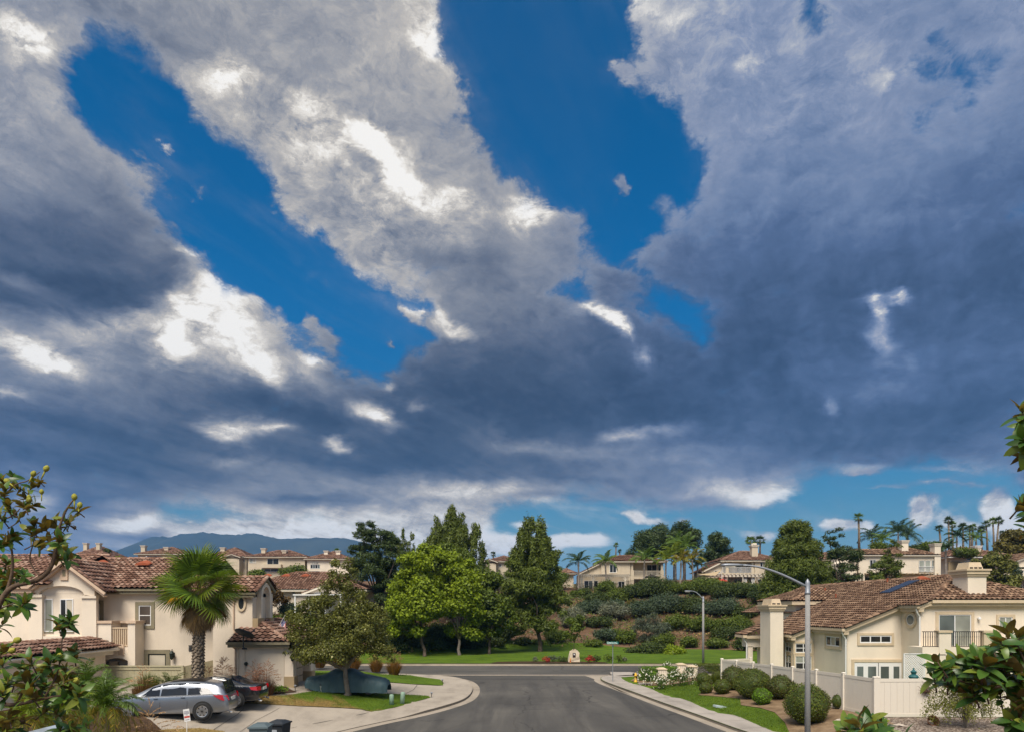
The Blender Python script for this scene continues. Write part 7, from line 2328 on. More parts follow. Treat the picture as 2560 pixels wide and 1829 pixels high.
def near_plants():
 # topiary balls along the vinyl fence
 B = [(1763, 1700, 19, 16, 'leaf_box', 'small clipped ball beside the grassy clump'), (1767, 1721, 17, 14, 'leaf_box', 'small bright-topped ball on the lawn edge, second from the roses'), (1773, 1706, 12, 9, 'leaf_box_dark', 'little dark ball between the two small ones'),
         (1801, 1692, 16, 13, 'leaf_box_dark', 'brownish ball behind, against the left fence end'), (1809, 1719, 21, 18, 'leaf_box', 'medium ball in front of the big brown-topped one'), (1840, 1699, 30, 29, 'leaf_box_dark', 'large brown-topped ball left of the biggest one'),
         (1892, 1715, 45, 36, 'leaf_box', 'biggest round ball in the middle of the row'), (1910, 1744, 23, 20, 'leaf_box_bright', 'bright light green ball in front of the biggest one'), (1959, 1722, 32, 29, 'leaf_box_dark', 'brown-topped ball right of the biggest one'),
         (2022, 1725, 51, 26, 'leaf_box_dark', 'wide brownish ball behind the lamp post'), (2032, 1769, 54, 48, 'leaf_box', 'nearest large ball directly behind the lamp post'), (2099, 1756, 15, 18, 'leaf_box_dark', 'small thin dark ball by the fence corner')]
 for i, (px, py, rx, ry, m, lb) in enumerate(B):
  b = G(px, py + ry * .92, hr)
  s = b.y / FPX
  r = Vector((rx * s, rx * s, ry * s * 1.05))
  t = thing('topiary_ball', lb, 'bush', b, 'clipped round bushes along the vinyl fence')
  rng = np.random.default_rng(600 + i)
  c = np.array((b.x, b.y + r.y * .6, b.z + r.z * 1.0))
  b2 = Vector(c)
  cl = [(c, tuple(r))]
  dens = 300 if i != 11 else 120
  V, F = clump_leaves(rng, cl, dens * 1.5, .072, .050, up=.2, jit=.60, shell=.93, outward=0, rough=.035)
  # a clipped but uneven surface
  d_ = V - c
  ang = np.arctan2(d_[:, 1], d_[:, 0])
  w = 1 + .055 * np.sin(ang * 3 + i * 2) + .045 * np.sin(d_[:, 2] / r.z * 5 + ang * 3 + i * 2)
  V = c + d_ * w[:, None]
  mobj('foliage', np_mesh('foliage', V - np.array(b), F, MATS[m]), t)
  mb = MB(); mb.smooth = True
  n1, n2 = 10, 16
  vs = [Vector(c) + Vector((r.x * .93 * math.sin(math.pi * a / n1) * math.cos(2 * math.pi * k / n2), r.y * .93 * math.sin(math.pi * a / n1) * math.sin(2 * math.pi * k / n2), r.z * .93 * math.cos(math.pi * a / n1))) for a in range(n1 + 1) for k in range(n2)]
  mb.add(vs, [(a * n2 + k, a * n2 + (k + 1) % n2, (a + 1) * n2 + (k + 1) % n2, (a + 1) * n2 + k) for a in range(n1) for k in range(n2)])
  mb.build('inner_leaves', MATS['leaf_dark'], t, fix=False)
  mb = MB(); mb.tube([(c[0], c[1], b.z - .2), (c[0], c[1], c[2])], .04, 6); mb.build('stem', MATS['bark'], t)
 # roses
 for i, (px, py, rx, ry, d, lb) in enumerate([(1612, 1702, 26, 20, 0, 'white rose bush beside the yellow hydrant'), (1648, 1712, 26, 18, 0, 'nearest white rose bush at the lawn corner'), (1690, 1704, 28, 20, 0, 'white rose bush in front of the lower wall'), (1722, 1700, 24, 20, 0, 'white rose bush at the right pillar'), (1735, 1680, 12, 14, 0, 'tall white rose bush between the pillars'), (1668, 1672, 14, 12, 0, 'white rose bush behind the left pillar')]):
  b = G(px, py + ry * .55, hr)
  s = b.y / FPX
  t = bush('rose_bush', lb, b, (rx * s, rx * s * .8, ry * s * 2.0), MATS['leaf_rose'], 60, .10, .06, 620 + i, k=10, group='white roses by the entry wall')
  rng = np.random.default_rng(640 + i)
  n = 46
  dv = unit(rng.normal(size=(n, 3)) + np.array([0, -.5, .35]))
  p = dv * np.array([rx * s, rx * s * .8, ry * s * 1.1]) * rng.uniform(.75, 1.05, (n, 1)) + np.array([0, 0, ry * s * 1.05])
  pp = np.repeat(p, 4, axis=0) + rng.normal(size=(n * 4, 3)) * .02
  V, F = leaf_quads(pp, np.repeat(dv, 4, axis=0) + rng.normal(size=(n * 4, 3)) * .6, rng.normal(size=(n * 4, 3)), .085, .075)
  mobj('blossoms', np_mesh('blossoms', V, F, MATS['petal_white']), t, 'stuff')
 # clipped hedges
 for i, (px0, px1, py, ry, lb) in enumerate([(1602, 1690, 1682, 15, 'clipped green hedge along the far street corner'), (1740, 1796, 1668, 9, 'dark clipped hedge between the pillars and the fence end'), (1600, 1640, 1690, 10, 'low end of the corner hedge behind the hydrant rose')]):
  a, b = G(px0, py + ry, hr), G(px1, py + ry, hr)
  t = thing('hedge', lb, 'hedge', a)
  rng = np.random.default_rng(660 + i)
  h = ry * 2 * a.y / FPX
  n = int(2600 * (b - a).length / 4)
  q = rng.random((n, 1))
  face = rng.integers(0, 3, n)
  off = np.stack([rng.normal(size=n) * .06, np.where(face == 0, -.45, np.where(face == 1, .45, rng.uniform(-.45, .45, n))), np.where(face == 2, h, rng.random(n) * h)], 1) + rng.normal(size=(n, 3)) * .05
  p = np.array(a) + q * np.array(b - a) + off - np.array(a)
  V, F = leaf_quads(p, off - np.array([0, 0, h * .5]) + rng.normal(size=(n, 3)) * .4, rng.normal(size=(n, 3)), .10, .06)
  mobj('foliage', np_mesh('foliage', V, F, MATS['leaf_box_bright' if i != 1 else 'leaf_box']), t)
  mb = MB(); dv = (b - a)
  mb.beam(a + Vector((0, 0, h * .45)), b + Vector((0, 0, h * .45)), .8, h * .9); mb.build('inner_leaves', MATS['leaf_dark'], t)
 # grasses
 tuft('ornamental_grass', 'bright green grassy clump left of the fence end', G(1790, 1706, hr), 1.1, .8, 500, MATS['grass_green'], 680)
 tuft('lavender', 'lilac lavender clump in front of the right pillar', G(1752, 1694, hr), .8, .55, 260, MATS['leaf_silver'], 681, MATS['petal_lilac'], 60)
 tuft('fountain_grass', 'big russet fountain grass beside the silver car', Vector((P(375, 1800, 24.3).x, 24.3, hl(P(375, 0, 24.3).x, 24.3))), 1.75, 1.15, 2400, MATS['grass_brown'], 682, MATS['plume_tan'], 46, w=.010)
 tuft('fountain_grass', 'tan-plumed fountain grass at the nose of the silver car', G(355, 1752, hl), 1.5, .7, 700, MATS['grass_brown'], 683, MATS['plume_tan'], 30, w=.011)
 tuft('ornamental_grass', 'tall green grass clump before the tan board fence', G(372, 1728, hl), 1.35, .9, 900, MATS['grass_green'], 684)
 tuft('ornamental_grass', 'lower green grass clump at the middle of the tan board fence', G(425, 1728, hl), .9, .7, 500, MATS['grass_green'], 685)
 for i, (px, py, h, lb) in enumerate([(560, 1728, 1.5, 'purple fountain grass nearest the fan palm'), (640, 1730, 1.35, 'purple fountain grass left of the satellite mast'), (668, 1737, 1.5, 'dense dark fountain grass beside the clipped garage hedge'), (520, 1728, 1.2, 'thin purple fountain grass behind the black car')]):
  tuft('fountain_grass', lb, G(px, py, hl), h, .75, 420, MATS['grass_purple'], 690 + i, MATS['plume_pink'], 70, group='purple fountain grasses by the garage', w=.011)
 for i, (px, py, lb) in enumerate([(800, 1668, 'brown grass clump at the far left behind the covered car'), (886, 1672, 'brown grass clump just right of the street tree trunk'), (940, 1678, 'brown grass clump second from the right behind the covered car'), (985, 1686, 'brown grass clump at the right end of the row behind the covered car'), (846, 1668, 'brown grass clump hidden behind the street tree trunk')]):
  tuft('ornamental_grass', lb, G(px, py, hl), 1.55, .95, 900, MATS['grass_gold'], 700 + i, MATS['straw'], 46, w=.018, group='brown grass clumps along the side street')
 for i, (px, py, rx, ry, lb) in enumerate([(700, 1722, 22, 12, 'clipped dark green hedge at the garage corner'), (648, 1726, 14, 9, 'small leafy shrub among the purple grasses'), (600, 1722, 22, 8, 'low yellow-green shrub under the garage wall')]):
  b = G(px, py + ry, hl); s = b.y / FPX
  bush('shrub', lb, b, (rx * s, rx * s * .8, ry * s * 2), MATS['leaf_box_bright' if i < 2 else 'leaf_yellow'], 90, .09, .06, 720 + i, k=10, up=.5)
 # weeping birch-like shrub in the gravel
 rng = np.random.default_rng(730)
 b = Vector((P(2415, 1815, 28.6).x, 28.6, hr(19.2, 28.6)))
 t = thing('birch_shrub', 'thin weeping yellow-green shrub on the gravel in front of the vinyl fence', 'shrub', b)
 mb = MB(); PP = []
 for k in range(70):
  a = rng.random() * 2 * math.pi
  h = rng.uniform(.8, 2.5) * (1.2 if k % 6 == 0 else 1); r = rng.uniform(.3, 1.75)
  pts = [b, b + Vector((math.cos(a) * r * .3, math.sin(a) * r * .2, h * .75)), b + Vector((math.cos(a) * r * .75, math.sin(a) * r * .5, h)), b + Vector((math.cos(a) * r, math.sin(a) * r * .6, h * .82)), b + Vector((math.cos(a) * r * 1.08, math.sin(a) * r * .65, max(.15, h * .45)))]
  sp = smooth_path([tuple(p) for p in pts], 4)
  mb.tube(sp, list(np.linspace(.010, .002, len(sp))), 4, cap=False)
  for q in range(120):
   i = rng.integers(len(sp) // 3, len(sp))
   PP.append(np.array(sp[i]) + rng.normal(size=3) * .09)
 mb.build('stems', MATS['bark_pale'], t, fix=False)
 p = np.array(PP) - np.array(b)
 V, F = leaf_quads(p, rng.normal(size=p.shape), rng.normal(size=p.shape) + np.array([0, 0, -.8]), .075, .05)
 mobj('leaves', np_mesh('leaves', V, F, MATS['leaf_birch']), t, 'stuff')
near_plants()
# ================================================================== vehicles and small things
def paint(name, c, rough=.28, metal=.55, coat=.7):
 return mat(name, c, rough, metal, .5, None, coat)
paint('paint_silver', (.27, .29, .325), .32, .75, .6); paint('paint_black', (.012, .012, .014), .2, .2, 1.0)
mat('tyre', (.018, .018, .018), .85); mat('alloy', (.55, .56, .58), .28, .9); mat('lamp_red', (.42, .008, .012), .12, 0, .6, None, .6)
mat('plate', (.62, .62, .58), .5); mat('plastic_black', (.02, .02, .022), .5); mat('chrome', (.75, .75, .76), .12, 1.0)
mat('car_glass', (.012, .016, .024), .04, 0, .5); mat('roof_glass', (.02, .016, .013), .35, 0, .15)
def car(label, loc, rz, prof, W, belt, wheels, pt, roofdark, winx, rear, group=None):
 """Car along local X, rear at +X. prof: stations (x, sill z, belt z, roof z, belt half-width factor, roof half-width factor)."""
 t = thing('parked_car', label, 'car', loc, group)
 hw = W / 2
 ring = []
 for x, z0, zb, zr, fb, fr in prof:
  pts = [(0, z0), (hw * fb * .86, z0), (hw * fb * .97, z0 + .10), (hw * fb, z0 + (zb - z0) * .52), (hw * fb * .985, zb - .05), (hw * fb * .95, zb)]
  up = zr - zb
  pts += [(hw * (fb * .95 + (fr - fb * .95) * .12), zb + up * .10), (hw * (fb * .95 + (fr - fb * .95) * .82), zb + up * .82), (hw * fr * .90, zb + up * .95), (hw * fr * .55, zr), (0, zr + .012)]
  ring.append([(x, y, z) for y, z in pts])
 n = len(ring[0])
 V, F, fi = [], [], []
 for side in (-1, 1):
  b = len(V)
  for r in ring: V += [Vector((x, side * y, z)) for x, y, z in r]
  for i in range(len(ring) - 1):
   for k in range(n - 1):
    q = (b + i * n + k, b + i * n + k + 1, b + (i + 1) * n + k + 1, b + (i + 1) * n + k)
    F.append(q if side > 0 else q[::-1]); fi.append((i, k, side))
  for i in (0, len(ring) - 1):
   F.append(tuple(b + i * n + k for k in range(n))); fi.append((i, -1, side))
 mb = MB(); mb.smooth = True; mb.add(V, F)
 me = mb.mesh('body', [MATS[pt], MATS['car_glass'], MATS['plastic_black']])
 bm = bmesh.new(); bm.from_mesh(me); bmesh.ops.remove_doubles(bm, verts=bm.verts, dist=.0005); bmesh.ops.recalc_face_normals(bm, faces=bm.faces); bm.to_mesh(me); bm.free()
 body = mobj('body', me, t)
 sub = body.modifiers.new('sub', 'SUBSURF'); sub.levels = 2; sub.render_levels = 2
 def surf(x, f, side, off=.012):
  """Point on the side: f 0..1 from belt to roof rail."""
  i = max(j for j in range(len(prof)) if prof[j][0] <= x + 1e-6); i = min(i, len(prof) - 2)
  q = (x - prof[i][0]) / (prof[i + 1][0] - prof[i][0])
  p = [prof[i][k] + (prof[i + 1][k] - prof[i][k]) * q for k in range(6)]
  up = p[3] - p[2]; y0 = hw * p[4] * .95; y1 = hw * p[5] * .97
  return Vector((x, side * (y0 + (y1 - y0) * f + off), p[2] + up * (.06 + .80 * f)))
 for side in (-1, 1):
  for (xa, xb, xc, xd) in winx:       # bottom front, bottom rear, top rear, top front
   mb = MB(); N = 8
   vs = []
   for j in range(5):
    f = j / 4
    a, b = xa + (xd - xa) * f, xb + (xc - xb) * f
    vs += [surf(a + (b - a) * k / N, f * 1.02 - .03, side, .016) for k in range(N + 1)]
   mb.add(vs, [(j * (N + 1) + k, j * (N + 1) + k + 1, (j + 1) * (N + 1) + k + 1, (j + 1) * (N + 1) + k) for j in range(4) for k in range(N)])
   mb.build('side_window', MATS['car_glass'], None, fix=False).parent = t
  mb = MB()
  pts = [surf(prof[1][0] + (prof[-2][0] - prof[1][0]) * k / 16, -.05, side, .014) for k in range(17)]
  mb.tube(pts, .012, 4); mb.build('trim_strip', MATS['chrome'], None).parent = t
  mb = MB()
  for x in [w[1] for w in winx[:-1]]:
   s0 = surf(x + .03, 0, side, .004)
   mb.tube([s0, (x + .04, side * hw * 1.0, s0.z - .35), (x + .02, side * hw * .99, .42)], .006, 4)
   mb.tube([(x - .22, side * hw * 1.005, s0.z - .12), (x - .05, side * hw * 1.005, s0.z - .12)], .018, 5)
  mb.build('door_gap', MATS['plastic_black'], None).parent = t
 for x, r in wheels:
  for side in (-1, 1):
   y = side * (hw - .10)
   mb = MB(); mb.smooth = True
   k = 28
   for (rr, yy) in ((r + .055, .0),):
    vs = [(x + (r + .06) * math.cos(2 * math.pi * i / k), side * (hw * .995), r + (r + .06) * math.sin(2 * math.pi * i / k)) for i in range(k)]
    mb.add(vs, [tuple(range(k))])
   a = mb.build('wheel_arch', MATS['tyre'], None); a.parent = t
   mb = MB(); mb.smooth = True
   prof2 = [(r * .60, -.10), (r * .93, -.11), (r, -.07), (r, .07), (r * .94, .115), (r * .64, .12), (r * .62, .07)]
   vs = [(x + q * math.cos(2 * math.pi * i / k), y + side * (h + .03), r + q * math.sin(2 * math.pi * i / k)) for q, h in prof2 for i in range(k)]
   mb.add(vs, [(j * k + i, j * k + (i + 1) % k, (j + 1) * k + (i + 1) % k, (j + 1) * k + i) for j in range(len(prof2) - 1) for i in range(k)])
   mb.add([(x + r * .62 * math.cos(2 * math.pi * i / k), y + side * .05, r + r * .62 * math.sin(2 * math.pi * i / k)) for i in range(k)], [tuple(range(k))])
   wh = mb.build('wheel', MATS['tyre'], None); wh.parent = t
   mb = MB()
   yy = y + side * .135
   rim = [(x + r * .64 * math.cos(2 * math.pi * i / k), yy, r + r * .64 * math.sin(2 * math.pi * i / k)) for i in range(k)]
   mb.tube(rim + [rim[0]], .022, 5)
   for i in range(7):
    a = 2 * math.pi * i / 7 + .2
    c, s_ = math.cos(a), math.sin(a)
    mb.add([(x + c * q - s_ * w, yy + side * .01, r + s_ * q + c * w) for q, w in ((.03, .05), (r * .63, .062), (r * .63, -.062), (.03, -.05))], [(0, 1, 2, 3)])
   mb.lathe([(.0, 0), (.06, 0)], (x, yy, r), 6)
   ri = mb.build('rim', MATS['alloy'], None); ri.parent = wh
 rear(t, hw)
 mb = MB()
 xs = [p for p in prof if p[3] - p[2] > .35]
 if roofdark:
  vs = []
  a, b = xs[1][0] + .15, xs[-1][0] - .75
  for i in range(9):
   x = a + (b - a) * i / 8
   j = max(q for q in range(len(prof)) if prof[q][0] <= x); q = (x - prof[j][0]) / (prof[j + 1][0] - prof[j][0])
   z = prof[j][3] + (prof[j + 1][3] - prof[j][3]) * q
   vs += [(x, -hw * .56, z + .004), (x, 0, z + .022), (x, hw * .56, z + .004)]
  mb.add(vs, [(i * 3 + k, i * 3 + k + 1, i * 3 + k + 4, i * 3 + k + 3) for i in range(8) for k in range(2)])
  mb.build('glass_roof', MATS['roof_glass'], None, fix=False).parent = t
 t.rotation_euler.z = rz
 if 'estate' in label: t.scale = (1.05, 1.05, 1.08)
 return t
def cars():
 def rear_wagon(t, hw):
  mb = MB(); mb.add([(2.30, -.66, 1.60), (2.30, .66, 1.60), (2.52, .72, 1.10), (2.52, -.72, 1.10)], [(0, 1, 2, 3)]); mb.build('rear_window', MATS['car_glass'], None).parent = t
  for s in (-1, 1):
   mb = MB(); mb.smooth = True
   mb.add([(1.98, s * (hw * .985 + .012), 1.06), (2.32, s * (hw * .93 + .014), 1.05), (2.56, s * hw * .80, 1.03), (2.62, s * hw * .72, .80), (2.40, s * (hw * .935 + .02), .80), (2.20, s * (hw * .965 + .014), .90)], [(0, 1, 4, 5), (1, 2, 3, 4)])
   o = mb.build('tail_lamp', MATS['lamp_red'], None); o.parent = t
  mb = MB(); mb.box(2.575, 2.60, -.27, .27, .72, .90); mb.build('number_plate', MATS['plate'], None).parent = t
  mb = MB(); mb.tube([(2.55, -.5, .27), (2.68, -.5, .25)], .045, 8); mb.build('tail_pipe', MATS['chrome'], None).parent = t
 wag = [(-2.58, .30, .62, .64, .70, .60), (-2.45, .24, .76, .80, .90, .80), (-2.0, .22, .90, .95, .98, .86), (-1.35, .22, .98, 1.06, 1.0, .84), (-.75, .22, 1.0, 1.42, 1.0, .80), (-.15, .22, 1.01, 1.60, 1.0, .78), (.6, .22, 1.03, 1.66, 1.0, .78), (1.3, .22, 1.05, 1.64, 1.0, .76), (1.9, .23, 1.08, 1.56, .985, .74), (2.25, .25, 1.08, 1.48, .95, .72), (2.50, .28, 1.0, 1.10, .90, .72), (2.62, .34, .72, .74, .82, .68)]
 loc = G(452, 1806, hl)
 car('silver estate car with dark glass roof parked on the left drive', Vector((-16.05, 32.3, hl(-15.8, 31.6) - .01)), math.radians(6), wag, 1.92, 1.0, [(-1.62, .37), (1.55, .37)], 'paint_silver', True,
  [(-1.15, -.28, -.26, -.62), (-.22, .86, .80, -.18), (.92, 2.02, 1.52, .90)], rear_wagon)
 def rear_sedan(t, hw):
  mb = MB(); mb.add([(1.0, -.56, 1.36), (1.0, .56, 1.36), (1.66, .66, 1.07), (1.66, -.66, 1.07)], [(0, 1, 2, 3)]); mb.build('rear_window', MATS['car_glass'], None).parent = t
  for s in (-1, 1):
   mb = MB(); mb.add([(2.02, s * (hw * .96 + .014), .93), (2.34, s * hw * .88, .95), (2.46, s * hw * .62, .94), (2.47, s * hw * .62, .76), (2.36, s * (hw * .88 + .01), .76), (2.10, s * (hw * .955 + .014), .80)], [(0, 1, 4, 5), (1, 2, 3, 4)])
   mb.build('tail_lamp', MATS['lamp_red'], None).parent = t
   mb = MB(); mb.tube([(2.35, s * .55, .27), (2.50, s * .55, .25)], .045, 8); mb.build('tail_pipe', MATS['chrome'], None).parent = t
  mb = MB(); mb.box(2.455, 2.475, -.26, .26, .74, .88); mb.build('number_plate', MATS['plate'], None).parent = t
 sed = [(-2.42, .28, .55, .57, .70, .60), (-2.3, .22, .70, .74, .90, .80), (-1.7, .20, .84, .90, .98, .86), (-1.0, .20, .92, 1.0, 1.0, .80), (-.5, .20, .94, 1.30, 1.0, .72), (.2, .20, .96, 1.45, 1.0, .70), (.9, .20, .98, 1.38, 1.0, .68), (1.5, .21, .99, 1.14, .985, .72), (1.85, .22, .99, 1.05, .96, .74), (2.30, .25, .95, 1.03, .90, .72), (2.44, .30, .70, .72, .82, .66)]
 car('black saloon car parked behind the silver estate car', Vector((-15.45, 35.3, hl(-15.3, 35.0) - .01)), math.radians(2), sed, 1.86, .97, [(-1.45, .33), (1.42, .33)], 'paint_black', False,
  [(-.85, .02, .05, -.42), (.08, .92, .72, .10), (.98, 1.46, 1.05, .80)], rear_sedan)
 # the covered car
 t = thing('covered_car', 'saloon car under a dark green-blue cover on the side drive', 'car', Vector((-9.95, 41.4, hl(-10.2, 41.4))))
 prof = [(-2.46, .50, .82, .74), (-2.38, .36, .98, .84), (-1.8, .22, 1.04, .92), (-1.35, .14, 1.16, .94), (-.85, .12, 1.44, .95), (-.3, .12, 1.52, .95), (.35, .12, 1.45, .95), (.95, .12, 1.14, .95), (1.6, .10, 1.00, .93), (2.15, .08, .90, .88), (2.40, .08, .74, .80), (2.48, .10, .5, .70)]
 V, F = [], []
 nA, nS = 40, 60
 xs = [p[0] for p in prof]
 for i in range(nS + 1):
  x = xs[0] + (xs[-1] - xs[0]) * i / nS
  z0, zt, w = [lerp(x, xs, [p[k] for p in prof]) for k in (1, 2, 3)]
  for k in range(nA + 1):
   a = math.pi * k / nA
   e = .55 if zt > 1.1 else .45
   cy, cz = math.cos(a), math.sin(a)
   y = math.copysign(abs(cy) ** .55, cy) * w * (.96 - .24 * max(0, cz) ** 2 * (zt > 1.1))
   z = z0 + (zt - z0) * abs(cz) ** e
   dr = (1 - cz)
   f = .022 * math.sin(x * 7 + a * 2.5) * math.sin(a * 3 + x * 1.7) + .030 * dr * math.sin(x * 15 + math.sin(x * 4) * 2) + .016 * math.sin(x * 23 + a * 7)
   V.append((x, y * (1 + f), z + f * .5 + (.02 * math.sin(x * 11) if k in (0, nA) else 0)))
 for i in range(nS):
  for k in range(nA):
   a = i * (nA + 1) + k
   F.append((a, a + 1, a + nA + 2, a + nA + 1))
 noisy('car_cover', (.036, .068, .078), (.048, .088, .100), 2.2, .62, .25, 30, .35, .006)
 mobj('cover', np_mesh('cover', np.array(V), np.array(F), MATS['car_cover'], smooth=True), t)
 for x in (-1.45, 1.4):
  for s in (-1, 1):
   mb = MB(); mb.tube([(x, s * .70, .31), (x, s * .86, .31)], .31, 18); mb.build('wheel', MATS['tyre'], None).parent = t
 mb = MB(); mb.tube([(-1.45, -.875, .31), (-1.45, -.88, .31)], .20, 14); mb.build('rim', MATS['alloy'], None).parent = t
cars()
def street_things():
 mat('galvanised', (.30, .315, .34), .5, .5); noisy('pole_concrete', (.21, .205, .20), (.33, .32, .30), 30, .9, .3, 60); mat('lens', (.55, .50, .40), .3)
 def lamp(label, base, h, r0, r1, reach, rise, sc):
  t = thing('street_lamp', label, 'street light', base)
  b = Vector(base)
  mb = MB(); mb.smooth = True
  mb.tube([b - Vector((0, 0, .1)), b + Vector((0, 0, h * .5)), b + Vector((0, 0, h))], [r0, (r0 + r1) / 2, r1], 14); mb.build('pole', MATS['pole_concrete'], t, fix=False)
  mb = MB(); mb.smooth = True
  mb.lathe([(r1 * 1.18, h - .06), (r1 * 1.22, h), (r1 * 1.05, h + .02), (r1 * 1.05, h + .36), (r1 * .9, h + .44), (r1 * .4, h + .52), (.01, h + .56)], b, 12); mb.build('collar', MATS['galvanised'], t)
  pts = [b + Vector((-reach * q, 0, h + .22 + rise * math.sin(q * math.pi / 2))) for q in np.linspace(.02, 1, 12)]
  mb = MB(); mb.smooth = True; mb.tube(pts, list(np.linspace(.055, .036, 12)), 8); mb.build('arm', MATS['galvanised'], t, fix=False)
  e = pts[-1]
  mb = MB(); mb.smooth = True
  hd = [(e.x + .05, .04, .035), (e.x - .12, .09, .06), (e.x - .45, .13, .075), (e.x - .70, .13, .07), (e.x - .82, .06, .03)]
  vs = []
  for x, w, hh in hd:
   vs += [(x, e.y + w * math.cos(a), e.z + (hh if math.sin(a) > 0 else hh * .75) * math.sin(a)) for a in np.linspace(0, 2 * math.pi, 12, endpoint=False)]
  mb.add(vs, [(i * 12 + k, i * 12 + (k + 1) % 12, (i + 1) * 12 + (k + 1) % 12, (i + 1) * 12 + k) for i in range(4) for k in range(12)] + [tuple(range(12)), tuple(48 + k for k in range(12))])
  hd_ = mb.build('lamp_head', MATS['galvanised'], t)
  mb = MB(); mb.box(e.x - .70, e.x - .28, e.y - .09, e.y + .09, e.z - .085, e.z - .045); mb.build('lens', MATS['lens'], hd_)
 q = P(2019, 1829, 27.3)
 lamp('near street lamp with a long curved arm, in front of the clipped balls', (q.x, 27.3, hr(q.x, 27.3)), P(0, 1480, 27.3).z - hr(q.x, 27.3), .118, .092, 2.65, .88, 1)
 q = P(1758, 1658, 70.9)
 lamp('far street lamp standing at the park lawn edge', (q.x, 70.9, .15), P(0, 1502, 70.9).z - .15, .13, .10, 1.15, .85, 1)
 # street-name sign
 b = G(1532, 1702, hr); b.z = .155
 t = thing('street_sign', 'green street-name sign on a thin post at the corner', 'sign', b)
 dd = b.y
 zt = P(0, 1606, dd).z
 mat('sign_green', (.0, .125, .095), .45); mat('sign_white', (.75, .85, .80), .5)
 mb = MB(); mb.tube([b - Vector((0, 0, .1)), (b.x, b.y, zt - .12)], .03, 8); mb.build('post', MATS['galvanised'], t)
 w = 29.5 * dd / FPX
 mb = MB(); mb.box(b.x - w * .52, b.x + w * .48, b.y - .012, b.y + .012, zt - .09, zt + .11); bl = mb.build('name_plate', MATS['sign_green'], t)
 mb = MB(); mb.box(b.x - .012, b.x + .012, b.y - .30, b.y + .32, zt - .32, zt - .125); mb.build('name_plate', MATS['sign_green'], t)
 def text(s, size, at, matl, parent, name='lettering', rot=(math.pi / 2, 0, 0)):
  cu = bpy.data.curves.new(name, 'FONT'); cu.body = s; cu.size = size; cu.extrude = .002; cu.align_x = 'CENTER'
  cu.materials.append(matl)
  tmp = bpy.data.objects.new(name, cu); COL.objects.link(tmp); me = bpy.data.meshes.new_from_object(tmp.evaluated_get(bpy.context.evaluated_depsgraph_get())); bpy.data.objects.remove(tmp)
  o = mobj(name, me, parent, 'stuff'); o.location = Vector(at) - origin_of(parent); o.rotation_euler = rot
  return o
 y = b.y - .016
 text('SERON', .20, (b.x + w * .02, y, zt - .062), MATS['sign_white'], bl)
 text('VIA', .08, (b.x - w * .28, y, zt + .02), MATS['sign_white'], bl)
 text('43200', .055, (b.x + w * .36, y, zt - .07), MATS['sign_white'], bl)
 mb = MB(); ring = [(b.x - w * .41 + .065 * math.cos(a), y, zt + .012 + .075 * math.sin(a)) for a in np.linspace(0, 2 * math.pi, 15)]; mb.tube(ring, .013, 4); mb.build('emblem', MATS['sign_white'], bl)
 # plaque stone
 b = Vector((P(1436, 0, 71.7).x, 71.7, .18))
 t = thing('boulder', 'pale cut stone with a dark square plaque in the flower bed', 'stone', b)
 o = [(-.52, 0), (-.50, .28), (-.44, .52), (-.36, .86), (-.22, .92), (-.12, 1.02), (-.02, .97), (.08, 1.04), (.22, .95), (.38, .76), (.36, .5), (.42, .25), (.40, 0)]
 noisy('cut_stone', (.50, .40, .28), (.66, .56, .42), 3, .9, .5, 20)
 mb = MB(); s = 1.35; mb.extrude([(b.x + x * s, b.y - .22 + .04 * math.sin(z * 9), b.z + z * s) for x, z in o], (0, .5, 0)); mb.build('block', MATS['cut_stone'], t)
 mat('plaque', (.025, .012, .010), .4)
 mb = MB(); mb.box(b.x - .20, b.x + .10, b.y - .29, b.y - .25, b.z + .58, b.z + 1.02); pq = mb.build('plaque', MATS['plaque'], t)
 mb = MB(); mb.extrude([(b.x - .11, b.y - .292, b.z + .80), (b.x + .02, b.y - .292, b.z + .78), (b.x + .01, b.y - .292, b.z + .88), (b.x - .07, b.y - .292, b.z + .98), (b.x - .10, b.y - .292, b.z + .97)], (0, -.004, 0)); mb.build('plaque_emblem', MATS['vinyl_white'], pq)
 b = Vector((P(1426, 0, 70.6).x, 70.6, .16))
 t = thing('marker_post', 'short orange and red banded marker post by the kerb', 'marker post', b)
 mat('orange', (.62, .30, .07), .6); mat('red', (.45, .05, .03), .6)
 mb = MB(); mb.lathe([(.075, -.1), (.075, .50), (.05, .55), (.01, .57)], b, 10); mb.build('post', MATS['orange'], t)
 mb = MB(); mb.lathe([(.079, .18), (.079, .30)], b, 10); mb.build('band', MATS['red'], t)
 # hydrant
 b = G(1589, 1704, hr)
 t = thing('fire_hydrant', 'yellow fire hydrant at the corner beside white roses', 'hydrant', b)
 mat('hydrant_yellow', (.62, .36, .02), .5)
 mb = MB(); mb.smooth = True; mb.lathe([(.15, 0), (.15, .05), (.10, .06), (.10, .48), (.13, .49), (.13, .53), (.11, .54), (.10, .64), (.06, .70), (.03, .71), (.03, .75)], b, 14); mb.build('barrel', MATS['hydrant_yellow'], t)
 mb = MB(); mb.tube([b + Vector((-.10, 0, .62)), b + Vector((-.22, -.02, .62))], .075, 10); mb.build('outlet', MATS['iron_black'], t)
 mb = MB(); mb.tube([b + Vector((.05, -.08, .40)), b + Vector((.10, -.2, .40))], .06, 10); mb.build('outlet', MATS['iron_black'], t)
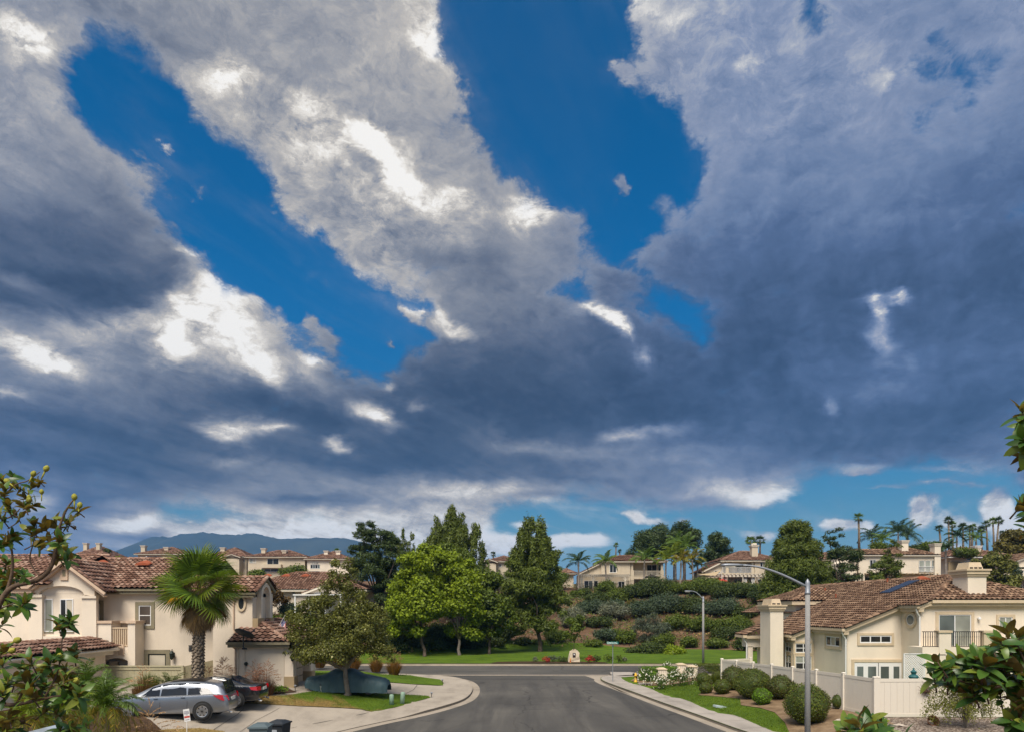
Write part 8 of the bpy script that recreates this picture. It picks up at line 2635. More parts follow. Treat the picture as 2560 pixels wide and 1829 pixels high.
 # entry pillars and wall
 for i, (px, py0, py1, wpx, lb) in enumerate([(1654, 1667, 1704, 24, 'left white entry pillar with a slotted top'), (1702, 1656, 1690, 24, 'middle and tallest white entry pillar'), (1729, 1661, 1694, 26, 'right white entry pillar, half hidden by roses')]):
  b = G(px, py1, hr); s = b.y / FPX; w = wpx * s / 2 * .86; h = P(0, py0, b.y).z - b.z
  t = thing('entry_pillar', lb, 'pillar', b, 'white entry pillars')
  mb = MB(); mb.box(b.x - w, b.x + w, b.y - w, b.y + w, b.z - .2, b.z + h * .62);
  mb.build('shaft', MATS['stucco_white'], t)
  for k in range(5):
   x = b.x - w + 2 * w * k / 4
   mb = MB(); mb.box(max(b.x - w, x - .07), min(b.x + w, x + .07), b.y - w, b.y - w + .12, b.z + h * .62, b.z + h * .86); mb.build('baluster', MATS['stucco_white'], t)
  mb = MB(); mb.box(b.x - w * .7, b.x + w * .7, b.y - w * .7, b.y + w * .9, b.z + h * .62, b.z + h * .86); mb.build('core', MATS['trim_olive'], t)
  mb = MB(); c = w * 1.16; mb.box(b.x - c, b.x + c, b.y - c, b.y + c, b.z + h * .86, b.z + h * .92); mb.taper(b.x - c * .97, b.x + c * .97, b.y - c * .97, b.y + c * .97, b.z + h * .92, b.z + h, c * .55); mb.build('cap', MATS['trim_tan'], t)
 a, c = G(1660, 1702, hr), G(1700, 1690, hr)
 t = thing('garden_wall', 'low sloping white wall between the entry pillars', 'wall', a)
 mb = MB(); dy = .18
 mb.add([(p.x, p.y + k, z) for k in (-dy, dy) for p, z in ((a, a.z - .2), (c, c.z - .2), (c, P(0, 1668, c.y).z), (a, P(0, 1680, a.y).z))], [(0, 1, 2, 3), (7, 6, 5, 4), (3, 2, 6, 7), (0, 3, 7, 4), (1, 5, 6, 2)]); mb.build('wall', MATS['stucco_white'], t)
 # vinyl fence: posts, rails and boards
 mat('vinyl_cream', (.70, .63, .53), .5)
 def vinyl(label, pts, h0=1.78, hb=None, board=.30, gaps=True):
  t = thing('vinyl_fence', label, 'fence', (pts[0][0], pts[0][1], hr(*pts[0])))
  pm = MB(); pm.box(-.07, .07, -.07, .07, -.3, h0 + .05); pm.taper(-.09, .09, -.09, .09, h0 + .052, h0 + .10, .05)
  me = pm.mesh('post', MATS['vinyl_cream'])
  for i, p in enumerate(pts):
   o = mobj('post', me, t); o.location = Vector((p[0], p[1], hr(*p))) - origin_of(t)
  for p, q in zip(pts[:-1], pts[1:]):
   a, b = Vector((p[0], p[1], hr(*p))), Vector((q[0], q[1], hr(*q)))
   for k in (.10, h0 - .08):
    mb = MB(); mb.beam(a + Vector((0, 0, k)), b + Vector((0, 0, k)), .055, .15); mb.build('rail', MATS['vinyl_cream'], t)
   n = max(1, round((b - a).length / board))
   for j in range(n):
    u, v = a + (b - a) * ((j + .012) / n), a + (b - a) * ((j + .988) / n)
    mb = MB()
    d = (b - a).normalized(); nn = Vector((-d.y, d.x, 0)) * .014
    vs = [x + s * nn + Vector((0, 0, z)) for z in (.17, h0 - .15) for x, s in ((u, 1), (v, 1), (v, -1), (u, -1))]
    mb.add(vs, [(3, 2, 1, 0), (4, 5, 6, 7), (0, 1, 5, 4), (1, 2, 6, 5), (2, 3, 7, 6), (3, 0, 4, 7)])
    mb.build('board', MATS['vinyl_cream'], t)
  return t
 def fpts(y0, y1, n): return [(fence_x(y0 + (y1 - y0) * i / n), y0 + (y1 - y0) * i / n) for i in range(n + 1)]
 vinyl('cream vinyl fence running back beside the clipped balls', fpts(31.2, 48, 7))
 vinyl('cream vinyl fence facing the street, with the metal sun on it', [(16.65 + .14, 31.2), (19.4, 31.2), (22.0, 31.2), (24.6, 31.2), (27.2, 31.2)])
 vinyl('short cream vinyl fence behind, between its far end and the chimney', [(14.9, 48.2), (17.4, 49.6)])
 # metal sun on the fence
 c = P(2315, 1722, 31.1)
 t = thing('sun_ornament', 'bronze metal sun face with wavy rays hung on the vinyl fence', 'ornament', c)
 noisy('bronze', (.055, .030, .022), (.13, .075, .05), 12, .5, .3, 40, .4, .01)
 mb = MB(); mb.smooth = True
 for r0, r1, y0, y1 in ((.205, .19, 0, -.06), (.19, .12, -.06, -.10), (.12, .001, -.10, -.115)):
  mb.add([(c.x + r * math.cos(a), c.y + y, c.z + r * math.sin(a)) for r, y in ((r0, y0), (r1, y1)) for a in np.linspace(0, 2 * math.pi, 20, endpoint=False)], [(k, (k + 1) % 20, 20 + (k + 1) % 20, 20 + k) for k in range(20)])
 mb.build('disc', MATS['bronze'], t)
 mb = MB()
 for s in (-1, 1):
  mb.tube([(c.x + s * .04, c.y - .12, c.z + .05), (c.x + s * .08, c.y - .125, c.z + .065), (c.x + s * .12, c.y - .11, c.z + .045)], .014, 5)
 mb.tube([(c.x, c.y - .12, c.z + .06), (c.x + .005, c.y - .15, c.z - .03)], [.012, .028], 5); mb.tube([(c.x - .06, c.y - .115, c.z - .085), (c.x, c.y - .125, c.z - .10), (c.x + .06, c.y - .115, c.z - .08)], .016, 5)
 mb.build('face', MATS['bronze'], t)
 for k in range(16):
  a = 2 * math.pi * k / 16 + .1
  mb = MB(); pts = []
  for q in np.linspace(.20, .46 if k % 2 else .38, 8):
   w = .03 * math.sin((q - .2) * 26)
   pts.append((c.x + q * math.cos(a) - w * math.sin(a), c.y - .03, c.z + q * math.sin(a) + w * math.cos(a)))
  mb.tube(pts, list(np.linspace(.010, .004, 8)), 4); mb.build('ray', MATS['bronze'], t)
 # lattice and garden fountain
 a, b = P(2260, 1632, 38.0), P(2311, 1700, 38.0)
 t = thing('lattice_panel', 'white diagonal lattice panel leaning by the house corner', 'lattice', (a.x, 38.0, 1.0))
 mb = MB(); W_, H_ = b.x - a.x, a.z - 1.0
 stp = .135
 for sgn in (-1, 1):
  k = -H_
  while k < W_:
   x0, x1 = max(0, k), min(W_, k + H_)
   if x1 - x0 > .03:
    z0, z1 = x0 - k, x1 - k
    if sgn < 0: z0, z1 = H_ - z0, H_ - z1
    mb.beam((a.x + x0, 38.0 + sgn * .006, 1 + z0), (a.x + x1, 38.0 + sgn * .006, 1 + z1), .010, .048, (0, 1, 0)) if False else mb.obox((a.x + (x0 + x1) / 2, 38.0 + sgn * .006, 1 + (z0 + z1) / 2), math.hypot(x1 - x0, z1 - z0), .010, .038, Matrix.Rotation(-math.atan2(z1 - z0, x1 - x0), 3, 'Y'))
   k += stp
 mb.build('slats', MATS['vinyl_white'], t, 'stuff')
 mb = MB(); mb.box(a.x - .03, a.x + .02, 37.97, 38.03, 1, a.z); mb.box(b.x - .02, b.x + .03, 37.97, 38.03, 1, a.z); mb.box(a.x + .021, b.x - .021, 37.97, 38.03, a.z - .04, a.z); mb.build('frame', MATS['vinyl_white'], t)
 c = P(2284, 1700, 36); c.z = 1.0
 t = thing('garden_fountain', 'blue-green tiered garden fountain behind the vinyl fence', 'fountain', c)
 mat('verdigris', (.020, .10, .105), .6); mb = MB(); hz = P(0, 1668, 36).z - 1.0
 mb.lathe([(.30, 0), (.32, hz * .30), (.24, hz * .42), (.36, hz * .52), (.30, hz * .58), (.16, hz * .62), (.25, hz * .72), (.20, hz * .77), (.10, hz * .80), (.16, hz * .88), (.06, hz * .93), (.02, hz)], c, 12); mb.build('bowl', MATS['verdigris'], t)
 # stones and pot in the gravel, utility covers, pedestals
 noisy('pale_rock', (.36, .30, .24), (.55, .48, .40), 5, .95, .7, 14, .1, .03)
 def rock(label, at, r, seed, m='pale_rock', name='rock'):
  rg = np.random.default_rng(seed); bm = bmesh.new(); bmesh.ops.create_icosphere(bm, subdivisions=2, radius=1)
  for v in bm.verts:
   k = 1 + .22 * rg.normal(); v.co = Vector((v.co.x * r[0] * k, v.co.y * r[1] * k, v.co.z * r[2] * k))
  me = bpy.data.meshes.new(name); bm.to_mesh(me); bm.free(); me.materials.append(MATS[m]); o = mobj(name, me); o.location = at; tag(o, label, 'rock')
 rock('pale flat rock on the gravel by the front magnolia leaves', G(2247, 1815, hr), (.30, .2, .13), 1); rock('small brown rock behind the flat pale rock', G(2206, 1806, hr), (.2, .16, .10), 2, 'bronze'); rock('low tan rock at the fence corner foot', G(2100, 1800, hr), (.22, .15, .08), 3)
 b = G(2330, 1812, hr); t = thing('plant_pot', 'broken terracotta pot lying on the gravel with weeds', 'pot', b)
 noisy('terracotta', (.22, .10, .05), (.36, .18, .10), 6, .9)
 mb = MB(); mb.smooth = True; ax = Vector((-.2, -.9, .45)).normalized(); s1 = ax.cross(Vector((0, 0, 1))).normalized(); s2 = ax.cross(s1)
 vs = [b + Vector((0, 0, .16)) + ax * z + (s1 * math.cos(a) + s2 * math.sin(a)) * r for r, z in ((.12, -.2), (.17, .0), (.22, .16), (.24, .17), (.17, .10), (.12, -.15)) for a in np.linspace(0, 2 * math.pi, 14, endpoint=False)]
 mb.add(vs, [(i * 14 + k, i * 14 + (k + 1) % 14, (i + 1) * 14 + (k + 1) % 14, (i + 1) * 14 + k) for i in range(5) for k in range(14)]); mb.build('pot', MATS['terracotta'], t)
 bush('weed', 'small weeds round the broken terracotta pot', b + Vector((.15, -.2, -.02)), (.4, .3, .3), MATS['leaf_yellow'], 80, .08, .03, 801, k=6, cat='weeds')
 mat('cover_grey', (.40, .47, .47), .7)
 b = G(1804, 1766, hr); mb = MB(); mb.box(-.42, .42, -.26, .26, -.05, .06); o = mobj('utility_cover', mb.mesh('utility_cover', MATS['cover_grey'])); o.location = b; o.rotation_euler = (0, .15, .1); tag(o, 'grey utility box lid set in the right-hand lawn', 'utility cover')
 b = Vector((P(1621, 0, 51.2).x, 51.2, hr(P(1621, 0, 51.2).x, 51.2))); mb = MB(); mb.box(-.75, .75, -.3, .3, -.05, .04); o = mobj('utility_slab', mb.mesh('utility_slab', MATS['sidewalk_concrete'])); o.location = b; tag(o, 'pale concrete slab in the bed below the white roses', 'slab')
 noisy('pedestal_green', (.19, .29, .21), (.27, .38, .29), 9, .6, .1)
 for px, py, h, tilt, lb in ((979, 1761, 27, 0, 'left shorter pale green utility pedestal on the lawn'), (1005, 1759, 31, .08, 'right taller leaning pale green utility pedestal')):
  b = G(px, py, hl); s = b.y / FPX; r = 5.6 * s
  t = thing('utility_pedestal', lb, 'utility box', b)
  mb = MB(); mb.smooth = True; mb.lathe([(r, -.05), (r, h * s * .38), (r * 1.02, h * s * .385), (r * 1.02, h * s * .86), (r * .85, h * s * .97), (r * .3, h * s)], b, 14); o = mb.build('tube', MATS['pedestal_green'], t); o.rotation_euler = (0, tilt, 0)
 mat('pathlight', (.05, .045, .04), .5)
 for i, (px, py, lb) in enumerate([(738, 1726, 'path light at the garage bed corner'), (794, 1728, 'path light at the lawn edge left of the street tree'), (936, 1733, 'path light behind the lawn below the car cover'), (1079, 1743, 'pale path light at the tip of the front lawn'), (1106, 1708, 'path light at the tip of the far lawn strip')]):
  b = G(px, py, hl); t = thing('path_light', lb, 'path light', b, 'garden path lights')
  mb = MB(); mb.tube([b, b + Vector((0, 0, .26))], .022, 6); mb.build('stake', MATS['pathlight'], t)
  mb = MB(); mb.lathe([(.02, .22), (.05, .24), (.06, .31), (.10, .32), (.03, .37)], b, 8); mb.build('shade', MATS['galvanised'], t)
 # bins
 mat('bin_grey', (.085, .115, .125), .6); mat('bin_black', (.020, .024, .030), .6); mat('bin_print', (.32, .35, .37), .6)
 for px, py, d, m, lb, rz in ((652, 1812, 25.6, 'bin_grey', 'grey-blue wheelie bin with a flat lid, nearer of the two', .1), (697, 1804, 27.2, 'bin_black', 'black wheelie bin behind the grey-blue one', -.12)):
  q = P(px, py, d); g0 = hl(q.x, d); h = q.z - g0
  t = thing('wheelie_bin', lb, 'bin', (q.x, d, g0), 'bins at the drive edge')
  mb = MB(); mb.taper(-.33, .33, -.38, .38, h - .06, .04, .08); mb.build('body', MATS[m], None).parent = t
  mb = MB(); mb.box(-.37, .37, -.44, .42, h - .06, h); mb.taper(-.34, .34, -.36, .38, h, h + .09, .16); lid = mb.build('lid', MATS[m], None); lid.parent = t
  mb = MB(); mb.tube([(-.3, .46, h - .05), (.3, .46, h - .05)], .025, 6); mb.build('handle', MATS[m], None).parent = t
  mb = MB(); mb.box(-.2, .05, -.384, -.372, h - .36, h - .26) if False else mb.box(-.2, .1, -.385, -.36, h - .34, h - .24); mb.build('print', MATS['bin_print'], None).parent = t
  for s in (-1, 1):
   mb = MB(); mb.tube([(s * .27, .30, .11), (s * .34, .30, .11)], .11, 12); mb.build('wheel', MATS['tyre'], None).parent = t
  t.rotation_euler.z = rz
 # yard sign
 d = 22.6; q = P(467, 1792, d); g0 = hl(q.x, d)
 t = thing('yard_sign', 'small white yard sign with a red band in front of the silver car', 'sign', (q.x, d, g0))
 zb, zt = P(0, 1802, d).z - g0, P(0, 1771, d).z - g0
 M = Matrix.Rotation(.35, 3, 'Z') @ Matrix.Rotation(-.12, 3, 'Y')
 mb = MB(); mb.obox((0, 0, (zb + zt) / 2), .185, .008, zt - zb, M); s_ = mb.build('panel', MATS['vinyl_white'], None); s_.parent = t
 mb = MB(); mb.obox(Vector((0, 0, (zb + zt) / 2)) + M @ Vector((0, -.006, -.055)), .165, .004, .06, M); mb.build('band', MATS['red'], None).parent = s_
 mat('ink', (.05, .05, .12), .6)
 mb = MB()
 for k, (dz, w) in enumerate(((.13, .15), (.09, .155), (.055, .15), (.015, .05), (-.15, .12))):
  mb.obox(Vector((0, 0, (zb + zt) / 2)) + M @ Vector((0, -.006, dz)), w, .004, .014, M)
 mb.build('print', MATS['ink'], None, 'stuff').parent = s_
 mb = MB(); mb.tube([(0, 0, -.1), (0, .004, zb + .05)], .011, 5); mb.build('stake', MATS['vinyl_white'], None).parent = t
 # tan board fence
 noisy('fence_olive', (.32, .29, .18), (.40, .36, .24), 4, .85, .2)
 t = thing('board_fence', 'tan board fence in front of the left house', 'fence', (-22, 42.3, 1.1))
 xs = np.arange(P(243, 0, 42.3).x, P(455, 0, 42.3).x, .385)
 zt = P(0, 1666, 42.3).z
 for x in xs:
  mb = MB(); mb.box(x + .005, x + .38, 42.29, 42.32, .8, zt); mb.build('board', MATS['fence_olive'], t)
 x1 = P(455, 0, 42.3).x
 for k in range(5):
  a, b = Vector((x1 + k * .26, 42.3 + k * .33, 0)), Vector((x1 + k * .26 + .25, 42.3 + k * .33 + .32, 0))
  mb = MB(); mb.extrude([a + Vector((0, 0, .8)), b + Vector((0, 0, .8)), b + Vector((0, 0, zt + .02 + .06 * (k + 1))), a + Vector((0, 0, zt + .02 + .06 * k))], (.02, -.02, 0)); mb.build('board', MATS['fence_olive'], t)
 mb = MB(); mb.box(xs[0], x1 + .1, 42.22, 42.36, zt, zt + .09); mb.build('cap_rail', MATS['fence_olive'], t)
 mb = MB(); mb.box(xs[0], x1, 42.25, 42.289, zt - .18, zt - .04); mb.build('rail', MATS['fence_olive'], t)
 mb = MB(); mb.box(x1 - .02, x1 + .14, 42.2, 42.36, .7, zt - .005); mb.build('post', MATS['fence_olive'], t)
 # flag on the garage
 b = P(713, 1536, 44.0)
 t = thing('flag', 'small stars and stripes flag on a slanted pole above the garage', 'flag', b)
 d0 = Vector((-.55, 0, -.95)).normalized()
 mb = MB(); mb.tube([b, b + d0 * 1.9], .016, 6); mb.build('pole', MATS['vinyl_white'], t)
 mat('flag_red', (.42, .03, .04), .8); mat('flag_blue', (.02, .03, .14), .8)
 mb = MB(); V, F, mi = [], [], []
 n = 26
 for i in range(n + 1):
  for j in range(n + 1):
   u, v = i / n, j / n
   V.append(b + d0 * (.12 + u * .80) + Vector((.18, 0, -1)).normalized() * v * .95 + Vector((0, .07 * math.sin(v * 7 + u * 3), 0)))
 for i in range(n):
  for j in range(n):
   a = i * (n + 1) + j; F.append((a, a + 1, a + n + 2, a + n + 1))
   st = int(i / n * 13)
   blue = i < n * .54 and j < n * .42
   mi.append((2 if not (i % 3 == 1 and j % 2 == 1) else 1) if blue else st % 2)
 me = np_mesh('cloth', np.array([list(v - b) for v in V]), np.array(F), [MATS['flag_red'], MATS['vinyl_white'], MATS['flag_blue']], True, np.array(mi)); mobj('cloth', me, t)
 # hillside patio: umbrellas and sail
 def umbrella(label, px, py, rpx, hpx, d, c, pole_py):
  q = P(px, py, d); s = d / FPX; R_ = rpx * s; hh = hpx * s
  base = Vector((q.x, d, P(0, pole_py, d).z)); t = thing('patio_umbrella', label, 'umbrella', base)
  m = mat('canvas_' + c[0], c[1], .85)
  mb = MB(); k = 8; top = q + Vector((0, 0, 0))
  rim = [Vector((q.x + R_ * math.cos(2 * math.pi * i / k), d + R_ * math.sin(2 * math.pi * i / k), q.z - hh)) for i in range(k)]
  low = [p - Vector((0, 0, hh * .28)) for p in rim]
  mb.add([top] + rim + low, [(0, 1 + i, 1 + (i + 1) % k) for i in range(k)] + [(1 + i, 1 + k + i, 1 + k + (i + 1) % k, 1 + (i + 1) % k) for i in range(k)]); mb.build('canopy', m, t)
  mb = MB(); mb.tube([base, top + Vector((0, 0, .1))], .04, 6); mb.build('pole', MATS['vinyl_white'], t)
 umbrella('red patio umbrella in front of the beige hillside house', 1798, 1442, 24, 9, 127, ('red', (.52, .055, .04)), 1470)
 umbrella('dark brown patio umbrella under the corner balcony', 1629, 1434, 19, 7, 135, ('brown', (.05, .04, .035)), 1474)
 d = 127; t = thing('shade_sail', 'tan shade sail stretched over the patio left of the red umbrella', 'shade sail', P(1745, 1434, d))
 A, B, C = P(1742, 1433, d), P(1804, 1423, d - 1), P(1790, 1437, d - 4); V = []; n = 6
 mb = MB(); vs = []; idx = {}
 for i in range(n + 1):
  for j in range(n + 1 - i):
   u, v = i / n, j / n; p = A + (B - A) * u + (C - A) * v; p.z -= .5 * 4 * u * (1 - u - v) * .5 + .4 * v * (1 - u - v); idx[i, j] = len(vs); vs.append(p)
 mb.add(vs, [(idx[i, j], idx[i + 1, j], idx[i, j + 1]) for i in range(n) for j in range(n - i)] + [(idx[i + 1, j], idx[i + 1, j + 1], idx[i, j + 1]) for i in range(n) for j in range(n - 1 - i)])
 mat('sail_tan', (.45, .34, .20), .85); mb.build('sail', MATS['sail_tan'], t, fix=False)
 mb = MB(); mb.tube([(B.x, B.y, hf(B.x, 126) - .2), B], .05, 6); mb.build('post', MATS['vinyl_white'], t)
 # letter box by the palms
 q = P(115, 1818, 15.5); t = thing('mailbox', 'pale grey-blue slanted box top at the bottom left among palms', 'mailbox', (q.x, 15.5, hl(q.x, 15.5)))
 mat('box_blue', (.33, .38, .43), .45); z = q.z; mb = MB(); mb.extrude([(q.x - .33, 15.2, z - .45), (q.x + .33, 15.2, z - .45), (q.x + .33, 15.2, z + .02), (q.x + .15, 15.2, z + .05), (q.x - .33, 15.2, z - .07)], (0, .42, 0)); mb.build('box', MATS['box_blue'], t)
 mb = MB(); mb.box(q.x - .06, q.x + .06, 15.3, 15.42, hl(q.x, 15.5) - .1, z - .44); mb.build('post', MATS['box_blue'], t)
street_things()
# ================================================================== magnolias close to the camera
def magnolias():
 def side(g):
  return g.n('ShaderNodeNewGeometry').outputs['Backfacing']
 def bd(g, b, out):
  r = objrand(g); i = island(g)
  f = g.m('FRACT', g.m('ADD', r, i))
  top = g.ramp(f, [(0, (.030, .080, .015)), (.40, (.055, .130, .020)), (.75, (.115, .190, .024)), (1, (.240, .260, .036))])
  under = g.ramp(f, [(0, (.105, .070, .018)), (.5, (.180, .120, .026)), (1, (.270, .215, .065))])
  col = g.mix(side(g), top, under)
  vein = g.noise(pos(g), 30, 3, .6).outputs[0]
  g.put(b.inputs['Base Color'], g.mix(g.step(vein, .4, .7, 0, .25), col, (.09, .10, .03)))
  g.put(b.inputs['Roughness'], g.m('MULTIPLY_ADD', side(g), .4, .34))
  t = g.n('ShaderNodeBsdfTranslucent'); g.put(t.inputs['Color'], g.v('MULTIPLY', col, (1.3, 1.3, .6)))
  mx = g.n('ShaderNodeMixShader'); mx.inputs[0].default_value = .24
  g.t.links.new(b.outputs[0], mx.inputs[1]); g.t.links.new(t.outputs[0], mx.inputs[2]); g.t.links.new(mx.outputs[0], out.inputs['Surface'])
 mat('magnolia_leaf', (.03, .08, .02), .3, build=bd, spec=.4)
 noisy('pod', (.26, .27, .035), (.46, .42, .08), 60, .8, .9, 90, .2, .02)
 noisy('twig', (.075, .05, .035), (.17, .115, .075), 20, .9, .5, 60)
 def leaf(L, W, curl, fold):
  V, F = [], []
  n = 7
  for i in range(n):
   q = i / (n - 1)
   w = W * .5 * max(.02, math.sin(math.pi * min(1, q ** .85 * .96 + .03))) ** .62 * (1 if q < .97 else .12)
   z = -curl * L * (q - .1) ** 2
   for s in (-1, 0, 1):
    V.append((q * L, s * w, z + abs(s) * w * fold))
  for i in range(n - 1):
   for k in range(2):
    a = i * 3 + k; F.append((a, a + 1, a + 4, a + 3) if False else (a, a + 3, a + 4, a + 1))
  return np.array(V), np.array(F)
 geos = [leaf(.20, .088, .35, .16), leaf(.175, .080, .1, .12), leaf(.22, .094, .6, .22), leaf(.15, .066, .2, .25)]
 def build(label, base, limbs_, whorls, pods, seed, sc=1.0, single=300):
  rng = np.random.default_rng(seed)
  t = thing('magnolia_tree', label, 'tree', base)
  mb = MB(); mb.smooth = True
  for pts, r0, r1 in limbs_:
   sp = smooth_path([tuple(p) for p in pts], 5)
   mb.tube(sp, list(np.linspace(r0, r1, len(sp))), 8)
  places = []
  for c, ax, n, s in whorls:
   n = int(n * 1.45) + 1
   c, ax = Vector(c), Vector(ax).normalized()
   ref = ax.cross(Vector((0, 0, 1))); ref = ref.normalized() if ref.length > .1 else Vector((1, 0, 0)); r2 = ax.cross(ref)
   mb.tube([c - ax * .22 * s, c - ax * .08 * s, c + ax * .04 * s], [.011 * s, .009 * s, .007 * s], 5)
   for i in range(n):
    a = i * 2.399 + rng.random() * .6
    tl = math.radians(rng.uniform(28, 100) if i > n * .3 else rng.uniform(8, 40))
    d = (ax * math.cos(tl) + (ref * math.cos(a) + r2 * math.sin(a)) * math.sin(tl)).normalized()
    d = (d + Vector((0, 0, -.18 * rng.random()))).normalized()
    up = (ax - d * ax.dot(d)); up = up.normalized() if up.length > .05 else Vector((0, 0, 1))
    up = (up + Vector((rng.normal(), rng.normal(), rng.normal())) * .28); up = (up - d * up.dot(d)).normalized()
    sd_ = up.cross(d)
    k = s * rng.uniform(.8, 1.18) * sc
    M = Matrix((d * k, sd_ * k, up * k)).transposed()
    places.append((c - ax * (.13 * s * (i / n)), M, int(rng.integers(0, 4))))
  mb.build('branches', MATS['twig'], t, fix=False)
  mes = [np_mesh('leaf', V, F, MATS['magnolia_leaf'], smooth=True) for V, F in geos]
  order = rng.permutation(len(places))
  inview = sorted(places, key=lambda p: (abs((p[0].x / p[0].y) * FPX) > 1300, (p[0] - Vector((0, 0, EYE))).length))
  for q, M, g_ in inview[:single]:
   o = mobj('leaf', mes[g_], t); o.matrix_local = Matrix.Translation(q - Vector(base)) @ M.to_4x4()
  rest = inview[single:]
  if rest:
   Vs, Fs, b = [], [], 0
   for g_ in range(4):
    pl = [(q, M) for q, M, k in rest if k == g_]
    if pl:
     V, F = stamp(geos[g_], pl); Vs.append(V); Fs.append(F + b); b += len(V)
   mobj('leaves', np_mesh('leaves', np.concatenate(Vs) - np.array(base), np.concatenate(Fs), MATS['magnolia_leaf'], smooth=True), t, 'stuff')
  pm = None
  for c, ax, s in pods:
   if pm is None:
    m2 = MB(); m2.smooth = True
    nr, na = 13, 14
    vs = []
    for i in range(nr):
     q = i / (nr - 1); r = .034 * math.sin(math.pi * (q * .94 + .03)) ** .6
     for k in range(na):
      a = 2 * math.pi * (k + .5 * (i % 2)) / na; rr = r * (1 + .16 * ((k + i) % 2))
      vs.append((rr * math.cos(a), rr * math.sin(a), q * .10))
    m2.add(vs, [(i * na + k, i * na + (k + 1) % na, (i + 1) * na + (k + 1) % na, (i + 1) * na + k) for i in range(nr - 1) for k in range(na)])
    m2.tube([(0, 0, -.12), (0, 0, .005)], [.008, .012], 6)
    pm = m2.mesh('seed_pod', MATS['pod'])
   o = mobj('seed_pod', pm, t)
   o.location = Vector(c) - Vector(base)
   o.rotation_mode = 'QUATERNION'; o.rotation_quaternion = Vector(ax).to_track_quat('Z', 'Y'); o.scale = (s, s, s)
  return t
 # left tree: limbs enter from beyond the left edge of the view
 D = 11.2
 p = lambda px, py, dd=0: P(px, py, D + dd)
 trunk = Vector((-10.6, 11.6, hl(-10.6, 11.6)))
 tp = lambda z: Vector((trunk.x, trunk.y, z))
 L1 = [(tp(trunk.z - .1), tp(3.0), tp(6.0), tp(8.5)), .17, .06]
 limb = [
  L1,
  ([tp(4.6), p(-60, 1590), p(20, 1475), p(90, 1450), p(125, 1420), p(140, 1370), p(148, 1320), p(165, 1275), p(186, 1245)], .055, .010),
  ([p(18, 1475), p(30, 1430), p(30, 1380), p(20, 1325)], .03, .010),
  ([tp(3.4), p(-40, 1770), p(40, 1760), p(110, 1745), p(165, 1735)], .05, .012),
  ([p(110, 1745), p(140, 1690), p(150, 1650), p(155, 1600), p(160, 1570)], .018, .006),
  ([tp(7.0), p(-40, 1290), p(10, 1295), p(35, 1285), p(50, 1270)], .02, .008), ([p(-30, 1245), p(10, 1235), p(40, 1210), p(70, 1200), p(100, 1178)], .02, .006),
  ([p(35, 1285), p(48, 1300), p(20, 1320)], .012, .008), ([p(-20, 1530), p(20, 1512), p(58, 1500)], .018, .006), ([p(40, 1760), p(70, 1700), p(75, 1650)], .02, .008),
  ([p(-30, 1830), p(20, 1810), p(60, 1800)], .03, .01), ([p(100, 1440), p(75, 1400), p(85, 1350), p(92, 1310)], .014, .006),
 ]
 rg = random.Random(12)
 W = []
 def wh(px, py, n, s=1.0, ax=None, dd=None):
  a = ax or (rg.uniform(-.5, .7), rg.uniform(-.7, .3), rg.uniform(.3, 1.0))
  W.append((p(px, py, rg.uniform(-.5, .5) if dd is None else dd), a, n, s))
 for px, py, n, s in [(12, 1225, 9, 1), (45, 1215, 7, .9), (80, 1212, 7, .9), (60, 1240, 7, .9), (95, 1200, 5, .8), (20, 1262, 9, 1), (60, 1262, 8, .9), (85, 1262, 7, .8), (0, 1290, 7, 1), (30, 1190, 6, .9), (5, 1200, 8, 1),
                         (40, 1285, 5, .8), (28, 1340, 12, 1.15), (10, 1355, 8, 1), (85, 1310, 9, 1), (110, 1315, 8, .95), (75, 1330, 7, .9), (135, 1310, 9, 1), (160, 1300, 8, .95), (185, 1270, 6, .9), (178, 1300, 6, .9), (120, 1345, 7, 1), (95, 1355, 5, 1),
                         (150, 1350, 9, 1.0), (145, 1385, 9, 1.05), (165, 1375, 8, 1), (172, 1395, 6, 1), (15, 1405, 8, 1.1), (0, 1440, 8, 1.1), (20, 1440, 6, 1), (60, 1435, 5, .9), (45, 1440, 5, .9), (8, 1475, 9, 1.1), (0, 1510, 8, 1.1), (20, 1490, 7, 1), (60, 1505, 11, 1.15), (20, 1518, 6, 1), (5, 1560, 6, .9), (8, 1620, 8, 1.0), (5, 1660, 8, 1),
                         (160, 1555, 12, 1.1), (175, 1548, 7, .9), (145, 1560, 7, .9), (185, 1632, 9, 1.0), (150, 1640, 10, 1.1), (120, 1655, 9, 1.1), (75, 1650, 9, 1.1), (60, 1670, 7, 1), (165, 1675, 10, 1.1), (135, 1690, 10, 1.1), (105, 1680, 9, 1.05),
                         (70, 1705, 13, 1.3), (40, 1695, 9, 1.1), (20, 1700, 9, 1.1), (5, 1730, 8, 1.1), (75, 1735, 9, 1.15), (110, 1710, 8, 1.1), (160, 1700, 10, 1.15), (190, 1705, 8, 1.0), (200, 1735, 9, 1.1), (180, 1725, 8, 1.0), (160, 1745, 9, 1.1), (130, 1740, 8, 1), (115, 1775, 6, 1), (140, 1780, 5, .95),
                         (20, 1790, 10, 1.1), (45, 1800, 9, 1), (5, 1815, 9, 1), (30, 1830, 8, 1), (150, 1822, 9, 1), (180, 1815, 8, 1), (215, 1810, 5, .9), (190, 1835, 6, 1), (60, 1840, 6, 1)]:
  wh(px, py, n, s)
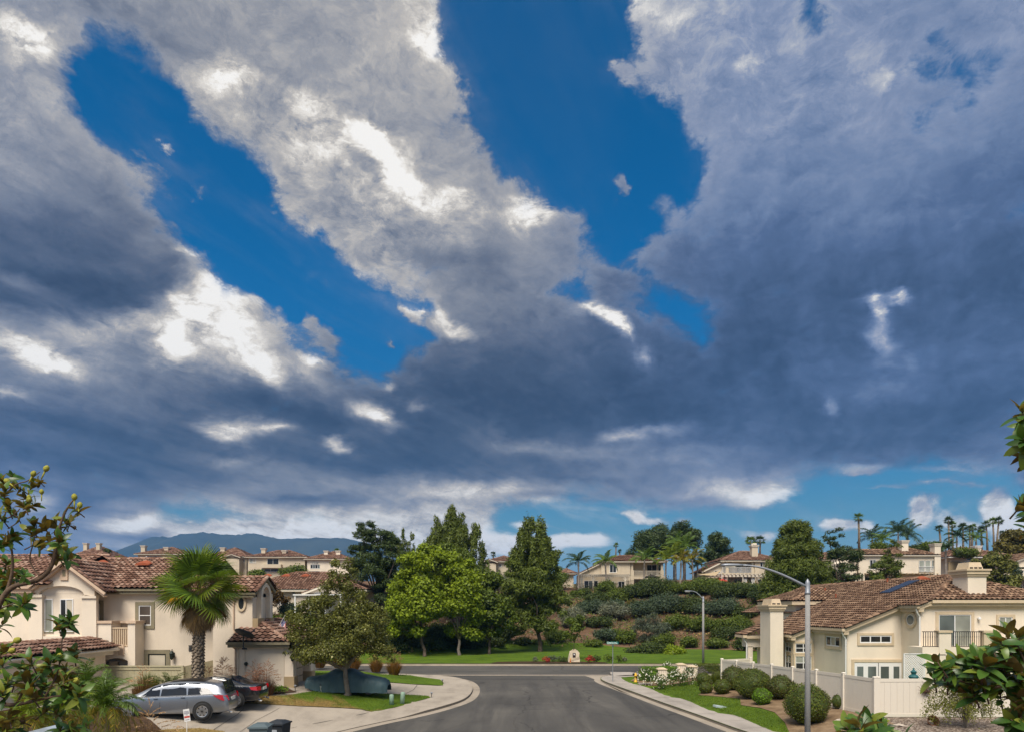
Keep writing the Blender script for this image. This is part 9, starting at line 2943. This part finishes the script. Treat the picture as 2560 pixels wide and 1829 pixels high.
 pods = [(p(px, py, -.1), a, s) for px, py, a, s in [(112, 1178, (.5, 0, 1), 1.15), (80, 1190, (.5, 0, 1), 1.05), (24, 1207, (-.6, 0, .5), 1.1), (104, 1235, (0, 0, 1), .9), (68, 1255, (.5, -.2, .4), 1.15), (15, 1262, (.3, 0, -.6), 1.0), (50, 1292, (.4, 0, .6), 1.1), (186, 1250, (0, 0, 1), 1.15), (198, 1270, (.2, 0, 1), 1.1), (160, 1372, (.3, -.2, .8), 1.3), (35, 1603, (1, -.2, .4), 1.4), (22, 1628, (1, -.2, .35), 1.3), (185, 1705, (.7, -.3, .5), 1.3), (145, 1643, (.5, -.2, .5), 1.1), (28, 1806, (1, 0, -.1), 1.5), (72, 1235, (0, .2, -1), .9)]]
 build('left magnolia whose branches carry glossy leaves and yellow-green seed pods', trunk, limb, W, pods, 5)
 # right tree
 D = 8.3
 trunk = Vector((7.4, 8.6, hr(7.4, 8.6) - .6))
 limb = [([tp(trunk.z - .1), tp(3.0), tp(6.0), tp(8.8)], .16, .05), ([tp(3.9), p(2600, 1740), p(2540, 1712), p(2470, 1718), p(2400, 1700)], .040, .010), ([p(2540, 1712), p(2500, 1660), p(2480, 1620)], .018, .008), ([tp(6.5), p(2600, 1290), p(2570, 1270)], .014, .008), ([tp(7.4), p(2600, 1060), p(2565, 1075)], .014, .008), ([tp(3.2), p(2620, 1830), p(2570, 1790)], .02, .008), ([tp(2.2), p(2560, 1950), p(2300, 1920), p(2150, 1840)], .03, .010), ([p(2600, 1740), p(2560, 1650), p(2540, 1600)], .016, .007)]
 W = []
 for px, py, n, s in [(2555, 1025, 9, 1.05), (2570, 1060, 10, 1.1), (2560, 1100, 9, 1.05), (2585, 1120, 8, 1), (2565, 1145, 5, .8), (2560, 1255, 9, 1.05), (2580, 1280, 9, 1), (2570, 1320, 6, .9),
                         (2520, 1580, 9, 1.15), (2548, 1590, 9, 1.15), (2500, 1600, 8, 1.05), (2480, 1625, 9, 1.1), (2520, 1620, 10, 1.15), (2555, 1625, 10, 1.15), (2440, 1645, 10, 1.1), (2400, 1650, 10, 1.1), (2465, 1660, 10, 1.15), (2500, 1660, 10, 1.15), (2540, 1665, 10, 1.2), (2375, 1668, 9, 1.05), (2350, 1672, 8, 1), (2410, 1685, 10, 1.15), (2445, 1690, 10, 1.15), (2480, 1700, 10, 1.15), (2520, 1695, 10, 1.15), (2555, 1700, 10, 1.15),
                         (2370, 1695, 8, 1), (2400, 1715, 9, 1.1), (2430, 1725, 9, 1.1), (2460, 1715, 7, 1), (2500, 1730, 5, 1), (2550, 1740, 8, 1.1), (2565, 1765, 10, 1.15), (2545, 1785, 9, 1.15), (2530, 1800, 6, 1.1), (2570, 1810, 9, 1.1), (2335, 1690, 5, .95), (2345, 1655, 6, .95),
                         (2170, 1800, 9, 1.1), (2195, 1812, 9, 1.1), (2145, 1812, 10, 1.1), (2120, 1822, 8, 1.05), (2210, 1835, 8, 1.05), (2180, 1840, 10, 1.1), (2150, 1845, 10, 1.1), (2105, 1840, 6, 1), (2260, 1838, 3, .8)]:
  W.append((p(px, py, rg.uniform(-.35, .35)), (rg.uniform(-.8, .3), rg.uniform(-.7, .2), rg.uniform(.3, 1.0)), n, s))
 build('right magnolia with large glossy dark leaves and rusty undersides, close to the camera', trunk, limb, W, [], 6, 1.05)
magnolias()
